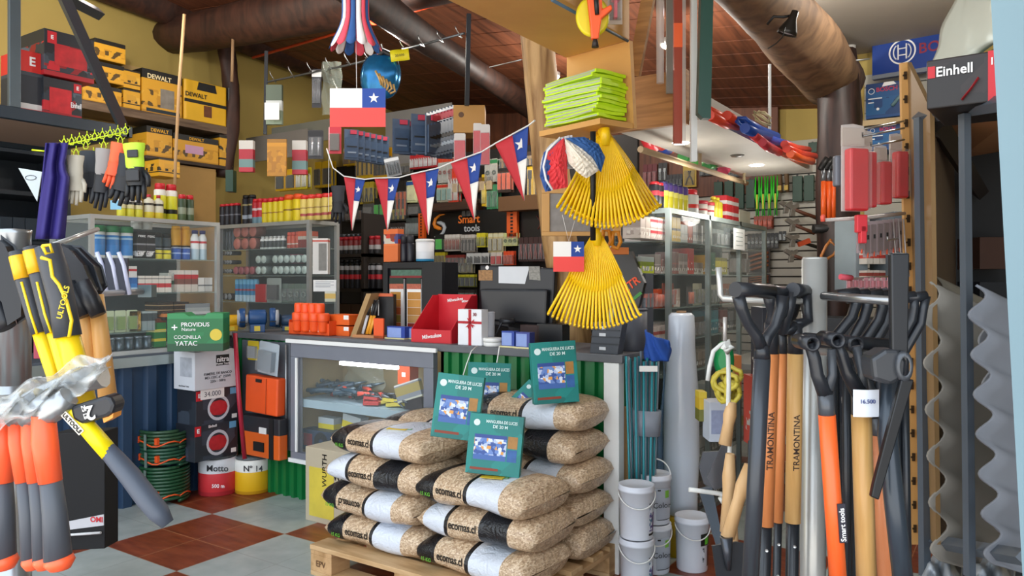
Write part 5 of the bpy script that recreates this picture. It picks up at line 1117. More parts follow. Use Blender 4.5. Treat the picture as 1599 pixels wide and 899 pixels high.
# ---- goods in the counter case
def pile(fn, n, px0, px1, z, y, label, cat, group, rs=5):
    rnd = random.Random(rs); root = None
    for i in range(n):
        t = (i+.5)/n; p0 = q(px0, 620, ('y', y))[0]; p1 = q(px1, 620, ('y', y))[0]; p = p0.lerp(p1, t); p.y = y+rnd.uniform(-.03, .05); p.z = z+rnd.uniform(0, .012)+(i % 2)*.012
        e = (rnd.uniform(-.25, .1), rnd.uniform(-.3, .3), rnd.uniform(-.8, .8))
        if root is None: root = fn(); tag(root, label, cat, group if n > 1 else None)
        else: root = copy_tree(root)
        root.location = p; root.rotation_euler = e
zs1 = .26+.378
def tool_a(c1, c2, L=.2):
    def f():
        o = MB().tube([(-L/2, 0, 0), (-L*.1, .01, .012), (L*.1, 0, .012)], .014, 8).build('hand_tool', m(c1, .4)); MB().tube([(L*.1, 0, .012), (L*.3, 0, .012), (L/2, .015, .01)], [.012, .008, .004], 6).build('steel_head', m(c2, .3, .7), o); return o
    return f
pile(tool_a('2A4658', '8A9AA4'), 12, 490, 560, zs1+.02, .12, 'blue grey handled pliers heaped on the glass case shelf', 'tool', 'blue grey tools in the case', 3)
pile(tool_a('3A4E5E', '7A8A94'), 10, 492, 575, zs1+.05, .22, 'grey green handled tool in the rear heap of the glass case', 'tool', 'rear tools in the case', 8)
pile(tool_a('E0503A', '8A9098'), 7, 515, 625, zs1+.025, .14, 'orange red handled tool in the glass case heap', 'tool', 'orange handled tools in the case', 4)
pile(tool_a('1c2024', '6A7078'), 10, 560, 630, zs1+.02, .10, 'black handled tool in the glass case heap', 'tool', 'black handled tools in the case', 6)
pile(lambda: MB().box(-.06, .06, -.04, .04, 0, .02).build('small_pack', m('C9B838', .5), bevel=.002), 3, 598, 622, zs1, .09, 'flat yellow pack on the glass case shelf', 'pack', 'flat yellow packs in the case', 2)
pile(lambda: MB().box(-.05, .05, -.03, .03, 0, .018).build('small_pack', m('B8322E', .5), bevel=.002), 3, 570, 590, zs1, .08, 'flat red and blue pack on the glass case shelf', 'pack', 'flat red packs in the case', 9)
one(mk_carton(m('E8581C', .5), .08, [(.35, .65, .35, .55, W_M)]), 621, 640, 566, 600, ('y', .2), 'orange upright carton in the back of the glass case', 'box')
one(mk_carton(bands(((0, 'C8C8B8'), (.1, '8A9098'), (.35, 'A89858'), (.85, '8A9098'), (.92, 'E0E0DC'))), .03), 620, 660, 596, 624, ('y', .06), 'tilted grey and gold trowel pack in front on the case shelf', 'pack', tilt=-18)
one(mk_carton(m('2A2024', .4, 0, .4, 40), .06), 633, 660, 622, 640, ('y', .07), 'dark box of small parts at the end of the case shelf', 'box', tilt=-12)
one(lambda w, h: bag(w, h), 540, 600, 568, 606, ('y', .3), 'crumpled grey plastic bag at the back of the glass case', 'bag')
one(mk_carton(bands(((0, 'C8D0D4'), (.45, 'D8C81C'), (.75, 'B8C4C8'))), .07, name='cutting_disc_carton'), 497, 521, 652, 690, ('y', .12), 'pale carton with a yellow band on the case floor, first from the frame', 'box')
one(mk_carton(bands(((0, 'C8D0D4'), (.4, 'D8C81C'), (.7, 'B8C4C8'))), .07, name='cutting_disc_carton'), 532, 560, 648, 684, ('y', .12), 'pale carton with a yellow band on the case floor, beside the dark disc box', 'box', tilt=8)
one(mk_carton(bands(((0, 'C8D0D4'), (.4, 'D8D03A'), (.7, 'B8C4C8'))), .07, name='cutting_disc_carton'), 565, 596, 662, 692, ('y', .12), 'pale carton with a yellow band on the case floor, near the pellet bags', 'box')
def discbox(w, h):
    o = MB().box(-w/2, w/2, 0, .1, 0, h).build('disc_carton', m('2A3A50', .5), bevel=.002)
    MB().lathe([(w*.08, 0), (w*.24, 0)], 20, 0, Matrix.Translation((w*.16, -.002, h*.45)) @ Matrix.Rotation(math.pi/2, 4, 'X'), cap=False).build('ring_picture', K_, o); MB().box(-w*.45, -w*.15, -.002, 0, h*.2, h*.8).build('red_print', m('7A2A30', .5, 0, .4, 40), o); return o
one(discbox, 472, 517, 672, 704, ('y', .05), 'dark blue carton printed with a round disc on the case floor', 'box')
one(mk_carton(m('3A3428', .5, 0, .3, 30), .12), 484, 500, 640, 668, ('y', .3), 'small brown carton in the dim back of the case', 'box')
one(mk_carton(m('2A5A40', .5, 0, .2, 30), .12), 600, 640, 640, 672, ('y', .2), 'dark green carton on the case floor near the light hose cartons', 'box')
# ---- counter top goods
TOPZ = 1.04
def torchbox(w, h):
    o = MB().box(-w/2, w/2, 0, .003, 0, h).box(-w/2, w/2, .12, .123, 0, h*1.3).box(-w/2, -w/2+.003, .003, .12, 0, h*1.2).box(w/2-.003, w/2, .003, .12, 0, h*1.2).box(-w/2, w/2, 0, .12, 0, .003).build('display_tray', m('E0501A', .5))
    MB().box(-w*.12, w*.3, -.0015, 0, h*.3, h*.8).build('white_label', W_M, o); text(o, 'ABRAXN', w*.09, -.003, h*.57, h*.32, m('C03A18'), bold=.03, sx=.8); return o
one(torchbox, 451, 514, 503, 522, ('y', .04), 'orange cardboard tray holding the orange silicone tubes', 'tray', z=TOPZ)
def torch(w, h):
    o = MB().lathe([(w*.36, 0), (w*.42, h*.1), (w*.45, h*.55), (w*.5, h*.62), (w*.5, h*.95), (w*.42, h)], 12, 0).build('orange_torch', m('F0561E', .4)); MB().lathe([(w*.46, h*.56), (w*.52, h*.58), (w*.46, h*.6)], 12, 0, cap=False).build('ring', m('C8401A'), o); return o
for (px0, px1, n, yy, hh) in ((462, 505, 4, .08, 44), (459, 512, 4, .04, 30)):
    row(torch, n, px0, px1, 505, hh, ('y', yy), 'bright orange upright torch in the rear row of the tray' if hh > 40 else 'bright orange upright torch in the front row of the tray', 'torch', 'rear orange torches' if hh > 40 else 'front orange torches', z=TOPZ+.02, fill=.98)
one(mk_carton(m('E0601C', .5), .12, [(.75, .98, .55, .95, W_M)]), 513, 545, 506, 521, ('y', .1), 'flat orange carton under its twin beside the torch tray', 'box', z=TOPZ)
one(mk_carton(m('E0601C', .5), .12, [(.75, .98, .55, .95, W_M)]), 512, 545, 489, 505, ('y', .1), 'flat orange carton on top of its twin beside the torch tray', 'box', z=TOPZ+.068)
# knife display
c, wk, hk, _ = span(549, 598, 455, 524, ('y', .08)); kd = empty('knife_display', (c.x, c.y, TOPZ), .1, 'leaning cardboard stand of snap knives with orange handles', 'display')
MB().prism([(-wk/2, 0), (-wk*.35, 0), (wk*.12, hk), (-wk*.02, hk)], .0, .12).build('cardboard_side', m('A8875A', .7), kd)
MB().box(-wk*.3, wk/2, .09, .12, 0, hk*.98).build('backboard', m('1E1E20', .5), kd); MB().box(-wk*.4, wk*.5, -.01, .12, 0, hk*.06).build('tray', m('C88A5A', .6), kd); MB().box(wk*.22, wk*.5, -.01, .0, 0, hk*.45).build('orange_panel', ORG, kd)
MB().box(-wk*.0, wk*.5, .08, .09, hk*.93, hk*1.0).build('orange_header', m('C8603A'), kd)
for (x, cA, cB) in ((-.02, 'C8C8CC', '1c1c1e'), (.012, 'E8A030', '1c1c1e'), (.034, 'E8A030', '2a2a2a')):
    MB().tube([(x-.03, .02, hk*.08), (x, .03, hk*.5)], .011, 8, rz=.5).build('knife_body', m(cA, .4), kd); MB().tube([(x, .03, hk*.5), (x+.01, .05, hk*.85)], .010, 8, rz=.5).build('knife_end', m(cB, .4), kd)
    MB().tube([(x-.012, .05, hk*.45), (x-.012, .052, hk*.85), (x+.014, .052, hk*.85), (x+.014, .05, hk*.5)], .003, 5).build('white_loop', W_M, kd)
# wood stain sample display
def stain(w, h):
    o = MB().box(-w/2, w/2, .02, .16, 0, h).box(-w/2, -w*.42, 0, .02, 0, h).box(w*.17, w/2, 0, .02, 0, h).box(-w*.42, w*.17, 0, .02, h*.92, h).build('sample_display', m('16181E', .45), bevel=.002)
    cols = ['C08A3A', 'B87A34', 'B0562A', '8A7A34', 'C0662E'], ['B8823E', 'C48C44', 'B07A38', 'B88A50', '8A2A18']
    for s in (0, 1):
        x0 = -w*.39+s*w*.30; x1 = x0+w*.24
        MB().box(x0, x1, .005, .018, h*.02, h*.78).build('sample_card', W_M, o)
        for i, cc in enumerate(cols[s]): MB().box(x0+w*.015, x1-w*.04*(1-s)-w*.005, .003, .006, h*(.50-.105*i), h*(.60-.105*i)).build('stain_swatch', m(cc, .5, 0, .12, 30), o)
        MB().box(x0, x1, .003, .006, h*.64, h*.71).build('red_wood_picture', m('B0604A', .5, 0, .6, 60), o); MB().box(x0, x1, .002, .006, h*.71, h*.79).build('dark_header', m('1E3028', .5, 0, .3, 40), o)
    MB().box(-w*.36, w*.16, .003, .012, h*.82, h*.9).build('top_picture', m('4A6A5A', .5, 0, .6, 50), o); MB().box(-w*.38, w*.17, .001, .012, h*.79, h*.82).build('red_strip', m('7A2024'), o)
    return o
one(stain, 598, 690, 411, 527, ('y', .30), 'black wood stain display with two columns of brown swatches', 'display', z=TOPZ)
one(mk_carton(bands(((0, 'D8703A'), (.5, 'E07A44'), (.55, '9A6A5A'), (.85, 'E0703A')), blobs=(.55, .85, ['4A4A80', 'C8C0B0', '8A3A2A', 'C83A2A']), bs=22), .06), 599, 621, 360, 411, ('y', .38), 'orange and photo printed carton standing on the stain display', 'box', z=TOPZ+.47)
one(mk_tub(bands(((0, '2A8AB8'), (.12, 'D8DCE0'), (.5, 'E4E6E8'))), W_M, lh=.12), 643, 666, 376, 411, ('y', .38), 'white tub with a blue corner standing on the stain display', 'tub', z=TOPZ+.47)
row(mk_spray(m('1c1c26', .4), m('2a2a30'), ch=.3), 2, 622, 642, 411, 42, ('y', .4), 'dark bottle between the orange carton and white tub', 'bottle', 'dark bottles on the stain display', z=TOPZ+.47)
def calbox(w, h, c1='24429A'):
    o = MB().box(-w/2, w/2, 0, .05, 0, h).build('cube_calendar', m(c1, .5), bevel=.002); MB().box(-w*.45, w*.3, -.001, 0, h*.12, h*.9).build('pale_face', m('8AA0D8', .5, 0, .2, 20), o); MB().box(-w*.55, w*.55, -.012, .05, -.001, h*.08).build('cream_base', m('E0D8A0'), o); return o
one(calbox, 604, 632, 508, 527, ('y', .1), 'small blue cube calendar in front of the stain display', 'calendar', z=TOPZ+.002)
one(calbox, 633, 645, 508, 526, ('y', .14), 'small dark blue cube half hidden behind the red display', 'calendar', z=TOPZ+.002)
# red display tray
c, wr, hr_, _ = span(641, 742, 462, 536, ('y', -.0)); rd = empty('red_display', (c.x, c.y+.02, TOPZ), .05, 'red stepped cardboard display tray with white script lettering', 'display')
RC = m('C81E2C', .45)
MB().prism([(-wr/2, 0), (wr*.1, 0), (wr*.1, hr_*.28), (-wr*.5, hr_*.28)], -.003, 0).build('front_panel', RC, rd)
def side(x, name):
    pts = [(0, 0), (.26, 0), (.26, hr_), (.2, hr_), (0, hr_*.28)]
    b = MB(); b.add([(x, y, z) for y, z in pts]+[(x+.004, y, z) for y, z in pts], [(4,3,2,1,0), (5,6,7,8,9)]+[(i, (i+1) % 5, 5+(i+1) % 5, 5+i) for i in range(5)]); b.build(name, RC, rd)
side(-wr/2, 'side_panel'); side(wr*.1, 'side_panel')
MB().box(-wr/2, wr*.1, .256, .26, 0, hr_*1.02).build('back_panel', RC, rd); MB().box(-wr/2, wr*.1, 0, .26, 0, .004).build('base', RC, rd)
text(rd, 'Milwaukee', -wr*.18, -.005, hr_*.14, hr_*.12, TW, bold=.02, ry=-8); text(rd, 'Milwaukee', -wr*.22, .25, hr_*.9, hr_*.1, TW, bold=.02, ry=-8); text(rd, 'Milwaukee', -wr*.02, .25, hr_*.88, hr_*.08, TW, bold=.02, ry=-8)
for i in range(4): MB().rod((wr*.02, .08+.04*i, .03+.03*i), (wr*.08, .08+.04*i, .03+.03*i), .014, n=10).build('marker_pen', m('C8CCD0', .3, .3), rd)
def gift(w, h):
    o = MB().box(-w/2, w/2, 0, .06, 0, h).build('gift_box', m('E4E6EA', .5), bevel=.002); RB_ = m('B01828', .5)
    MB().box(-w*.05, w*.07, -.001, 0, 0, h).box(-w/2, w/2, -.001, 0, h*.60, h*.67).build('red_ribbon', RB_, o)
    b = MB()
    for k in range(5):
        a = k*1.2566+.5; b.prism([(w*.01, h*.62), (w*.01+w*.26*math.cos(a-.25), h*.62+h*.16*math.sin(a-.25)), (w*.01+w*.2*math.cos(a), h*.62+h*.12*math.sin(a)), (w*.01+w*.26*math.cos(a+.25), h*.62+h*.16*math.sin(a+.25))], -.004-.0003*k, -.002)
    b.build('red_bow', RB_, o); text(o, '30', w*.22, -.003, h*.86, h*.13, m('8A2A34'), bold=.03); return o
one(gift, 715, 752, 480, 536, ('y', -.0), 'white gift box with a red ribbon and bow on the counter', 'box', z=TOPZ)
one(mk_tub(clear('D8DCE4', .45), clear('D8DCE4', .4), lh=.05, name='clear_tub'), 750, 766, 482, 534, ('y', .06), 'clear plastic tub just behind the gift box', 'tub', z=TOPZ)
one(mk_tub(W_M, W_M, lh=.5, name='tape_roll'), 748, 775, 527, 540, ('y', -.01), 'white tape roll lying flat on the counter edge', 'tape roll', z=TOPZ)
one(calbox, 783, 803, 515, 540, ('y', -.0), 'blue cube calendar beside the white tape roll', 'calendar', z=TOPZ+.002)
one(lambda w, h: calbox(w, h, '3A4690'), 805, 827, 515, 540, ('y', -.01), 'paler blue cube calendar beside its darker twin', 'calendar', z=TOPZ+.002)
# back of the till screen
mo = empty('till_screen', (q(805, 525, ('y', .34))[0].x, .34, TOPZ), .12, 'large black till screen seen from behind with papers stuck on', 'screen')
W_ = 128*4.4/1200*1.05; Hm = .44
MB().prism([(-W_/2, .10), (W_/2-.02, .04), (W_/2, Hm-.02), (-W_/2+.01, Hm)], 0, .05).build('casing', m('181A20', .4), mo, bevel=.01)
MB().prism([(-W_*.42, .12), (W_*.42, .1), (W_*.44, .3), (-W_*.44, .3)], -.04, 0).build('rear_bulge', m('14161B', .35), mo, bevel=.012)
MB().box(-.05, .07, .0, .04, .0, .2).box(-.12, .14, -.1, .12, 0, .015).build('stand', m('121317', .4), mo, bevel=.004)
MB().prism([(-W_*.22, .335), (.06, .33), (.09, .43), (-W_*.22, .43)], -.002, 0).build('white_paper', m('D8DCE0', .6), mo)
MB().prism([(W_*.18, .355), (W_*.32, .35), (W_*.31, .43), (W_*.17, .43)], -.002, 0).build('patterned_sticker', m('8A8880', .5, 0, .8, 90), mo)
MB().prism([(-W_*.49, .35), (-W_*.3, .35), (-W_*.3, .41), (-W_*.49, .41)], -.002, 0).build('photo_sticker', m('9A7040', .5, 0, .9, 60), mo)
MB().lathe([(0, 0), (.012, 0)], 14, 0, Matrix.Translation((-W_*.37, -.004, .425)) @ Matrix.Rotation(math.pi/2, 4, 'X'), cap=False).build('round_sticker', W_M, mo)
b = MB(); b.tube([(0, 0, .02), (.05, -.01, .12), (.06, 0, .13)], .005, 6); b.rod((.04, 0, .13), (.12, 0, .13), .016); b.tube([(.05, -.02, 0), (.07, -.02, .04), (.1, -.02, .09)], .004, 6); b.tube([(.09, -.02, .0), (.12, -.02, .05), (.13, -.02, .08)], .004, 6)
b.build('wire_stand', m('2A2C30', .35, .5), label='small wire desk stand with a black roller before the screen', cat='stand', loc=(q(770, 530, ('y', .1))[0].x, .1, TOPZ), rz=.3)
one(mk_carton(m('2E1410', .5), .05), 812, 842, 505, 536, ('y', .2), 'dark brown card reader beside the till screen', 'card reader', z=TOPZ)
one(mk_carton(m('0F1013', .4), .08), 838, 878, 508, 542, ('y', .2), 'plain black box at the foot of the till screen', 'box', z=TOPZ)
# things at the end of the counter
def catal(w, h):
    o = MB().prism([(-w/2, 0), (w*.35, 0), (w/2, h), (-w*.4, h)], 0, .06).build('key_rack', m('3E434B', .5), bevel=.002)
    for k, z in enumerate((.12, .56, .78)): MB().box(-w*.2, w*.0, -.003, 0, h*z, h*(z+.1)).build('white_tag', m('C8CCD0'), o)
    for z in (.3, .52, .74): MB().box(-w*.45, w*.42, -.004, 0, h*z, h*z+.006).build('ledge', m('2C3036'), o)
    return o
one(catal, 921, 972, 507, 556, ('y', -.02), 'dark grey sloping rack with three small white tags on the counter end', 'rack', z=TOPZ)
one(mk_tub(m('4A4E58', .5), m('4A4E58', .5), name='grey_bin', lh=.05), 955, 1000, 478, 545, ('y', .15), 'round grey bin behind the sloping rack', 'bin', z=TOPZ)
one(mk_carton(m('454A54', .5), .1, name='grey_board'), 972, 1008, 430, 548, ('y', .3), 'tall grey board at the counter end behind the rake', 'board', z=TOPZ)
def drl(w, h):
    o = MB().prism([(-w/2, 0), (w*.3, -h*.02), (w/2, h*.45), (w*.1, h), (-w*.45, h*.95)], 0, .03).build('black_pack', m('1C1A18', .4, 0, .3, 20))
    text(o, 'ETR', w*.12, -.003, h*.42, h*.2, m('E8501E'), bold=.04, ry=-35); MB().box(-.05, .05, -.003, 0, -.008, .008, M=Matrix.Translation((w*.2, 0, h*.18)) @ Matrix.Rotation(R(-38), 4, 'Y')).build('green_strip', m('3A8A3A'), o); return o
one(drl, 955, 1006, 392, 482, ('y', .26), 'black tool pack with orange letters partly behind the lower rake', 'pack')
def cloth(w, h):
    return MB().grid(lambda u, v: (-w/2+w*u, -.05*math.sin(math.pi*u)-.015*math.sin(u*14+v*6), h*v*(1-.35*u)), 14, 12).build('blue_cloth', m('1E4CA0', .8, 0, .15, 12), solid=.01)
one(cloth, 1008, 1046, 515, 562, ('y', .12), 'bright blue cloth or bag behind the plastic film roll', 'cloth')
MB().tube([at(745, 540, 4.0)]+[at(*p, 3.75) for p in ((736, 548), (728, 570), (722, 590))], .003, 6).build('white_string', W_M, label='white cord hanging from the counter to the nearest light hose carton', cat='cord')
MB().tube([at(*p, 3.85) for p in ((780, 540), (777, 560), (772, 585), (760, 615))], .003, 6).build('white_string', W_M, label='white cord hanging from the counter before the rear light hose carton', cat='cord')
# ---- rods, film roll, buckets
c, _ = q(1003, 899, ('D', 3.75)); rb_ = None
rnd = random.Random(4)
TL = m('2E8A94', .35, .2); GL = m('7E8C98', .35, .3)
for i in range(16):
    px = 978+50*i/15+rnd.uniform(-1, 1); top = rnd.uniform(555, 566) if i not in (7, 13) else 548; Dd = 3.62+.02*(i % 4)
    a = at(px, top, Dd); e = at(1003+(px-1003)*.62, 800, Dd); e.z = 0.0
    if i < 2: proto = MB().rod((0, 0, 0), (0, 0, 1), .0058, n=8).build('metal_rod', TL if i == 0 else GL, label='thin teal blue rod standing in the bundle by the counter end' if i == 0 else 'thin grey rod standing in the bundle by the counter end', cat='rod', group='teal rods' if i == 0 else 'grey rods'); pr_ = [proto] if i == 0 else pr_+[proto]; o = proto
    else: o = pr_[i % 2].copy(); COL.objects.link(o)
    d = a-e; o.location = e; o.rotation_euler = d.to_track_quat('Z', 'Y').to_euler(); o.scale = (1, 1, d.length)
a = at(1003, 640, 3.64); MB().lathe([(.075, 0), (.08, .12)], 18, 0, Matrix.Diagonal((1, .6, 1, 1)), cap=False).build('paper_wrap', m('7C828C', .6), label='grey paper wrap around the rod bundle', cat='wrap', loc=(a.x, a.y+.03, at(1003, 680, 3.64).z), solid=.002)
a = at(1015, 576, 3.6); MB().box(-.05, .035, -.002, .002, -.012, .015).build('price_card', W_M, label='small white price card tied to the rods', cat='card', loc=a, rz=YAW)
a = at(975, 790, 3.72); MB().box(-.025, .025, 0, .02, 0, 1).build('cardboard_strip', m('B08A58', .7), label='brown cardboard strip standing between the post and the rods', cat='strip', loc=(a.x, a.y, 0), rz=YAW).scale = (1, 1, .78)
c = at(1064, 810, 3.95)
fr_ = MB().lathe([(.082, 0), (.082, .3), (.092, .5), (.088, .8), (.07, 1.05), (.066, 1.21), (.05, 1.225)], 28, 0).build('film_roll', m('D2DCE8', .14, 0, .05, 5), label='tall upright roll of clear plastic film at the counter end', cat='film roll', loc=(c.x, c.y, 0))
MB().lathe([(.025, 1.2), (.025, 1.235), (.018, 1.235)], 14).build('cardboard_core', m('8A6A4A'), fr_)
MB().grid(lambda u, v: (-.09-.10*u*(1-.75*v)+.01*math.sin(v*9), -.02+.06*u+.02*math.sin(u*6+v*4), .02+1.0*v), 8, 14).build('loose_film', clear('7A9AB8', .5, .2), fr_, solid=.002)
WB = m('D9DDE6', .35)
def bucket(w, h, lab=True, handle=False, lid=True, gray=False):
    r = w/2; T = Matrix.Translation((0, r, 0))
    o = MB().lathe([(r*.88, 0), (r*.9, h*.02), (r*.97, h*.88), (r*1.03, h*.885), (r*1.03, h*.93), (r*.99, h*.935), (r*1.01, h*.99), (r*.95, h), (r*.88, h*.985), (r*.0, h*.98)], 32, 0, T).build('paint_bucket', WB)
    if lab:
        def arc(a0, a1, z0, z1, mat, name, k=1.012):
            b = MB(); b.grid(lambda u, v: (r*(.9+.07*(z0+(z1-z0)*v)/.88)*k*math.sin(R(a0+(a1-a0)*u)), r-r*(.9+.07*(z0+(z1-z0)*v)/.88)*k*math.cos(R(a0+(a1-a0)*u)), h*(z0+(z1-z0)*v)), 10, 1); return b.build(name, mat, o)
        if lab == 1:
            arc(38, 80, .08, .12, K_, 'dark_line'); arc(40, 58, .16, .6, bands(((0, '2A7A8A'), (.5, '4A6AA0')), blobs=(0, 1, ['D9DDE6', '3A6A8A', '5A4A8A', 'D9DDE6']), bs=90), 'colour_dots'); arc(60, 85, .14, .5, m('6A3A7A', .5, 0, .5, 40), 'purple_print'); arc(38, 46, .66, .69, K_, 'dark_mark')
        if lab == 2:
            arc(-5, 75, .10, .75, m('AEB4C0', .5), 'grey_label'); arc(30, 50, .55, .70, m('7AB83A'), 'green_leaf', 1.02); text(o, 'Color', r*.25, -.004, h*.42, h*.16, m('40454c')).rotation_euler[2] = .25; arc(0, 12, .70, .73, K_, 'dark_mark', 1.02); arc(0, 70, .10, .115, K_, 'dark_line', 1.02)
        if lab == 3:
            arc(18, 80, .50, .72, K_, 'black_label'); arc(36, 56, .52, .68, m('5AB82A'), 'green_leaf', 1.02); arc(52, 85, .10, .48, m('6A4034', .5, 0, .7, 50), 'brown_picture'); arc(26, 34, .2, .46, bands(((0, 'D9DDE6'), (.5, '7a8088')), blobs=(0, 1, ['D9DDE6', '50565c']), bs=90), 'small_print')
    if handle == 'up': MB().tube([(-r, r, h*.9)]+[(-r*math.cos(R(a)), r, h*.9+r*1.15*math.sin(R(a))) for a in range(10, 171, 10)]+[(r, r, h*.9)], .0035, 6).build('wire_handle', W_M, o)
    elif handle: MB().tube([(-r*1.02, r, h*.86)]+[(-r*1.04*math.cos(R(a)), r-r*1.05*math.sin(R(a)), h*.86-r*.75*math.sin(R(a))) for a in range(10, 171, 10)]+[(r*1.02, r, h*.86)], .003, 6).build('wire_handle', W_M, o)
    return o
def bk(px0, px1, pt, pb, D, label, z, **k_): one(lambda w, h: bucket(w, h, **k_), px0, px1, pt, pb, ('D', D), label, 'bucket', z=z)
bk(971, 1026, 840, 925, 3.38, 'plain white bucket under another, nearest the pallet corner', 0, lab=1, handle=True)
bk(970, 1027, 752, 836, 3.38, 'white bucket stacked on top, nearest the pallet corner', .242, lab=1, handle=True)
bk(1001, 1053, 820, 897, 3.62, 'white bucket with a grey label at the bottom of the rear pair', 0, lab=2, handle=True)
bk(1001, 1053, 743, 820, 3.62, 'white bucket with raised wire handle on top of the rear pair', .235, lab=2, handle='up')
bk(1060, 1114, 808, 893, 3.64, 'single white bucket with a black and green leaf label', 0, lab=3, handle=True)
MB().lathe([(.05, 0), (.055, .2)], 16, 0).build('yellow_bucket', m('C8A41C', .4), label='yellow bucket glimpsed between the white buckets', cat='bucket', loc=(q(1056, 880, ('D', 3.9))[0].x, q(1056, 880, ('D', 3.9))[0].y, 0))
# ================================================================ right side of the shop
VX = 2.62
def pyz(z, D): return 435-(z-1.4)*1200/D
v = vitrine('glass_cabinet', 0, 1.85, .36, 1.78, (.3, .56, .86, 1.05, 1.235, 1.42, 1.60), math.pi/2, (VX, .55, 0), 'long glass display cabinet with crowded shelves along the aisle', fr=.028, bars=(.62, 1.22), mt=m('8E9A98', .4, .5))
PV = ('x', VX-.05); PV2 = ('x', VX-.2)
# on its top
t0 = 1.785
row(mk_spray(bands(((0, '1c1c24'), (.5, 'B8303A'), (.7, '1c1c24'))), RED, ch=.12), 2, 1026, 1040, 326, 40, PV, 'black can with a red cap by the upper rakes', 'spray can', 'black cans with red caps by the rakes', z=t0)
row(mk_spray(bands(((0, 'B8B02A'), (.5, 'C8C460'), (.7, '4A3A7A'))), m('2A2A5A'), ch=.08), 5, 1040, 1078, 334, 42, PV, 'yellow and purple foam can on the long glass cabinet', 'spray can', 'yellow and purple foam cans', z=t0)
row(mk_spray(bands(((0, '7A7A90'), (.6, '4A3A7A'))), m('2A2A5A'), ch=.08), 4, 1044, 1080, 330, 40, PV2, 'grey and purple can behind the foam cans', 'spray can', 'grey and purple cans', z=t0)
row(mk_spray(bands(((0, 'B8BCBC'), (.3, 'C8342E'), (.5, 'C8CCC8'))), RED, ch=.22), 1, 1084, 1096, 338, 40, PV, 'white can with a large red cap in the middle of the cabinet top', 'spray can', None, z=t0)
row(mk_tub(bands(((0, 'D0CCC4'), (.45, 'B03A44'), (.6, 'D8D4CC'))), m('B02030'), lh=.22), 2, 1099, 1120, 343, 24, PV, 'white tub with a dark red lid on the cabinet top', 'tub', 'red lidded tubs', z=t0)
row(mk_bottle(bands(((0, 'C8B82A'), (.5, 'A89A20'))), m('C8B82A')), 2, 1119, 1131, 346, 34, PV, 'yellow bottle next to the red lidded tubs', 'bottle', 'yellow bottles on the long cabinet', z=t0)
row(mk_carton(bands(((0, 'B01E2A'), (.2, 'C8C0BC'), (.35, 'B81E2A'), (.65, 'C8C4C0'), (.8, 'B81E2A'))), .1), 2, 1134, 1154, 350, 38, PV, 'red and white carton stack at the end of the cabinet top', 'box', 'red and white cartons on the long cabinet', z=t0)
row(mk_carton(m('C8C8B4', .5), .1), 1, 1154, 1172, 354, 20, PV, 'plain cream carton at the far end of the cabinet top', 'box', None, z=t0)
row(mk_carton(m('24402E', .4), .08), 6, 1040, 1150, 334, 34, ('x', VX-.3), 'dark green pack behind the cans on the cabinet top', 'pack', 'dark green packs on the cabinet top', z=t0)
SH = [1.607, 1.427, 1.242, 1.057, .867, .567, .307, .03]
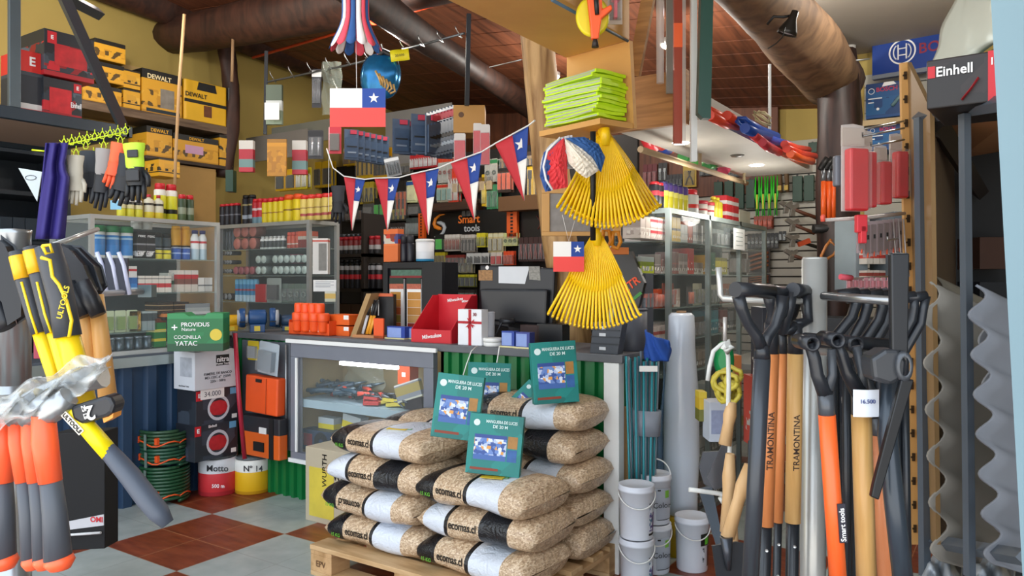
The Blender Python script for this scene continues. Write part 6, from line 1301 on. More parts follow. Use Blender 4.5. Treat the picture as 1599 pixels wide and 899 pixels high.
G = [ # shelf idx, px0, px1, n, hpx, colours, kind, label
 (0, 1000, 1016, 2, 34, (('C8C0B8', 0), ('A89C94', .5)), 'c', 'grey and white printed carton on the top glass shelf by the rakes'),
 (0, 1016, 1046, 3, 17, (('B8A8A4', 0), ('B84048', .55), ('C8BCB4', .8)), 'c2', 'white and red carton stacked on the top glass shelf'),
 (0, 1050, 1063, 2, 38, (('B8961C', 0), ('2A2418', .45), ('C0A01C', .55)), 'c', 'yellow and black carton on the top glass shelf'),
 (0, 1064, 1074, 2, 28, (('A8B0AC', 0), ('C8CCC8', .5)), 'c', 'pale narrow carton on the top glass shelf'),
 (0, 1074, 1082, 1, 34, (('8A3A24', 0), ('C05A34', .4)), 'c', 'orange brown carton beside the cabinet bar'),
 (0, 1082, 1098, 3, 30, (('8A8E8C', 0), ('B8B8B4', .6)), 'c', 'slim grey carton beside the cabinet bar'),
 (0, 1102, 1112, 1, 38, (('8A8C88', 0), ('A8A8A0', .5)), 'c', 'tall grey carton just past the cabinet bar'),
 (0, 1112, 1130, 3, 26, (('3A4240', 0), ('5A6260', .5)), 'b', 'dark grey card in the far bay of the cabinet'),
 (0, 1130, 1142, 2, 30, (('2A3238', 0), ('3A464C', .5)), 'b', 'dark blue grey card in the far bay of the cabinet'),
 (1, 1000, 1022, 1, 26, (('A8B42A', 0), ('6A7A20', .3), ('8A9490', .7)), 'c', 'wide lime and grey carton on the second glass shelf'),
 (1, 1023, 1032, 2, 30, (('A09894', 0), ('7A7470', .5)), 'c', 'slim grey brown carton on the second glass shelf'),
 (1, 1033, 1048, 3, 22, (('C8C4C0', 0), ('8A6A64', .5)), 'c', 'white and brown carton on the second glass shelf'),
 (1, 1049, 1060, 2, 34, (('8A4A40', 0), ('6A4A44', .5)), 'c', 'dull red carton on the second glass shelf'),
 (1, 1060, 1074, 2, 32, (('A89E98', 0), ('7A706A', .6)), 'c', 'grey card pack on the second glass shelf'),
 (1, 1075, 1084, 1, 40, (('C03A2A', 0), ('A8302A', .5)), 'c', 'tall bright red carton beside the cabinet bar'),
 (1, 1084, 1098, 2, 18, (('C8C0B4', 0), ('8A7A6A', .5)), 'c', 'small beige carton beside the tall red one'),
 (1, 1102, 1110, 1, 30, (('B8861C', 0), ('C8961C', .5)), 'c', 'amber carton in the far bay of the cabinet'),
 (1, 1110, 1117, 1, 34, (('2A5A40', 0), ('1E4A34', .5)), 'c', 'dark green carton in the far bay of the cabinet'),
 (1, 1117, 1136, 2, 26, (('8A8420', 0), ('A89C20', .4), ('6A6418', .8)), 'c', 'olive yellow pack in the far bay of the cabinet'),
 (1, 1138, 1166, 4, 34, (('5A4A40', 0), ('8A7A70', .4), ('4A4038', .8)), 'b', 'brownish chain pack at the end of the cabinet'),
 (2, 1000, 1020, 3, 34, (('B8503A', 0), ('C8A49A', .5)), 'b', 'salmon carded pack on the third glass shelf'),
 (2, 1020, 1034, 2, 30, (('C05024', 0), ('B8461E', .5)), 'b', 'orange bagged part on the third glass shelf'),
 (2, 1034, 1052, 3, 38, (('C04A2A', 0), ('8A3A24', .6)), 'b', 'dark orange bagged part on the third glass shelf'),
 (2, 1052, 1062, 2, 28, (('C8B8AC', 0), ('A89484', .5)), 'c', 'beige carton stack on the third glass shelf'),
 (2, 1072, 1080, 1, 30, (('C05A30', 0), ('3A3A3A', .8)), 'b', 'orange tool card in the middle bay'),
 (2, 1082, 1096, 3, 34, (('6A6A3A', 0), ('A8A48A', .4)), 'b', 'bunch of yellow green rods in the middle bay'),
 (2, 1104, 1122, 4, 30, (('5A6058', 0), ('8A8A7A', .5)), 'b', 'grey carded hardware in the far bay'),
 (2, 1124, 1140, 3, 30, (('6A3A2A', 0), ('8A5A4A', .5)), 'b', 'reddish carded hardware in the far bay'),
 (2, 1142, 1164, 4, 30, (('6A6460', 0), ('A09890', .5)), 'b', 'pale grey carded hardware at the cabinet end'),
 (3, 1006, 1046, 6, 26, (('C8C0B8', 0), ('A8544A', .5), ('C8BCB4', .7)), 'c', 'white and red spare parts carton on the fourth shelf'),
 (3, 1066, 1080, 2, 26, (('2A2A2C', 0), ('4A4A4C', .5)), 'b', 'black tool card on the fourth shelf'),
 (3, 1082, 1100, 3, 30, (('4A3A2A', 0), ('3A2E24', .5)), 'b', 'dark brown tool on the fourth shelf'),
 (3, 1105, 1122, 2, 36, (('2A6A78', 0), ('4A9AA4', .2), ('2A6A78', .3), ('4A9AA4', .5), ('2A6A78', .6)), 'c', 'teal small carton column in the far bay'),
 (3, 1124, 1136, 2, 34, (('8A7A7A', 0), ('6A3034', .6)), 'c', 'grey and dark red carton in the far bay'),
 (3, 1138, 1160, 3, 30, (('4A4A50', 0), ('6A6A70', .5)), 'c', 'dark grey carton in the far bay'),
 (4, 1090, 1112, 3, 24, (('6A5A4A', 0), ('8A7A6A', .5)), 'c', 'brown carton under the grey ledge'),
 (5, 1092, 1104, 1, 40, (('B8A42A', 0), ('C8B84A', .5)), 'b', 'yellow wrapped thing low in the cabinet'),
 (5, 1104, 1120, 2, 46, (('A8B0A8', 0), ('C8CCC4', .5)), 'c', 'pale carton low in the cabinet'),
 (5, 1120, 1150, 4, 40, (('8A8A80', 0), ('5A5A54', .5)), 'c', 'grey green carton low in the cabinet'),
 (6, 1092, 1150, 6, 36, (('7A7A74', 0), ('A8A8A0', .5)), 'c', 'dull pale carton on the lowest shelf'),
 (7, 1092, 1150, 5, 36, (('4A4A48', 0), ('7A5A4A', .5)), 'c', 'dark carton on the cabinet floor'),
]
for (si, a_, b_, n, h, cols, kd_, lb) in G:
    st = tuple((p, c) for c, p in cols)
    if kd_ in 'c c2': mk = mk_carton(bands(st, blobs=(.15, .45, [st[0][1], st[-1][1], 'D8D4CC', st[0][1]]), bs=50), .1)
    else: mk = mk_blister(m(st[-1][1], .5), m(st[0][1], .4, 0, .4, 30), shape=['box', 'pair', 'rods', 'bar'][n % 4], t=.03)
    row(mk, n, a_, b_, 400, h, PV, lb, 'box' if kd_ != 'b' else 'pack', lb+' group' if n > 1 else None, z=SH[si], lift=2 if kd_ == 'c2' else 1)
    if n > 1 and si < 5: row(mk, n, a_, b_, 400, h*.9, PV2, lb+', set farther in', 'box' if kd_ != 'b' else 'pack', lb+' rear group', z=SH[si])
MB().box(2.64, 2.95, 1.2, 2.3, .86, .9).build('grey_ledge', m('8A8A84', .5), label='grey ledge jutting out of the long cabinet into the aisle', cat='ledge', bevel=.004)
one(mk_carton(m('F2F6F4', .4), .004, [(.2, .8, .8, .82, m('8A9A9A')), (.2, .8, .6, .62, m('8A9A9A')), (.2, .8, .4, .42, m('8A9A9A')), (.2, .8, .2, .22, m('8A9A9A'))], name='paper_list'), 1146, 1163, 357, 390, ('x', VX+.02), 'bright white paper list on the end pane of the glass cabinet', 'paper')
# ---- slat wall at the back and its goods
a = q(960, 300, ('y', 3.97))[0].x; b_ = 3.2; SW = m('A8A498', .5, 0, .05, 3)
sl = MB(); z = .1; sp_ = .078
while z < 2.62: sl.box(a, b_, 3.955, 3.98, z, z+sp_-.013); z += sp_
sl.box(a, b_, 3.976, 3.99, .1, 2.66, 1); sl.build('slat_wall', [SW, m('3A3630', .7)], label='pale grooved slat wall at the back of the aisle', cat='slat wall')
ps = ('y', 3.9)
DG = m('1E4030', .5)
def gpack(w, h): o = MB().box(-w/2, w/2, 0, .03, 0, h).build('green_pack', DG, bevel=.003); MB().box(-w*.1, w*.1, -.002, 0, h, h*1.06).build('hanger', K_, o); return o
row(gpack, 2, 1236, 1272, 314, 40, ps, 'plain dark green rectangular pack on the slat wall', 'pack', 'dark green packs on the slat wall', fill=.86)
one(gpack, 1262, 1276, 222, 238, ps, 'small dark green pack at the top of the slat wall', 'pack')
row(gpack, 4, 1113, 1180, 326, 44, ('y', 3.88), 'dark green hanging pouch left of the bright green shears', 'pouch', 'dark green pouches', fill=.8, deep=2)
def shears(w, h):
    G1 = m('2FC52A', .35); o = MB().tube([(-w*.3, 0, h), (-w*.38, 0, h*.55), (-w*.1, 0, h*.3), (-w*.2, 0, 0)], [w*.1, w*.2, w*.18, w*.1], 8).build('green_shears', G1)
    MB().tube([(w*.3, 0, h), (w*.34, 0, h*.55), (w*.06, 0, h*.3), (w*.2, 0, 0)], [w*.1, w*.2, w*.18, w*.1], 8).build('handle', G1, o); MB().box(-w*.12, w*.12, -w*.3, -w*.1, h*.18, h*.55).build('yellow_card', m('D8C82A'), o); MB().box(-w*.1, w*.1, -w*.2, 0, h*.02, h*.18).build('blade', K_, o)
    return o
row(shears, 4, 1178, 1216, 337, 62, ('y', 3.88), 'bright green pruning shears hanging on the slat wall', 'shears', 'bright green shears', deep=1)
row(B('8A3A24', 'C8502A', 'rods'), 4, 1177, 1206, 357, 20, ('y', 3.88), 'small orange red pack below the green shears', 'pack', 'orange red packs below the shears', deep=2, dz=.05)
row(B('1E2022', 'A8B0B0', 'ring'), 8, 1167, 1216, 388, 24, ('y', 3.88), 'black card with a silver ring on the slat wall', 'pack', 'black cards with silver rings', deep=1)
row(B('1E2022', '8A9090', 'box'), 2, 1216, 1228, 376, 15, ('y', 3.88), 'small black card beside the silver ring cards', 'pack', 'small black cards')
def chainp(w, h):
    o = MB().box(-w/2, w/2, 0, .02, 0, h).build('rope_pack', m('2A1A14', .5)); b = MB()
    for k in range(4): b.tube([(-w*.45, -.006, h*(.05+.2*k)), (0, -.012, h*(.18+.2*k)), (w*.45, -.006, h*(.3+.18*k))], h*.06, 6)
    b.build('copper_rope', m('9A5E40', .5, 0, .4, 60), o); return o
one(chainp, 1168, 1202, 389, 424, ('y', 3.88), 'pack of thick copper brown rope strands at the cabinet end', 'pack')
one(chainp, 1168, 1202, 428, 445, ('y', 3.88), 'second rope pack below the copper brown one', 'pack')
def paw(w, h):
    o = MB().tube([(-w*.35, 0, h), (0, -.02, h*.6), (w*.1, 0, 0)], [w*.1, w*.4, w*.3], 8).build('brown_brush', m('6A5238', .7, 0, .4, 40)); MB().box(-w*.3, w*.3, -.03, 0, h*.05, h*.2).build('yellow_tag', m('B89A3A'), o); return o
row(paw, 2, 1213, 1234, 300, 52, ('y', 3.88), 'brown bristly brush hanging right of the green shears', 'brush', 'brown brushes')
SILV = m('8E8A84', .35, .4, .3, 40)
def haxe(px, py, ex, ey, D, label, hc='6A4030', head=SILV, name='hammer'):
    p = at(px, py, D); e_ = at(ex, ey, D); o = empty(name, p, YAW, label, name.replace('_', ' ')); d = e_-p; dl = Vector((d.dot(RT), d.dot(FW), d.z))
    MB().tube([(0, 0, 0), tuple(dl*.5), tuple(dl)], [.016, .014, .018], 8).build('handle', m(hc, .5), o)
    MB().prism([(-.07, .03), (-.045, .055), (.0, .03), (.045, .05), (.055, .02), (.02, -.005), (.015, -.06), (-.03, -.065), (-.02, -.005)], -.015, .015).build('steel_head', head, o, bevel=.004); return o
haxe(1238, 326, 1275, 340, 6.6, 'steel headed claw hammer, highest on the slat wall')
haxe(1228, 322, 1262, 336, 6.8, 'second hammer just behind the highest one')
haxe(1238, 350, 1272, 364, 6.6, 'wooden handled hammer, middle of the slat wall')
haxe(1238, 374, 1284, 388, 6.5, 'hatchet with an orange collar and black grip on the slat wall', hc='1c1c1c', name='hatchet')
MB().box(-.05, .05, -.03, .01, -.02, .02, M=Matrix.Rotation(R(-20), 4, 'Y')).build('orange_collar', m('C8502A'), bpy.data.objects['hatchet']).location = (.09, 0, -.025)
haxe(1236, 398, 1266, 408, 6.5, 'lowest hammer on the slat wall above the steel post')
def lop(px, label):
    k = 5.0/1200; o = empty('loppers', at(px, 345, 5.0), YAW, label, 'loppers')
    MB().tube([(0, 0, 0), (0, 0, 62*k)], 4.2*k, 8).build('orange_grip', m('E05A1C', .4), o); MB().tube([(0, 0, 62*k), (0, 0, 84*k)], 3.6*k, 8).build('steel_shaft', m('7A7E84', .3, .6), o); MB().tube([(-5*k, 0, 80*k), (0, 0, 90*k), (6*k, 0, 98*k)], 5*k, 8).build('black_head', K_, o)
lop(1286, 'orange gripped loppers nearest the slat wall hammers'); lop(1294, 'orange gripped loppers in the middle of the three'); lop(1301, 'orange gripped loppers nearest the dark wooden post')
bow = MB().tube([at(*p, 5.0) for p in ((1310, 366), (1311, 382), (1302, 398), (1288, 406), (1282, 400), (1290, 384), (1298, 374))], .010, 8).build('bow_saw', m('B8743A', .4), label='orange brown bow saw frame hanging on the dark post', cat='saw')
MB().tube([at(1296, 376, 4.98), at(1308, 386, 4.98)], .006, 6).build('cross_bar', m('B8743A', .4), bow)
MB().tube([at(1270, 357, 5.2), at(1325, 356, 5.2)], .03, 8).build('black_tool', K_, label='thick black tool bar hung across the dark wooden post', cat='tool')
# ---- hung shelf with conduits, wooden rail
hs_ = empty('hanging_shelf', (2.82, .9, 2.1), 0, 'white shelf hung above the glass cabinet with a plywood end board', 'shelf')
MB().box(-.24, .22, -.96, 1.05, 0, .03).build('shelf_board', m('B9B5AC', .6), hs_)
MB().box(.2, .22, -.96, 1.05, .03, .1).build('front_lip', m('B4B0A8', .6), hs_)
MB().box(-.26, .14, -1.0, -.965, -.02, .22).build('end_board', wood('B8854E', '8E6236', .6), hs_)
for i, (x, y) in enumerate(((-.1, -.45), (.0, .55))):
    MB().lathe([(0, -.004), (.04, -.004), (.045, 0)], 20, 0, Matrix.Translation((x, y, 0)), cap=False).build('downlight', glow('FFF6E8', 18), hs_); bulb(hs_, (x, y, -.3), 5)
MB().lathe([(.0, -.012), (.03, -.01), (.04, 0)], 16, 0, Matrix.Translation((.02, .1, 0)), cap=False).build('spot_housing', m('6A6660', .4), hs_)
row(mk_carton(m('C4C0B8', .5), .06), 9, 1100, 1200, 190, 34, ('x', 2.9), 'long white carton end lined up on the hanging shelf', 'box', 'white cartons on the hanging shelf', z=2.14, fill=.8)
row(mk_carton(m('B4B0AA', .5), .05), 6, 1010, 1085, 160, 26, ('x', 2.75), 'pale grey packet poking over the plywood end board', 'packet', 'pale packets on the hanging shelf', z=2.14, jit=.3)
def tubes(px, py, ex, ey, D0, D1, col, label, r=.022, group=None):
    MB().tube([at(px, py, D0), at((px+ex)/2, (py+ey)/2+2, (D0+D1)/2), at(ex, ey, D1)], r, 10).build('plastic_tube', m(col, .35), label=label, cat='tube', group=group)
tubes(1104, 172, 1160, 196, 3.35, 3.9, 'F0502E', 'bright orange red tube, first and uppermost on the shelf edge')
tubes(1108, 180, 1158, 203, 3.3, 3.85, 'E84A30', 'orange red tube just below the uppermost one')
tubes(1135, 180, 1180, 204, 3.5, 4.1, 'E04424', 'orange tube behind the blue clips')
tubes(1160, 190, 1212, 214, 3.6, 4.3, '1E50B0', 'bright blue tube on the shelf edge', .026)
tubes(1163, 200, 1200, 213, 3.55, 4.0, '1A46A0', 'darker blue tube under the bright blue one', .024)
tubes(1180, 208, 1232, 226, 3.8, 4.5, '3A5AC8', 'violet blue tube farther along the shelf edge')
tubes(1176, 210, 1216, 238, 3.7, 4.2, 'C83A3A', 'dull red tube hanging low on the shelf edge')
tubes(1190, 222, 1208, 234, 3.75, 4.0, 'B83440', 'short dull red tube under the others')
tubes(1225, 225, 1262, 234, 4.2, 5.0, 'F0503A', 'orange red tube end, upper of the far trio')
tubes(1228, 232, 1272, 244, 4.1, 4.9, 'E8442E', 'orange red tube end, middle of the far trio')
tubes(1234, 240, 1268, 252, 4.1, 4.8, 'F0602A', 'orange tube end, lowest of the far trio')
MB().tube([at(1162, 192, 3.55)+Vector((0, 0, .03*math.sin(i)))+RT*.03*math.cos(i*1.3)+FW*.02*i*.3 for i in range(10)], .008, 6).build('blue_clips', m('1E4EA8', .4), label='tangled blue clips at the start of the blue tubes', cat='clip')
MB().tube([at(1190, 185, 4.2)+Vector((0, 0, .04*math.sin(i*1.1)))+RT*.05*math.cos(i*1.3) for i in range(16)], .006, 6).build('clear_bag', m('B8AA80', .3), label='crumpled gold and clear bag lying behind the blue tubes', cat='bag')
for i, (a_, b_, c_, d_, col, lb) in enumerate(((1004, 205, 1020, 232, 'C03038', 'dark red roll'), (1014, 214, 1034, 226, 'D84A3A', 'orange red roll'), (1028, 222, 1044, 232, '2A4AA0', 'blue roll'), (1036, 232, 1060, 225, 'E05A2A', 'orange roll'), (1066, 245, 1082, 236, '3A9A4A', 'green roll'), (1084, 250, 1104, 243, '4AA84A', 'second green roll'), (1102, 258, 1122, 250, '3A8A4A', 'third green roll'), (1128, 268, 1136, 256, 'B83A5A', 'pink roll'))):
    tubes(a_, b_, c_, d_, 4.0+.12*i, 4.1+.12*i, col, lb+' lying slanted under the hanging shelf', .035)
MB().tube([at(1000, 233, 3.55), at(1085, 260, 4.2), at(1166, 286, 5.2)], .016, 8).build('wooden_rail', m('C0A884', .6), label='pale wooden rail hung below the white shelf', cat='rail')
for px, t_, b2, D, lb in ((1093, 225, 262, 4.3, 'thin wooden strut holding the rail, nearer the rakes'), (1162, 250, 286, 5.1, 'thin wooden strut holding the rail at its far end')): MB().tube([at(px, t_, D), at(px, b2, D)], .010, 4).build('strut', m('A89878', .6), label=lb, cat='strut')
# goods hanging below on the far side
R3 = [(1004, 1026, 300, 44, 3, 'box', '6A2028', '8A2A30', 'dark red pack left of the chrome wrenches', 3.0), (1028, 1042, 284, 30, 2, 'bar', '1E1E22', 'A8B0B4', 'chrome wrench on a black card below the wooden rail', 3.0), (1040, 1066, 300, 28, 5, 'rods', '22242A', '4A5058', 'dark blue tool card in the row below the rail', 3.2),
 (1066, 1088, 292, 36, 1, 'plier', 'B8982A', '3A3018', 'yellow tall pack below the wooden rail', 3.2), (1006, 1022, 322, 26, 1, 'box', 'D8A41C', '3A3020', 'yellow pouch shaped pack beside the rakes', 2.9), (1092, 1120, 274, 16, 3, 'bar', '1E2020', '3A3E3E', 'small black pack below the green rolls', 3.4), (1136, 1160, 276, 20, 4, 'ring', '3A3A3A', 'A8ACA8', 'grey fitting card below the shelf lamp', 3.5), (1166, 1184, 258, 8, 2, 'box', '1E2018', '3A3A2A', 'small dark pack left of the green shears', 3.8)]
for (a_, b_, base, h, n, sh_, c1, c2, lb, yy) in R3: row(B(c1, c2, sh_), n, a_, b_, base, h, ('y', 3.9), lb, 'pack', lb+' group' if n > 1 else None)
a_ = q(1000, 300, ('y', 3.99))
MB().lathe([(.016, 0), (.018, .36), (.016, .72)], 12).build('clear_tube_bundle', clear('E8E4E0', .5, .1), label='clear plastic tube hanging before the wooden brace', cat='tube', loc=at(1031, 130, 3.3))
MB().box(-.016, .016, -.01, .01, 0, .6).build('grey_profile', m('9A9A94', .5), label='grey plastic profile hanging beside the clear tube', cat='profile', loc=at(1046, 146, 3.4), rz=YAW)
o = MB().box(-.017, .017, -.012, .012, 0, .85).build('red_brown_profile', m('9A3A1C', .4), label='long red brown profile with an orange label hanging in the aisle', cat='profile', loc=at(1058, 225, 3.2), rz=YAW); MB().box(-.0175, .0175, -.014, .0, .40, .50).build('orange_label', m('F0642A', .4), o); MB().box(.017, .032, -.012, .012, 0, .85).build('clear_sleeve', clear('E0DCD8', .35, .1), o)
MB().box(-.012, .012, -.012, .012, 0, .95).build('white_profile', m('D8DAD8', .5), label='long white square profile hanging in the aisle', cat='profile', loc=at(1083, 252, 3.1), rz=YAW)
MB().prism([(-.03, .02), (-.01, 0), (.02, 0), (.035, .7), (-.012, .7)], -.02, .02).build('green_profile', m('234A40', .35), label='broad dark green profile hanging beside the log beam', cat='profile', loc=at(1100, 186, 3.0), rz=YAW)
MB().box(-.006, .006, -.006, .006, 0, .4).build('white_strip', m('C8CCCC', .5), label='thin white strip hanging in front of the yellow back wall', cat='strip', loc=at(1202, 212, 4.3), rz=YAW)
# ---- Bosch corner
pb_ = ('y', 3.0)
def bsign(w, h):
    o = MB().box(-w/2, w/2, 0, .05, 0, h).build('brand_sign', m('123A8C', .35, 0, .04), bevel=.004); MB().box(-w/2, w/2, -.004, 0, 0, h*.1).build('grey_edge', m('7A808A'), o)
    c = Matrix.Translation((-w*.14, -.002, h*.56)) @ Matrix.Rotation(math.pi/2, 4, 'X'); r = h*.30
    MB().lathe([(r*.88, 0), (r, 0)], 36, 0, c, cap=False).build('emblem_ring', TW, o)
    b = MB(); cx = -w*.14; cz = h*.56
    for s in (-1, 1):
        b.tube([(cx+s*r*.55*math.cos(R(a)) if False else cx+s*r*(.22+.42*math.cos(R(a))), -.004, cz+r*.62*math.sin(R(a))) for a in range(-60, 61, 12)], r*.05, 6); b.box(cx+s*r*.3-r*.05, cx+s*r*.3+r*.05, -.005, -.001, cz-r*.6, cz+r*.6)
    b.box(cx-r*.3, cx+r*.3, -.005, -.001, cz+r*.22, cz+r*.30); b.box(cx-r*.3, cx+r*.3, -.005, -.001, cz-r*.30, cz-r*.22); b.build('emblem', TW, o)
    text(o, 'BOSCH', w*.34, -.003, h*.55, h*.34, m('8A2440'), bold=.03); return o
one(bsign, 1360, 1500, 48, 114, ('y', 2.85), 'blue sign with a white ringed emblem under the grey ceiling', 'sign', rz=-.12)
a = q(1350, 100, ('y', 3.03)); b_ = q(1480, 100, ('y', 3.03))
sl = MB(); z = .6
while z < 2.86: sl.box(a[0].x, b_[0].x, 3.02, 3.045, z, z+.09); z += .098
sl.box(a[0].x, b_[0].x, 3.036, 3.05, .6, 2.88, 1); sl.build('slat_wall', [SW, m('3A3630', .7)], label='pale slat wall section behind the blue tool cartons', cat='slat wall')
BB = bands(((0, '1A4A84'), (.08, '123E74'), (.3, '16528A'), (.8, '123A70')), blobs=(.1, .6, ['123E74', '1A5A90', '123E74', '6A90B0']), bs=12)
def bbox(w, h):
    o = MB().box(-w/2, w/2, 0, .22, 0, h).build('tool_carton', BB, bevel=.003); text(o, 'BOSCH', w*.02, -.003, h*.80, h*.17, m('C02848'), bold=.03)
    MB().lathe([(h*.07, 0), (h*.085, 0)], 20, 0, Matrix.Translation((-w*.36, -.002, h*.78)) @ Matrix.Rotation(math.pi/2, 4, 'X'), cap=False).build('ring_mark', TW, o); MB().prism([(-w*.1, h*.88), (w*.25, h*.92), (w*.18, h), (-w*.05, h)], -.002, 0).build('white_handle_hole', TW, o)
    MB().box(-w*.44, -w*.1, -.002, 0, h*.55, h*.58).box(-w*.44, -w*.3, -.002, 0, h*.44, h*.47).build('small_print', TW, o); MB().lathe([(0, 0), (h*.04, 0)], 12, 0, Matrix.Translation((-w*.2, -.002, h*.26)) @ Matrix.Rotation(math.pi/2, 4, 'X'), cap=False).build('white_dot', TW, o)
    MB().tube([(w*.15, -.003, h*.3), (w*.3, -.004, h*.5), (w*.42, -.003, h*.62)], h*.05, 6).build('tool_picture', m('6A8A90', .5, 0, .4, 30), o); return o
one(bbox, 1352, 1416, 128, 183, ('y', 2.75), 'dark blue tool carton with red lettering on the upper shelf', 'box')
one(bbox, 1354, 1416, 193, 234, ('y', 2.75), 'dark blue tool carton on the lower shelf behind the red packs', 'box')
MB().box(q(1345, 186, ('y', 2.7))[0].x, q(1430, 186, ('y', 2.7))[0].x, 2.7, 3.0, q(1380, 189, ('y', 2.7))[0].z-.02, q(1380, 185, ('y', 2.7))[0].z).build('wooden_shelf', m('B8A078', .6), label='pale thin shelf between the two blue tool cartons', cat='shelf')
MB().tube([q(1296, 98, ('y', 2.2))[0], q(1358, 92, ('y', 2.2))[0]], .006, 6).build('ceiling_rail', STEEL, label='thin white rail under the camera below the ceiling', cat='rail')
# cctv dome and clamp lamp
c, D = q(1327, 72, ('z', 3.12)); o = empty('security_camera', c, 0, 'small white dome security camera on the grey ceiling', 'camera')
k = D/1200; MB().lathe([(9*k, 0), (9*k, -4*k), (6.5*k, -10*k), (3*k, -14*k), (0, -15*k)], 22).build('dome', m('D8D6D0', .4), o); MB().lathe([(0, 0), (3.4*k, 0), (3.8*k, -.01)], 14, 0, Matrix.Translation((.012, -.055, -.035)) @ Matrix.Rotation(R(70), 4, 'X')).build('lens', K_, o)
o = empty('clamp_lamp', at(1238, 28, 3.2), YAW, 'black cone lamp clamped on the log beam', 'lamp'); k = 3.2/1200
Mx = Matrix.Translation((0, 0, 0)) @ Matrix.Rotation(R(18), 4, 'Y') @ Matrix.Rotation(R(12), 4, 'X')
MB().lathe([(15*k, -26*k), (14*k, -20*k), (6*k, -2*k), (5*k, 10*k), (4*k, 11*k)], 22, 0, Mx, cap=False).build('lamp_shade', m('2A2622', .35, .3), o, solid=.003); MB().lathe([(0, -23*k), (13*k, -23*k)], 20, 0, Mx, cap=False).build('lamp_face', m('D8D0D8', .3), o); MB().tube([(0, .01, 5*k), (-12*k, .02, 4*k), (-26*k, .03, 6*k), (-34*k, .05, -4*k)], .006, 6).build('lamp_arm', K_, o)
MB().tube([at(*p, 2.95) for p in ((1226, 42), (1222, 58), (1212, 68), (1199, 76))], .0025, 5).build('lamp_cable', K_, label='thin black cable looping under the clamp lamp', cat='cable')
c, D = q(1190, 3, ('z', 3.11)); 
def spot(px, py, D, label, s=30, r=.05):
    o = empty('ceiling_spot', at(px, py, D), 0, label, 'lamp'); MB().lathe([(r*1.15, 0), (r*1.15, .02), (r, .022)], 22).build('housing', W_M, o); MB().lathe([(0, -.002), (r, -.002)], 22, 0, cap=False).build('lamp_disc', glow('FFF4E4', s), o); bulb(o, (0, 0, -.1), 14)
spot(1196, -3, 4.6, 'round bright spot lamp in the grey ceiling')
o = empty('ceiling_light', at(608, 35, 5.2), YAW, 'bright lamp beside the orange conduit under the wooden ceiling', 'lamp'); MB().box(-.055, .055, -.05, .05, 0, .02).build('lamp_face', glow('FFF6EA', 22), o); bulb(o, (0, 0, -.1), 32); MB().box(-.13, -.05, -.05, .05, 0, .05).build('orange_housing', m('C8381E', .4), o)
# ---- red packs on wire hooks (on the perforated upright)
for x, y, z_, lb in ((-.9, -.6, 3.5, 'fill lamp added over the side counter'), (.9, 2.2, 3.1, 'fill lamp added over the peg wall aisle'), (3.9, 1.2, 3.09, 'fill lamp added over the customer aisle'), (2.2, 1.6, 3.0, 'fill lamp added above the long glass cabinet')):  # extra lamps out of view, added to brighten the shop interior
    o = empty('added_fill_lamp', (x, y, z_), 0, 'plain round white '+lb, 'lamp'); MB().lathe([(.06, -.03), (.075, -.01), (.075, .02)], 20).build('housing', W_M, o); MB().lathe([(0, -.031), (.055, -.031)], 20, 0, cap=False).build('lamp_disc', glow('FFF4E4', 14), o); bulb(o, (0, 0, -.16), 34)
DR = 2.25
for (a_, b_, c_, d_, lb) in ((1326, 206, 1412, 189, 'long wire hook, uppermost on the perforated board'), (1347, 213, 1412, 200, 'second long wire hook holding the large red packs'), (1360, 228, 1412, 218, 'third wire hook above the small red pack')):
    hook(c_, d_, a_, b_, DR, DR-.1, lb, .0028)
def redpack(w, h):
    o = MB().prism([(-w/2, 0), (w/2, 0), (w/2, h), (0, h*1.02), (-w/2, h)], 0, .004).build('red_pack', clear('E8E0DC', .55, .15)); MB().box(-w*.42, w*.42, -.03, .0, 0, h*.72).build('red_tool', m('CC2C34', .35, 0, .15, 12), o, bevel=.006); MB().box(-w*.46, w*.46, -.036, .002, h*.02, h*.75).build('clear_shell', clear('F0E8E4', .06, .1), o); MB().box(-w*.5, w*.5, -.002, .005, h*.76, h*.97).build('white_header', m('C4B8AE', .6), o); return o
for (a_, b_, t_, e_, D, rz, lb) in ((1312, 1352, 196, 330, 2.15, 1.05, 'largest clear and red pack, outermost on the wire hooks'), (1330, 1364, 205, 325, 2.2, .95, 'large red pack just behind the outermost one'), (1364, 1386, 228, 320, 2.25, .9, 'narrower red pack in the middle of the wire hooks'), (1388, 1412, 210, 310, 2.3, .9, 'red and silver pack next to the perforated board')):
    one(redpack, a_, b_, t_, e_, ('D', D), lb, 'pack', rz=0 if a_ > 1400 else .25)
one(lambda w, h: rbox(w, h, .03, .01).build('grey_case', m('6A6E78', .35), bevel=.005), 1305, 1318, 242, 290, ('D', 2.2), 'grey clear edged case end at the front of the red packs', 'case')
MB().tube([at(1285, 342, 2.15), at(1290, 343.5, 2.15), at(1350, 340, 2.2), at(1413, 333, 2.25)], .005, 8).build('display_hook', m('D8D4D0', .3), label='thick white wire arm with an orange tip crossing the dark post', cat='hook')
MB().lathe([(.006, 0), (.007, .015), (.003, .02)], 8).build('hook_tip', m('E05A48'), label='orange rubber tip at the end of the thick wire arm', cat='tip', loc=at(1285, 346, 2.14))
MB().box(-.018, .012, -.01, .01, -.02, .03).box(-.008, .010, -.01, .01, -.05, .0).build('red_clip', m('D83440', .4), label='bright red plastic clip on the thick wire arm', cat='clip', loc=at(1346, 352, 2.15), rz=YAW, bevel=.003)
CP = B('C0B4B0', '9A8A88', 'pair', 'C8B8B0')
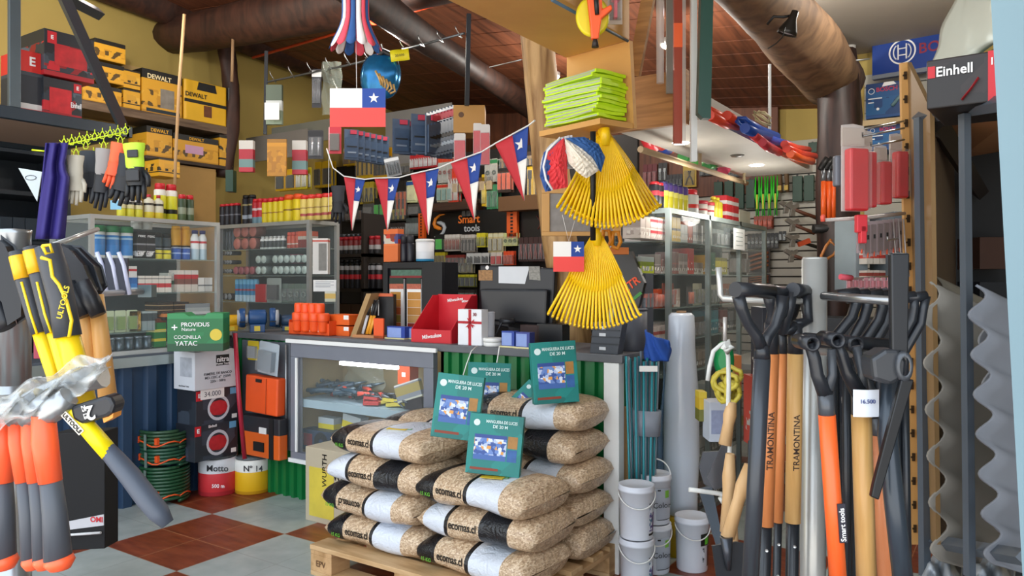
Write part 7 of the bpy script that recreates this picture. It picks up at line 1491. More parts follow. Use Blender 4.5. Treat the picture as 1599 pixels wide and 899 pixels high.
def cp(w, h):
    o = MB().box(-w/2, w/2, 0, .003, 0, h).build('clear_pack', m('A8989A', .35, 0, .2, 20)); MB().box(-w*.3, w*.3, -.008, 0, h*.1, h*.9).build('grey_tool', m('8A7E7E', .3, .3, .2, 30), o); MB().box(-w*.12, w*.12, -.010, -.007, h*.5, h*.62).build('dark_mark', K_, o); MB().rod((0, -.006, -h*.02), (0, -.006, h*.14), w*.12).build('red_tip', m('D85A3A', .4), o); return o
for i in range(6):
    o = one(cp, 1348+10*i, 1359+10*i, 346+(-1)*i, 402-2*i, ('D', 2.2+.02*i), 'clear pack with a grey tool hanging from the thick wire arm', 'pack', group='clear packs on the thick wire arm')
one(cp, 1338, 1350, 350, 395, ('D', 2.18), 'pale clear pack hanging first beside the red clip', 'pack')
for i in range(3): MB().tube([at(1395+8*i, 342, 2.25), at(1398+8*i, 390, 2.25), at(1404+8*i, 432, 2.25)], .0022, 5).build('wire', m('B8B4B4', .3, .5), label='thin bent wire hanging beside the perforated board', cat='wire', group='thin bent wires')
hook(1402, 372, 1386, 375, 2.25, 2.2, 'short wire hook on the perforated board'); hook(1412, 430, 1314, 436, 2.2, 2.05, 'lower wire hook carrying the pink packs')
for i in range(9): one(mk_blister(m('C08A90', .5), m('A84A54', .4), t=.01), 1322+9*i, 1330+9*i, 433, 450, ('D', 2.1), 'small pinkish pack on the lower wire hook', 'pack', group='pinkish packs on the lower hook', rz=.4)
MB().tube([at(1312, 432, 2.04), at(1330, 434, 2.05)], .008, 6).build('pink_clip', m('D05060'), label='pink clip at the tip of the lower wire hook', cat='clip')
# pale cabinet and red goods right of the dark post
one(mk_carton(m('8E9CA4', .5), .3, name='grey_cabinet'), 1336, 1355, 338, 470, ('D', 4.6), 'pale grey cabinet edge behind the clear packs', 'cabinet')
one(mk_carton(m('5E6A74', .5), .3, name='grey_cabinet'), 1396, 1425, 330, 470, ('D', 4.4), 'darker grey cabinet edge next to the perforated board', 'cabinet')
row(mk_carton(bands(((0, 'C8C4BC'), (.5, 'B83A30'), (.8, 'D0C8C0'))), .1), 4, 1353, 1395, 412, 18, ('D', 4.5), 'white and red small carton between the two grey cabinets', 'box', 'white and red cartons between cabinets', lift=2)
row(mk_carton(bands(((0, 'D0CCC4'), (.5, '8A3A30'), (.8, 'C8C0B8'))), .1), 4, 1353, 1395, 440, 18, ('D', 4.5), 'white and brown small carton lower between the grey cabinets', 'box', 'lower cartons between cabinets')
# ---- perforated upright board
pbm = m('D0A060', .55, 0, .05, 6)
def strip3(px0t, px1t, yt, px0b, px1b, yb, D, mat, name, t=.02, **k_): return panel3(name, [at(px0t, yt, D), at(px0b, yb, D), at(px1b, yb, D), at(px1t, yt, D)], mat, t, **k_)
ps_ = empty('perforated_board', at(1420, 830, 2.3), YAW, 'tall narrow wooden board with a column of T shaped slots', 'board')
cc = [at(1407, 98, 2.3), at(1421, 850, 2.3), at(1436, 850, 2.3), at(1417, 97, 2.3)]
loc0 = at(1420, 830, 2.3); Mi = Matrix.Rotation(-YAW, 4, 'Z') @ Matrix.Translation(-loc0)
c4 = [Mi @ p for p in cc]; n4 = Vector((.03, .30, 0))
MB().add(c4+[p+Vector((0, .012, 0)) for p in c4], [(0,1,2,3),(7,6,5,4),(0,4,5,1),(1,5,6,2),(2,6,7,3),(3,7,4,0)]).build('front_edge', pbm, ps_)
deep = [c4[3], c4[2], c4[2]+Vector((.10, -.42, 0)), c4[3]+Vector((.13, -.42, -.02))]
c5 = [Mi @ at(1417, 97, 2.3), Mi @ at(1436, 850, 2.3), Mi @ at(1462, 850, 2.0), Mi @ at(1452, 170, 2.0)]
MB().add(c5+[p+Vector((.012, 0, 0)) for p in c5], [(0,1,2,3),(7,6,5,4),(0,4,5,1),(1,5,6,2),(2,6,7,3),(3,7,4,0)]).build('side_face', m('8E7048', .6), ps_)
b = MB()
for i in range(20):
    y_ = 118+37.2*i; 
    if y_ > 840: break
    px = 1412+16*(y_-98)/752; p = Mi @ at(px, y_, 2.3); kk = 2.3/1200
    b.box(p.x-3*kk, p.x+3*kk, p.y-.004, p.y, p.z-1.2*kk, p.z+1.2*kk); b.box(p.x-1.2*kk, p.x+3*kk, p.y-.004, p.y, p.z-6*kk, p.z+6*kk)
b.build('slots', m('3A2A18'), ps_)
# ---- dark steel rack at the street side
RKM = m('59626C', .4, .2)
rk = empty('steel_rack', at(1500, 700, 2.0), 0, 'dark grey steel rack at the street side holding roofing pieces', 'rack'); rl_ = rk.location
def bar(px, py, D, ex, ey, E_, r, name, mat=RKM, n=4):
    MB().tube([at(px, py, D)-rl_, at(ex, ey, E_)-rl_], r, n).build(name, mat, rk)
bar(1436, 184, 2.1, 1444, 899, 2.1, .015, 'upright'); bar(1506, 178, 1.8, 1514, 899, 1.8, .013, 'upright'); bar(1434, 184, 2.15, 1580, 158, 1.6, .018, 'top_bar')
bar(1462, 190, 2.1, 1530, 300, 2.9, .03, 'rear_brace', m('1E1612', .6)); bar(1458, 845, 2.1, 1600, 870, 1.6, .018, 'low_bar'); 
bc = [at(1462, 188, 2.2), at(1462, 860, 2.2), at(1500, 860, 3.0), at(1490, 240, 3.0)]
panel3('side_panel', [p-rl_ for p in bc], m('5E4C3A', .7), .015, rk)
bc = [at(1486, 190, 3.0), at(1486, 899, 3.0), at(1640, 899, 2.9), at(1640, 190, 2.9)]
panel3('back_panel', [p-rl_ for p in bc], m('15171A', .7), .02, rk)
bc = [at(1462, 182, 2.15), at(1500, 240, 3.0), at(1640, 215, 2.9), at(1600, 158, 1.7)]
panel3('top_board', [p-rl_ for p in bc], m('9A6A42', .6), .02, rk)
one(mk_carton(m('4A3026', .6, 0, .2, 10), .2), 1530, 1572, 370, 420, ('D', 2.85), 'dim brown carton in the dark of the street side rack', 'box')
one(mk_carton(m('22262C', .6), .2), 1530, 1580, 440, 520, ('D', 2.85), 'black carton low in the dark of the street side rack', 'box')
# corrugated roofing pieces standing on end
def corr(px0, pyt, px1, pyb, D, wv, amp, n, col, label, thick=.006, depth=.35, lean=0, D2=None):
    """wavy sheet: a wavy upright edge nearest, running back into the rack"""
    A = at(px0, pyt, D); Bm = at(px1, pyb, D); K = n*12; b = MB()
    nd = (FW*.35+RT*.94)
    def fn(u, v):
        p = A.lerp(Bm, v); ph = math.sin(v*n*2*math.pi); return p+RT*(amp*ph)*(1)+nd*(depth*u)+UP*(depth*.35*u*(-1))+FW*(amp*.3*ph*u)
    b.grid(fn, 6, K); o = b.build('roofing_sheet', m(col, .85, 0, .3, 5, .4), label=label, cat='roofing sheet', solid=thick); return o
corr(1452, 440, 1468, 875, 2.0, .1, .024, 6, '8E8A82', 'grey wavy roofing sheet, foremost beside the perforated board', depth=.30)
corr(1462, 432, 1480, 800, 2.15, .1, .017, 5, '7C7668', 'brownish grey wavy roofing sheet just behind the foremost one', depth=.3)
corr(1524, 445, 1552, 880, 1.72, .1, .021, 7, '7E838C', 'bluish grey wavy roofing sheet beside the blue door frame', depth=.28)
corr(1534, 480, 1560, 830, 1.85, .1, .015, 5, '8A8E94', 'second bluish grey roofing sheet behind the one by the door frame', depth=.25)
for i, (px, e, y0, y1, D) in enumerate(((1438, 1502, 925, 858, 1.95), (1516, 1584, 935, 862, 1.7))):
    MB().grid(lambda u, v: at(px+(e-px)*u, y0+(y1-y0)*math.sin(1.57*v)*(.55+.45*math.sin(3.14*u))+7*math.sin(u*13+v*5), D+.32*v+.03*math.sin(u*9-v*7)+.02*math.sin(u*21+v*11)), 22, 14).build('plastic_wrap', m('AEB6BE', .35, 0, .15, 10), label=['crumpled pale plastic wrap on the floor of the street side rack', 'crumpled pale plastic wrap nearer the blue door frame'][i], cat='wrap', solid=.004)
# einhell box and white wrap on top of the rack
def ebox(w, h):
    o = MB().box(-w/2, w/2, 0, .25, 0, h).build('tool_carton', bands(((0, '1E1A1A'), (.9, '241c1c')), blobs=(.1, .9, ['1E1A1A', '2a2222', '1E1A1A']), bs=10), bevel=.003)
    MB().box(-w*.48, -w*.38, -.002, 0, h*.62, h*.86).build('red_square', TR, o); text(o, 'Einhell', -w*.12, -.003, h*.72, h*.28, TW, bold=.03, sx=.9)
    MB().box(w*.32, w*.5, -.003, 0, 0, h).build('red_end', m('C8222E', .5), o); MB().tube([(-w*.02, -.001, h*.1), (w*.1, -.001, h*.3), (w*.2, -.001, h*.5)], h*.13, 8, rz=.1).build('red_machine_picture', m('A81E28', .5, 0, .4, 20), o); text(o, 'IL', w*.41, -.005, h*.78, h*.2, TW, bold=.03)
    return o
o = one(ebox, 1453, 1556, 86, 164, ('D', 1.72), 'black and red tool carton on top of the street side rack', 'box', rz=-.66)
def wrapb(w, h): return None
pts = [at(1456, 128, 1.95), at(1558, 62, 1.75), at(1552, -20, 1.75), at(1500, -20, 1.95)]
b = MB(); b.grid(lambda u, v: (pts[0].lerp(pts[1], u)).lerp(pts[3].lerp(pts[2], u), v)+FW*(.015*math.sin(u*9+v*4)+.01*math.sin(v*13)), 16, 16)
wr_ = b.build('wrapped_sheet', m('C8CCC0', .25, 0, .12, 8), solid=.02, label='large leaning sheet wrapped in white plastic above the rack', cat='sheet')
MB().tube([at(1470, 130, 1.9), at(1556, 82, 1.78)], .012, 4).build('green_edge', m('1E5A3A', .5), wr_)
# ================================================================ foreground
# blue door frame at the street side
D = 1.2; a = at(1545, -40, D); b_ = at(1599, 940, D); cc = [a, b_, at(1680, 940, D), at(1680, -40, D)]
MB().add(cc+[p+FW*.06+RT*.05 for p in cc], [(0,1,2,3),(7,6,5,4),(0,4,5,1),(1,5,6,2),(2,6,7,3),(3,7,4,0)]).build('door_1', m('88A4B0', .45, 0, .05, 4), kind='structure')
# ---- galvanised post
GALV = m('B4B6B4', .3, .45, .15, 12)
c0 = at(1272, 405, 1.5); c1 = at(1266, 905, 1.5)
gp = MB().rod(c1-Vector((0, 0, .6)), c0, .0245, .0235, n=28).build('steel_post', GALV, label='galvanised round steel post standing among the hanging shovels', cat='post')
MB().lathe([(.0235, 0), (.022, .004), (0, .005)], 28).build('post_cap', GALV, gp).location = c0
RK2 = m('9A9C9E', .3, .8, .15, 14); BP = m('23262C', .33, 0, .06, 14)
MB().tube([at(1122, 417, 1.5), at(1125, 460, 1.5), at(1129, 466, 1.5), at(1200, 470, 1.47), at(1252, 470, 1.47)], .006, 8).build('support_rail', m('C4C4C0', .3, .5), label='bent white tipped steel arm of the shovel stand', cat='arm')
MB().tube([at(1285, 462, 1.45), at(1400, 470, 1.3)], .008, 8).build('support_rail', RK2, label='straight steel arm behind the row of black grips', cat='arm')
MB().tube([at(1262, 548, 1.36), at(1400, 556, 1.25), at(1404, 556, 1.22), at(1406, 514, 1.22)], .007, 8).build('support_rail', m('B0B0B0', .3, .7), label='lower steel arm with an upturned bright end', cat='arm')
def shovel(name, label, cat, top, bot, D, shaft, wpx, grip_px, arms, Dg=None, socket=None, collar_h=45, txt=None, ring=True, lower=None, gr=11):
    """D grip with two curved arms running into a socket, then a shaft; px coordinates"""
    k = D/1200; o = empty(name, at(bot[0], bot[1], D), 0, label, cat); base = o.location.copy()
    L = lambda px, py, dd=0: at(px, py, D+dd)-base
    (gx0, gy0), (gx1, gy1) = grip_px
    if ring: MB().tube([L(gx0, gy0, -.03), L((gx0+gx1)/2, (gy0+gy1)/2-1), L(gx1, gy1, .03)], [gr*k, gr*k*.92, gr*k], 14).build('grip', BP, o)
    sx, sy = top
    for (ax, ay, mx, my, dd) in arms:
        MB().tube([L(ax, ay, dd), L(ax+(mx-ax)*.35, ay+(my-ay)*.45, dd*.95), L(mx, my, dd*.6), L(mx+(sx-mx)*.6, my+(sy-my)*.45, dd*.3), L(sx, sy, 0)], [gr*k*.85, gr*k*.8, gr*k*.72, gr*k*.75, gr*k*.9], 12).build('yoke_arm', BP, o)
    MB().tube([L(sx, sy-6), L(sx, sy+collar_h)], [wpx*k*.42, wpx*k*.5], 16).build('socket', socket or BP, o)
    s0 = L(sx, sy+collar_h); s1 = L(bot[0], bot[1])
    MB().tube([s0, s0.lerp(s1, .5), s1], wpx*k*.5, 18).build('shaft', shaft, o)
    if lower:
        e = s1+(s1-s0).normalized()*.35
        MB().tube([s1-(s1-s0).normalized()*.002, s1.lerp(e, .5), e], wpx*k*.42, 16).build('lower_socket', lower, o)
        for t in (.12, .3): p = s1.lerp(e, t); MB().lathe([(0, 0), (.003, .001)], 8, 0, Matrix.Translation(p-FW*(wpx*k*.43)) @ Matrix.Rotation(math.pi/2, 4, 'X'), cap=False).build('rivet', STEEL, o)
    if txt:
        s_, mat, t = txt; p = s0.lerp(s1, t)-FW*(wpx*k*.505); d = (s1-s0).normalized(); tt = text(o, s_, 0, 0, 0, wpx*k*.55, mat, bold=.01)
        X = -d; Z = -FW; Z = (Z-X*Z.dot(X)).normalized(); Yv = Z.cross(X); tt.matrix_local = Matrix.Translation(p) @ Matrix((X, Yv, Z)).transposed().to_4x4()
    return o
WO = wood('D98A52', 'C0703C', .35, (8, 8, .8), 3); WP = wood('E0B678', 'C4934F', .35, (8, 8, .8), 3); WS = wood('D98C60', 'C07448', .35, (8, 8, .8), 3)
TX = m('3A2418', .5); BM = m('22262C', .28, .1, .05)
shovel('shovel', 'black shafted shovel with a wide black grip, farthest from the post', 'shovel', (1190, 545), (1170, 940), 1.28, m('3C4148', .3, .3), 26, ((1148, 452), (1204, 455)), ((1153, 462, 1168, 505, -.02), (1222, 462, 1210, 510, .02)), collar_h=15, gr=12)
shovel('shovel', 'orange brown shafted shovel stamped in dark capitals beside the black one', 'shovel', (1204, 510), (1195, 820), 1.42, WO, 25, ((1196, 455), (1226, 458)), ((1200, 460, 1206, 485, -.02), (1226, 462, 1222, 490, .02)), collar_h=42, txt=('TRAMONTINA', TX, .5), lower=BM)
shovel('shovel', 'slim orange brown shafted shovel just behind the stamped one', 'shovel', (1222, 520), (1215, 815), 1.55, WO, 15, ((1224, 458), (1240, 460)), ((1228, 462, 1230, 490, -.02), (1244, 462, 1238, 490, .02)), collar_h=32, lower=BM)
shovel('shovel', 'pale wood shafted shovel stamped in dark capitals next to the steel post', 'shovel', (1242, 510), (1238, 815), 1.46, WP, 24, ((1238, 452), (1258, 455)), ((1236, 456, 1222, 520, -.02), (1258, 460, 1262, 500, .02)), collar_h=42, txt=('TRAMONTINA', TX, .52), lower=BM)
for i, (x, y, mx, my, sx, sy) in enumerate(((1340, 458, 1330, 495, 1305, 525), (1356, 460, 1348, 500, 1330, 530), (1376, 460, 1372, 500, 1352, 530), (1390, 462, 1384, 505, 1366, 535))):
    o = empty('shovel', at(sx, sy, 1.5), 0, ['black shovel grip hung on the rear arm, nearest the steel post', 'black shovel grip hung on the rear arm, second from the steel post', 'black shovel grip hung on the rear arm, third from the steel post', 'black shovel grip hung on the rear arm, by the flat black bar'][i], 'shovel'); bs = o.location.copy(); Dk = 1.5
    MB().tube([at(x-34, y+4, Dk)-bs, at(x, y, Dk)-bs], 10*Dk/1200, 12).build('grip', BP, o)
    MB().tube([at(x, y, Dk)-bs, at(mx+6, (y+my)/2, Dk)-bs, at(mx, my, Dk)-bs, at(sx, sy, Dk)-bs, at(sx-4, sy+30, Dk)-bs], [9*Dk/1200, 8.5*Dk/1200, 8*Dk/1200, 8*Dk/1200, 9*Dk/1200], 12).build('yoke_arm', BP, o)
    MB().tube([at(sx-4, sy+28, Dk)-bs, at(sx-2, 940, Dk)-bs], 9*Dk/1200, 12).build('shaft', BM, o)
for i, (x, y, mx, my, sx, sy) in enumerate(((1428, 462, 1424, 500, 1398, 545), (1446, 462, 1438, 505, 1412, 550))):
    o = empty('shovel', at(sx, sy, 1.35), 0, ['black shovel grip overlapping the perforated board', 'outermost black shovel grip before the roofing sheets'][i], 'shovel'); bs = o.location.copy(); Dk = 1.35
    MB().tube([at(x-30, y+3, Dk)-bs, at(x, y, Dk)-bs], 8*Dk/1200, 12).build('grip', BP, o)
    MB().tube([at(x, y, Dk)-bs, at(mx+3, (y+my)/2, Dk)-bs, at(mx, my, Dk)-bs, at(sx, sy, Dk)-bs, at(sx, sy+60, Dk)-bs], [7*Dk/1200]*5, 12).build('yoke_arm', BP, o)
    MB().tube([at(sx, sy+55, Dk)-bs, at(sx+5, 940, Dk)-bs], 7*Dk/1200, 12).build('shaft', BM, o)
# front row: three grips seen end on
MB().tube([at(1256, 530, 1.28), at(1396, 540, 1.32)], .012, 12).build('cross_grip', BP, label='long black tube lying across the front shovel grips', cat='tube')
def front(top, mid, sock, bot, D, shaft, w, label, txt=None):
    o = empty('shovel', at(bot[0], bot[1], D), 0, label, 'shovel'); bs = o.location.copy(); k = D/1200; L = lambda p: at(p[0], p[1], D)-bs
    MB().lathe([(10*k, 0), (10*k, .06)], 16, 0, Matrix.Translation(L((top[0]-2, top[1]))-FW*.02) @ (FW.to_track_quat('Z', 'Y').to_matrix().to_4x4()), cap=False).build('grip', BP, o, solid=.004)
    MB().tube([L(top), L(((top[0]+mid[0])/2+2, (top[1]+mid[1])/2)), L(mid), L(sock)], [9*k, 10*k, 10*k, w*k*.48], 12).build('yoke_arm', BP, o)
    MB().tube([L((top[0]+34, top[1]+10)), L((mid[0]+24, mid[1])), L(sock)], [7*k, 7*k, w*k*.4], 12).build('yoke_arm', m('3A3E44', .4), o)
    MB().tube([L(sock), L((sock[0]+(bot[0]-sock[0])*.12, sock[1]+(bot[1]-sock[1])*.12))], w*k*.47, 14).build('socket', m('4A4E54', .3, .2), o)
    MB().tube([L((sock[0]+(bot[0]-sock[0])*.1, sock[1]+(bot[1]-sock[1])*.1)), L(bot)], w*k*.5, 18).build('shaft', shaft, o)
    return o
o = front((1264, 535), (1276, 585), (1289, 615), (1311, 940), 1.2, m('F0642A', .35), 26, 'shovel with a bright orange metal shaft beside the steel post')
p = at(1304, 812, 1.2)-o.location
lb_ = MB().box(-.006, .006, -.001, .001, -.03, .03).build('dark_sticker', m('1E1E30', .4), o); lb_.location = p-FW*.0145+RT*.005; lb_.rotation_euler = (0, R(-4), YAW)
text(lb_, 'Smart tools', 0, -.002, -.002, .011, TW, ry=-90, bold=.02)
front((1303, 530), (1322, 580), (1344, 615), (1354, 940), 1.22, WP, 30, 'shovel with a pale wooden shaft and a handwritten price paper')
front((1332, 536), (1350, 590), (1372, 650), (1386, 940), 1.3, WS, 26, 'shovel with a salmon coloured wooden shaft behind the flat black bar')
pp = MB().grid(lambda u, v: (-.02+.04*u, -.004*math.sin(3.14*u)-.014, .042*v), 6, 3).build('price_paper', m('D8DEE8', .6), label='white handwritten price paper taped round the pale wooden shaft', cat='paper', loc=at(1346, 648, 1.2), rz=YAW)
text(pp, '16.500', 0, -.0195, .024, .009, m('3A4A80'))
for i, (px, e, D, w) in enumerate(((1322, 1324, 1.4, 14), (1334, 1336, 1.45, 14))): MB().tube([at(px, 570, D), at(e, 940, D)], w*D/2400, 12).build('black_shaft', BM, label=['thin black metal shaft between the orange and the pale wooden one', 'second thin black metal shaft just behind the first'][i], cat='shaft')
MB().tube([at(1392, 560, 1.2), at(1386, 680, 1.18), at(1396, 780, 1.16), at(1414, 940, 1.15)], 15*1.17/1200, 16).build('bent_shaft', m('333C46', .28, .2), label='thick dark bent metal shaft, last of the hanging tools', cat='shaft')
# pick head and flat bar
pk = empty('mattock', at(1385, 570, 1.15), YAW, 'black mattock with an eye and a flat dark handle bar', 'mattock'); k = 1.15/1200
MB().prism([(-30*k, 12*k), (-8*k, 26*k), (14*k, 26*k), (26*k, 8*k), (24*k, -18*k), (0, -30*k), (-26*k, -22*k)], -.012, .03).build('head', m('3A3D42', .35, .3), pk, bevel=.006)
MB().lathe([(9*k, -.02), (14*k, -.022), (15*k, -.012)], 18, 0, Matrix.Translation((18*k, 0, 0)) @ Matrix.Rotation(math.pi/2, 4, 'X') @ Matrix.Scale(-1, 4, (0, 0, 1)) @ Matrix.Diagonal((.8, 1.6, 1, 1)), cap=False).build('eye_ring', m('4A4E54', .3, .4), pk)
MB().prism([(2*k, 175*k), (32*k, 175*k), (30*k, 20*k), (4*k, 10*k)], -.008, .004).build('upper_bar', m('24272C', .35, .3), pk, bevel=.003)
MB().prism([(12*k, -20*k), (32*k, -20*k), (-22*k, -205*k), (-34*k, -200*k), (-30*k, -180*k)], -.02, -.010).build('flat_bar', m('1E2126', .3, .4), pk, bevel=.002)
# ---- short tools and rope beside the shovels
ROPE = m('D8DAD6', .8, 0, .15, 60)
MB().tube([at(1132, 495, 2.2), at(1132, 532, 2.2)], .006, 8).build('upright_bar', m('C8C4C0', .4, .4), label='thin upright pale bar above the knotted rope', cat='bar')
o = MB().tube([at(*p, 2.2) for p in ((1105, 594), (1108, 572), (1114, 548), (1126, 538), (1138, 532), (1140, 542), (1134, 545), (1137, 556), (1138, 600), (1137, 640), (1140, 690), (1137, 740), (1136, 775))], .0065, 8).build('knotted_rope', ROPE, label='white knotted rope holding the small wooden handled tools', cat='rope')
MB().tube([at(1134, 538, 2.18), at(1142, 543, 2.16), at(1136, 549, 2.17), at(1130, 543, 2.18), at(1136, 538, 2.16)], .009, 8).build('knot', ROPE, o)
MB().tube([at(*p, 2.3) for p in ((1076, 764), (1098, 767), (1120, 770), (1132, 772), (1136, 780), (1128, 784), (1124, 776))], .007, 8).build('rope_end', ROPE, label='white rope end reaching across to the film roll', cat='rope')
def whandle(a, b_, D, w, label, blade=None):
    o = empty('hand_tool', at(b_[0], b_[1], D), 0, label, 'tool'); bs = o.location.copy(); k = D/1200; L = lambda x, y: at(x, y, D)-bs
    MB().tube([L(*a), L((a[0]*.7+b_[0]*.3), (a[1]*.7+b_[1]*.3)), L((a[0]+b_[0])/2, (a[1]+b_[1])/2), L(*b_)], [w*k*.34, w*k*.52, w*k*.42, w*k*.5], 14).build('handle', wood('DDB88A', 'C49A66', .5, (6, 6, 1), 3), o)
    if blade:
        pts, mat = blade; P0 = [(L(x, y)) for x, y in pts]; b = MB(); n = len(P0); b.add(P0+[p+FW*.006 for p in P0], [tuple(range(n)), tuple(range(2*n-1, n-1, -1))]+[(i, (i+1) % n, n+(i+1) % n, n+i) for i in range(n)]); b.build('blade', mat, o)
    return o
GM = m('5A5E66', .35, .5, .15, 8)
whandle((1143, 628), (1132, 694), 2.2, 20, 'small trowel with a pale handle tied highest on the rope', ([(1128, 694), (1136, 694), (1130, 760), (1116, 765), (1104, 745), (1118, 715)], GM))
whandle((1140, 708), (1134, 830), 2.15, 20, 'small tool with a pale handle tied lower on the rope')
whandle((1170, 725), (1136, 838), 1.9, 22, 'thick pale wooden handle slanting above the black spade blade', ([(1112, 852), (1150, 846), (1172, 850), (1170, 940), (1124, 940)], m('34383E', .35, .5, .1, 8)))
MB().tube([at(1134, 838, 1.89), at(1138, 890, 1.89)], [.016, .006], 10).build('spade_rib', m('4A4E56', .3, .6), label='raised rib of the black spade below the wooden handle', cat='rib')
whandle((1145, 780), (1146, 850), 2.4, 14, 'narrow wooden handle glimpsed behind the slanting one')
b = MB(); P0 = [at(x, y, 2.5) for x, y in ((1098, 706), (1128, 704), (1134, 740), (1118, 764), (1100, 756), (1092, 730))]; n = 6
b.add(P0+[p+FW*.01 for p in P0], [tuple(range(n)), tuple(range(2*n-1, n-1, -1))]+[(i, (i+1) % n, n+(i+1) % n, n+i) for i in range(n)]); b.build('loose_spade', GM, label='rounded dull steel shovel blade beside the film roll', cat='blade')
b = MB(); P0 = [at(x, y, 2.7) for x, y in ((1092, 765), (1112, 760), (1130, 850), (1122, 860))]; n = 4
b.add(P0+[p+FW*.02 for p in P0], [tuple(range(n)), tuple(range(2*n-1, n-1, -1))]+[(i, (i+1) % n, n+(i+1) % n, n+i) for i in range(n)]); b.build('dark_sheet', m('4A5560', .5), label='dark grey slanting sheet behind the small tools', cat='sheet')
b = MB(); rnd = random.Random(9)
for i in range(9):
    c = at(1137+rnd.uniform(-14, 8), 600+rnd.uniform(-16, 14), 3.1+rnd.uniform(-.05, .05)); r = rnd.uniform(.03, .05); th = rnd.uniform(0, 3)
    b.tube([c+Vector((r*math.cos(a*.524)*math.cos(th), r*math.cos(a*.524)*math.sin(th), r*math.sin(a*.524)*(.6+.4*rnd.random()))) for a in range(13)], .010, 7)
b.build('yellow_rope_coil', m('C4B440', .45, 0, .2, 30), label='tangled coil of yellow rope behind the white knotted rope', cat='rope')
c = at(1132, 562, 3.3); MB().lathe([(0, 0), (.045, .004), (.05, .012), (.02, .03)], 20, 0, Matrix.Rotation(R(90), 4, 'X') @ Matrix.Rotation(R(-35), 4, 'Y') @ Matrix.Diagonal((.9, 1.7, 1, 1))).build('green_paddle', m('128A4A', .4), label='bright green oval pad behind the knotted rope', cat='pad', loc=c, rz=YAW)
one(mk_carton(bands(((0, 'A86038'), (.5, 'C0703C'))), .08), 1137, 1158, 555, 610, ('D', 3.5), 'orange brown carton behind the yellow rope coil', 'box')
one(mk_carton(m('B8C0CC', .5), .12, [(.1, .9, .2, .8, m('8A94B0', .5, 0, .3, 40))]), 1108, 1134, 628, 690, ('D', 3.3), 'pale blue white canister behind the pale trowel handle', 'canister')
one(mk_carton(bands(((0, '6A6A2A'), (.4, 'C8A82A'), (.8, 'D0B83A'))), .08), 1092, 1104, 612, 658, ('D', 3.4), 'yellow bottle standing low beside the film roll', 'bottle')
for i, (px0, px1, t_, e_, D, cl, lb) in enumerate(((1190, 1206, 480, 620, 3.2, '2A2D34', 'dark upright carton seen between the shovel shafts'), (1178, 1192, 590, 700, 3.2, 'B03A24', 'red brown carton with fine print between the shafts'), (1214, 1232, 640, 720, 3.4, '8A3028', 'dull red carton low between the shafts'), (1186, 1204, 700, 800, 3.0, '2A2C30', 'black carton low between the shafts'), (1300, 1330, 560, 660, 3.2, '2C3036', 'dark carton behind the front shovels'), (1395, 1425, 560, 690, 3.0, '5A5E8A', 'purple blue pack behind the thick bent shaft'), (1400, 1428, 690, 790, 3.0, 'A8A490', 'cream pack low beside the perforated board'))):
    one(mk_carton(bands(((0, cl), (.6, cl)), blobs=(.2, .5, [cl, cl, 'A8A49C', cl]), bs=40), .15), px0, px1, t_, e_, ('D', D), lb, 'box')
MB().box(3.0, 3.75, 1.9, 2.2, 0, 1.15).build('low_cabinet', m('3A3E44', .6), label='dark low cabinet behind the shovels under the slat wall', cat='cabinet', bevel=.005)
# ================================================================ left foreground
Dl = 1.0
CH = m('9EA2A6', .28, .8, .05)
pc = MB().lathe([(.02, 0), (.02, .20), (.021, .205), (.0, .207)], 28).build('chrome_post', CH, label='shiny chrome pipe standing at the street side among the hammers', cat='post', loc=at(22, 600, 1.02))
pc.scale = (1.0, 1.0, 1.0)
MB().lathe([(.02, 0), (.021, -.9)][::-1], 28).build('lower_pipe', CH, pc)
MB().tube([at(80, 384, 1.05), at(152, 358, 1.25)], .004, 8).build('wire_hook', m('C8CACA', .3, .6), label='bright wire hook poking out above the yellow handles', cat='hook')
MB().tube([at(120, 460, 1.2), at(222, 455, 1.35)], .005, 6).build('flat_bar', m('B0AEB0', .4, .4), label='flat pale bar carrying the clear edged packs', cat='bar')
MB().box(-.012, .012, -.01, .01, -.01, .012).build('rubber_stopper', m('5A6A6E', .4), label='dark grey stopper on the end of the flat pale bar', cat='stopper', loc=at(230, 455, 1.36), rz=YAW)
YE = m('F2CC12', .35); DGp = m('3A3D44', .5, 0, .06, 20)
def ghandle(P, wpx, D, label, stripe=True, patch=None, mats=(DGp, YE), cut=.45):
    o = empty('hammer', at(P[-1][0], P[-1][1], D), 0, label, 'hammer'); bs = o.location.copy(); k = D/1200
    L = [at(x, y, D)-bs for x, y in P]; n = len(L); c = max(2, int(n*cut+.5))
    MB().tube(L[:c], [wpx*k*.5*(1.05 if i % 2 else .97) for i in range(c)], 14).build('rubber_grip', mats[0], o)
    MB().tube(L[c-1:], wpx*k*.46, 14).build('handle', mats[1], o)
    if stripe: MB().tube([p-FW*(wpx*k*.49)+RT*(wpx*k*.12) for p in L[1:c]], wpx*k*.09, 6).build('yellow_stripe', YE, o)
    if patch: a_, b_ = patch; MB().tube([L[0].lerp(L[1], a_)*1-FW*.002, L[0].lerp(L[1], b_)-FW*.002], wpx*k*.5, 12).build('yellow_band', m('F2B418', .35), o)
    return o
ghandle([(26, 392), (38, 440), (52, 490), (62, 520), (84, 585), (94, 640)], 23, .95, 'yellow banded black hammer handle nearest the chrome pipe', patch=(.15, .9), cut=.6)
ghandle([(48, 385), (62, 440), (74, 490), (84, 518), (104, 585), (112, 640)], 23, .93, 'yellow banded black hammer handle next to the large grip', patch=(.1, .75), cut=.6)
o = ghandle([(74, 384), (86, 425), (98, 475), (106, 525), (122, 585), (134, 640)], 38, .92, 'large black gripped hammer handle with zigzag yellow lines and yellow lettering', stripe=False, cut=.62)
bs = o.location.copy(); k = .92/1200
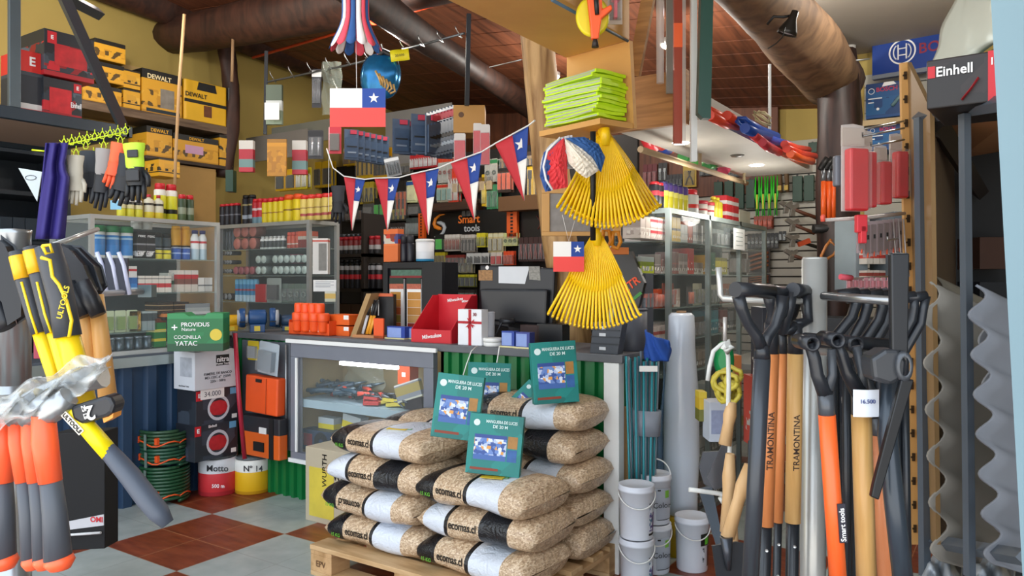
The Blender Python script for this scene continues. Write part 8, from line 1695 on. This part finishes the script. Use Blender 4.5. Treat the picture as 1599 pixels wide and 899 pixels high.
MB().tube([at(*p, .898)-bs for p in ((64, 402), (78, 406), (82, 432), (92, 444), (104, 470), (112, 500), (108, 526))], .0022, 6).build('yellow_line', YE, o)
MB().tube([at(*p, .898)-bs for p in ((66, 384), (78, 382), (82, 394), (72, 396), (66, 384))], .002, 6).build('yellow_eye', YE, o)
tt = text(o, 'ULTOOLS', 0, 0, 0, .009, m('D8C020'), bold=.02); tt.location = at(99, 472, .895)-bs; tt.rotation_euler = (R(90), R(-76), YAW)
for i, (P, lb) in enumerate((([(128, 462), (134, 520), (140, 600)], 'pale wooden hammer handle closer to the yellow ones'), ([(150, 460), (158, 530), (168, 618)], 'pale wooden hammer handle hanging outermost'))):
    o = empty('hammer', at(P[-1][0], P[-1][1], 1.05), 0, lb, 'hammer'); bs = o.location.copy()
    MB().tube([at(*p, 1.05)-bs for p in P], [11*1.05/1200, 12.5*1.05/1200, 13.5*1.05/1200], 14).build('handle', wood('E2B06A', 'C88E4A', .4, (6, 6, 1), 3), o)
    b = MB(); x, y = P[0]; PP = [(x-42, y-78), (x-24, y-72), (x-2, y-48), (x+14, y-8), (x+8, y+2), (x-8, y+4), (x-20, y-30)] if i == 0 else [(x-60, y-76), (x-40, y-74), (x-8, y-44), (x, y-14), (x-14, y+2), (x-34, y-20)]
    V = [at(px, py, 1.03+.02*i)-bs for px, py in PP]; n = len(V); b.add(V+[p+FW*.025 for p in V], [tuple(range(n)), tuple(range(2*n-1, n-1, -1))]+[(j, (j+1) % n, n+(j+1) % n, n+j) for j in range(n)]); b.build('axe_blade', m('1C1F26', .35, .2), o, bevel=.003)
    MB().tube([at(x-22, y-20, 1.03)-bs, at(x-8, y+8, 1.03)-bs, at(x+4, y+32, 1.03)-bs], [.010, .012, .010], 10).build('black_sleeve', m('1A1C22', .4), o)
for i in range(3):
    x = 158+i*17; o = MB().box(-.009, .009, 0, .012, 0, .062).build('clear_edged_pack', m('282C3A', .35), label=['dark pack with a clear edge, first by the axe blades', 'dark pack with a clear edge, middle of the three', 'dark pack with a clear edge, last on the flat bar'][i], cat='pack', loc=at(x-2, 460, 1.3), rz=YAW+.3)
    MB().tube([(-.004, -.004, .072), (.004, -.004, .05), (.013, -.004, 0)], .0035, 6).build('clear_edge', clear('D0D4EC', .65, .1), o)
# orange handled hatchets hanging heads up in plastic
OR2 = m('FF6238', .4); GR2 = m('4A4F58', .5, 0, .06, 16)
for i, (x0, xb, wt, lb) in enumerate(((2, 4, 34, 'orange and grey rubber grip at the very edge of the hanging bunch'), (26, 50, 24, 'orange and grey rubber grip, second in the hanging bunch'), (46, 68, 24, 'orange and grey rubber grip, third in the hanging bunch'), (68, 92, 34, 'broadest orange and grey rubber grip, outermost of the bunch'))):
    D = .9-.02*i; k = D/1200; o = empty('hatchet', at(xb, 890, D), 0, lb, 'hatchet'); bs = o.location.copy(); L = lambda x, y: at(x, y, D)-bs
    xm = x0+(xb-x0)*.45
    MB().tube([L(x0, 648), L(x0+2, 690), L(xm, 752)], [wt*k*.5, wt*k*.56, wt*k*.5], 14).build('orange_sleeve', OR2, o)
    MB().tube([L(xm-1, 738), L(xm+(xb-xm)*.5, 800), L(xb-1, 874)], [wt*k*.46, wt*k*.52, wt*k*.6], 14).build('rubber_grip', GR2, o)
    MB().tube([L(xb-1, 870), L(xb+1, 878), L(xb+2, 888)], [wt*k*.61, wt*k*.66, wt*k*.45], 14).build('orange_tip', OR2, o)
    MB().tube([L(x0-8, 660), L(x0+14, 640), L(x0+40, 618)], [.010, .014, .012], 8).build('steel_head', m('A8ACB0', .3, .8, .1), o)
def film(u, v):
    x = -10+180*u; yc = 655-70*u; return at(x+6*math.sin(v*7), yc-38+62*v*(1-.45*u)+7*math.sin(u*15+v*3)+4*math.sin(v*16+u*7), .86+.02*math.sin(u*11+v*9)+.014*math.sin(u*27-v*15))
MB().grid(film, 50, 30).build('plastic_film', clear('E4E8E8', .30, .12), label='crumpled clear plastic film wrapped over the hatchet heads', cat='film', solid=.0012)
o = MB().tube([at(x, y, .9) for x, y in ((6, 640), (40, 632), (90, 606), (160, 584))], [.018, .014, .012, .016], 10).build('steel_hammer_head', m('B8BCC0', .3, .7, .1), label='bright steel tool head inside the crumpled plastic film', cat='tool head')
MB().box(-.08, .06, 0, .04, -.02, .025).build('brown_pack', m('5A4038', .6, 0, .3, 20), label='brown striped pack behind the plastic film', cat='pack', loc=at(20, 626, 1.1), rz=YAW)
# the big hatchet with the number two
ax = empty('axe', at(150, 640, .85), YAW, 'axe with black head marked 2 and a yellow handle ending in a dark grip', 'axe'); k = .85/1200
f = lambda x, y: ((x-150)*k, 0, -(y-640)*k)
MB().prism([(f(x, y)[0], f(x, y)[2]) for x, y in ((118, 632), (172, 615), (182, 617), (188, 630), (184, 642), (176, 648), (136, 660), (122, 652))], -.012, .014).build('axe_head', m('24262C', .4), ax, bevel=.004)
MB().prism([(f(x, y)[0], f(x, y)[2]) for x, y in ((166, 650), (183, 642), (182, 650), (168, 658))], -.008, .01).build('orange_edge', m('E8963A', .4), ax)
text(ax, '2', f(151, 640)[0], -.014, f(151, 640)[2], .022, TW, ry=165, bold=.02); text(ax, '2.5 LB', f(143, 640)[0], -.014, f(143, 640)[2], .006, TW, ry=75)
MB().tube([f(100, 622), f(120, 648), f(146, 678), f(172, 708)], [13*k, 15*k, 16*k, 16*k], 16, rz=.8).build('handle', m('F6E010', .35), ax)
lb2 = MB().box(-.0145, .0145, -.0015, 0, -.0036, .0036).build('maker_label', m('F0E8D8'), ax); lb2.location = (f(124, 657)[0], -.0125, f(124, 657)[2]); lb2.rotation_euler = (0, R(47), 0)
text(lb2, 'ULTOOLS', 0, -.002, 0, .0062, K_, bold=.04)
MB().tube([f(166, 700), f(180, 716), f(205, 745), f(230, 778), f(248, 800), f(262, 818)], [15*k, 17*k, 19*k, 20*k, 19*k, 12*k], 16, rz=.8).build('rubber_grip', m('4A5260', .5, 0, .12, 20), ax)
# black crate on the floor
def crate(w, h):
    o = MB().prism([(-w/2, 0), (w/2, .02), (w/2, h), (-w/2, h*.97)], 0, .1).build('black_box', m('040509', .75, 0, .3, 20), bevel=.004); MB().prism([(-w*.5, h*.16), (w*.49, h*.23), (w*.49, h*.32), (-w*.5, h*.22)], -.003, 0).build('white_band', m('B8B8BC'), o); text(o, 'OMI', w*.36, -.005, h*.275, h*.06, TR, bold=.04)
    MB().tube([(-w*.5, -.01, h*.13), (w*.46, -.012, h*.175)], .006, 6).build('pale_rod', m('C8C8C8'), o); return o
one(crate, 78, 166, 672, 862, ('D', 3.4), 'tall black box with a white band behind the orange grips', 'box', rz=-.1)
one(mk_carton(m('8A2038', .5), .05), 52, 66, 500, 560, ('D', 1.6), 'dark pink card glimpsed behind the yellow handles', 'card')
V = [at(x, y, .98) for x, y in ((-12, 372), (4, 384), (20, 420), (30, 462), (29, 492), (14, 502), (6, 470), (-12, 450))]; n = 8; b = MB()
b.add([p-V[0] for p in V]+[p-V[0]+FW*.02 for p in V], [tuple(range(n)), tuple(range(2*n-1, n-1, -1))]+[(i, (i+1) % n, n+(i+1) % n, n+i) for i in range(n)])
o = b.build('axe_blade_guard', m('1C2026', .35, .2), label='black curved axe blade half out of view before the chrome pipe', cat='axe', loc=V[0], bevel=.003)
MB().tube([at(-6, 470, .99)-V[0], at(4, 500, .99)-V[0], at(12, 512, .99)-V[0]], [.010, .012, .011], 10).build('black_sleeve', m('1A1C22', .4), o)
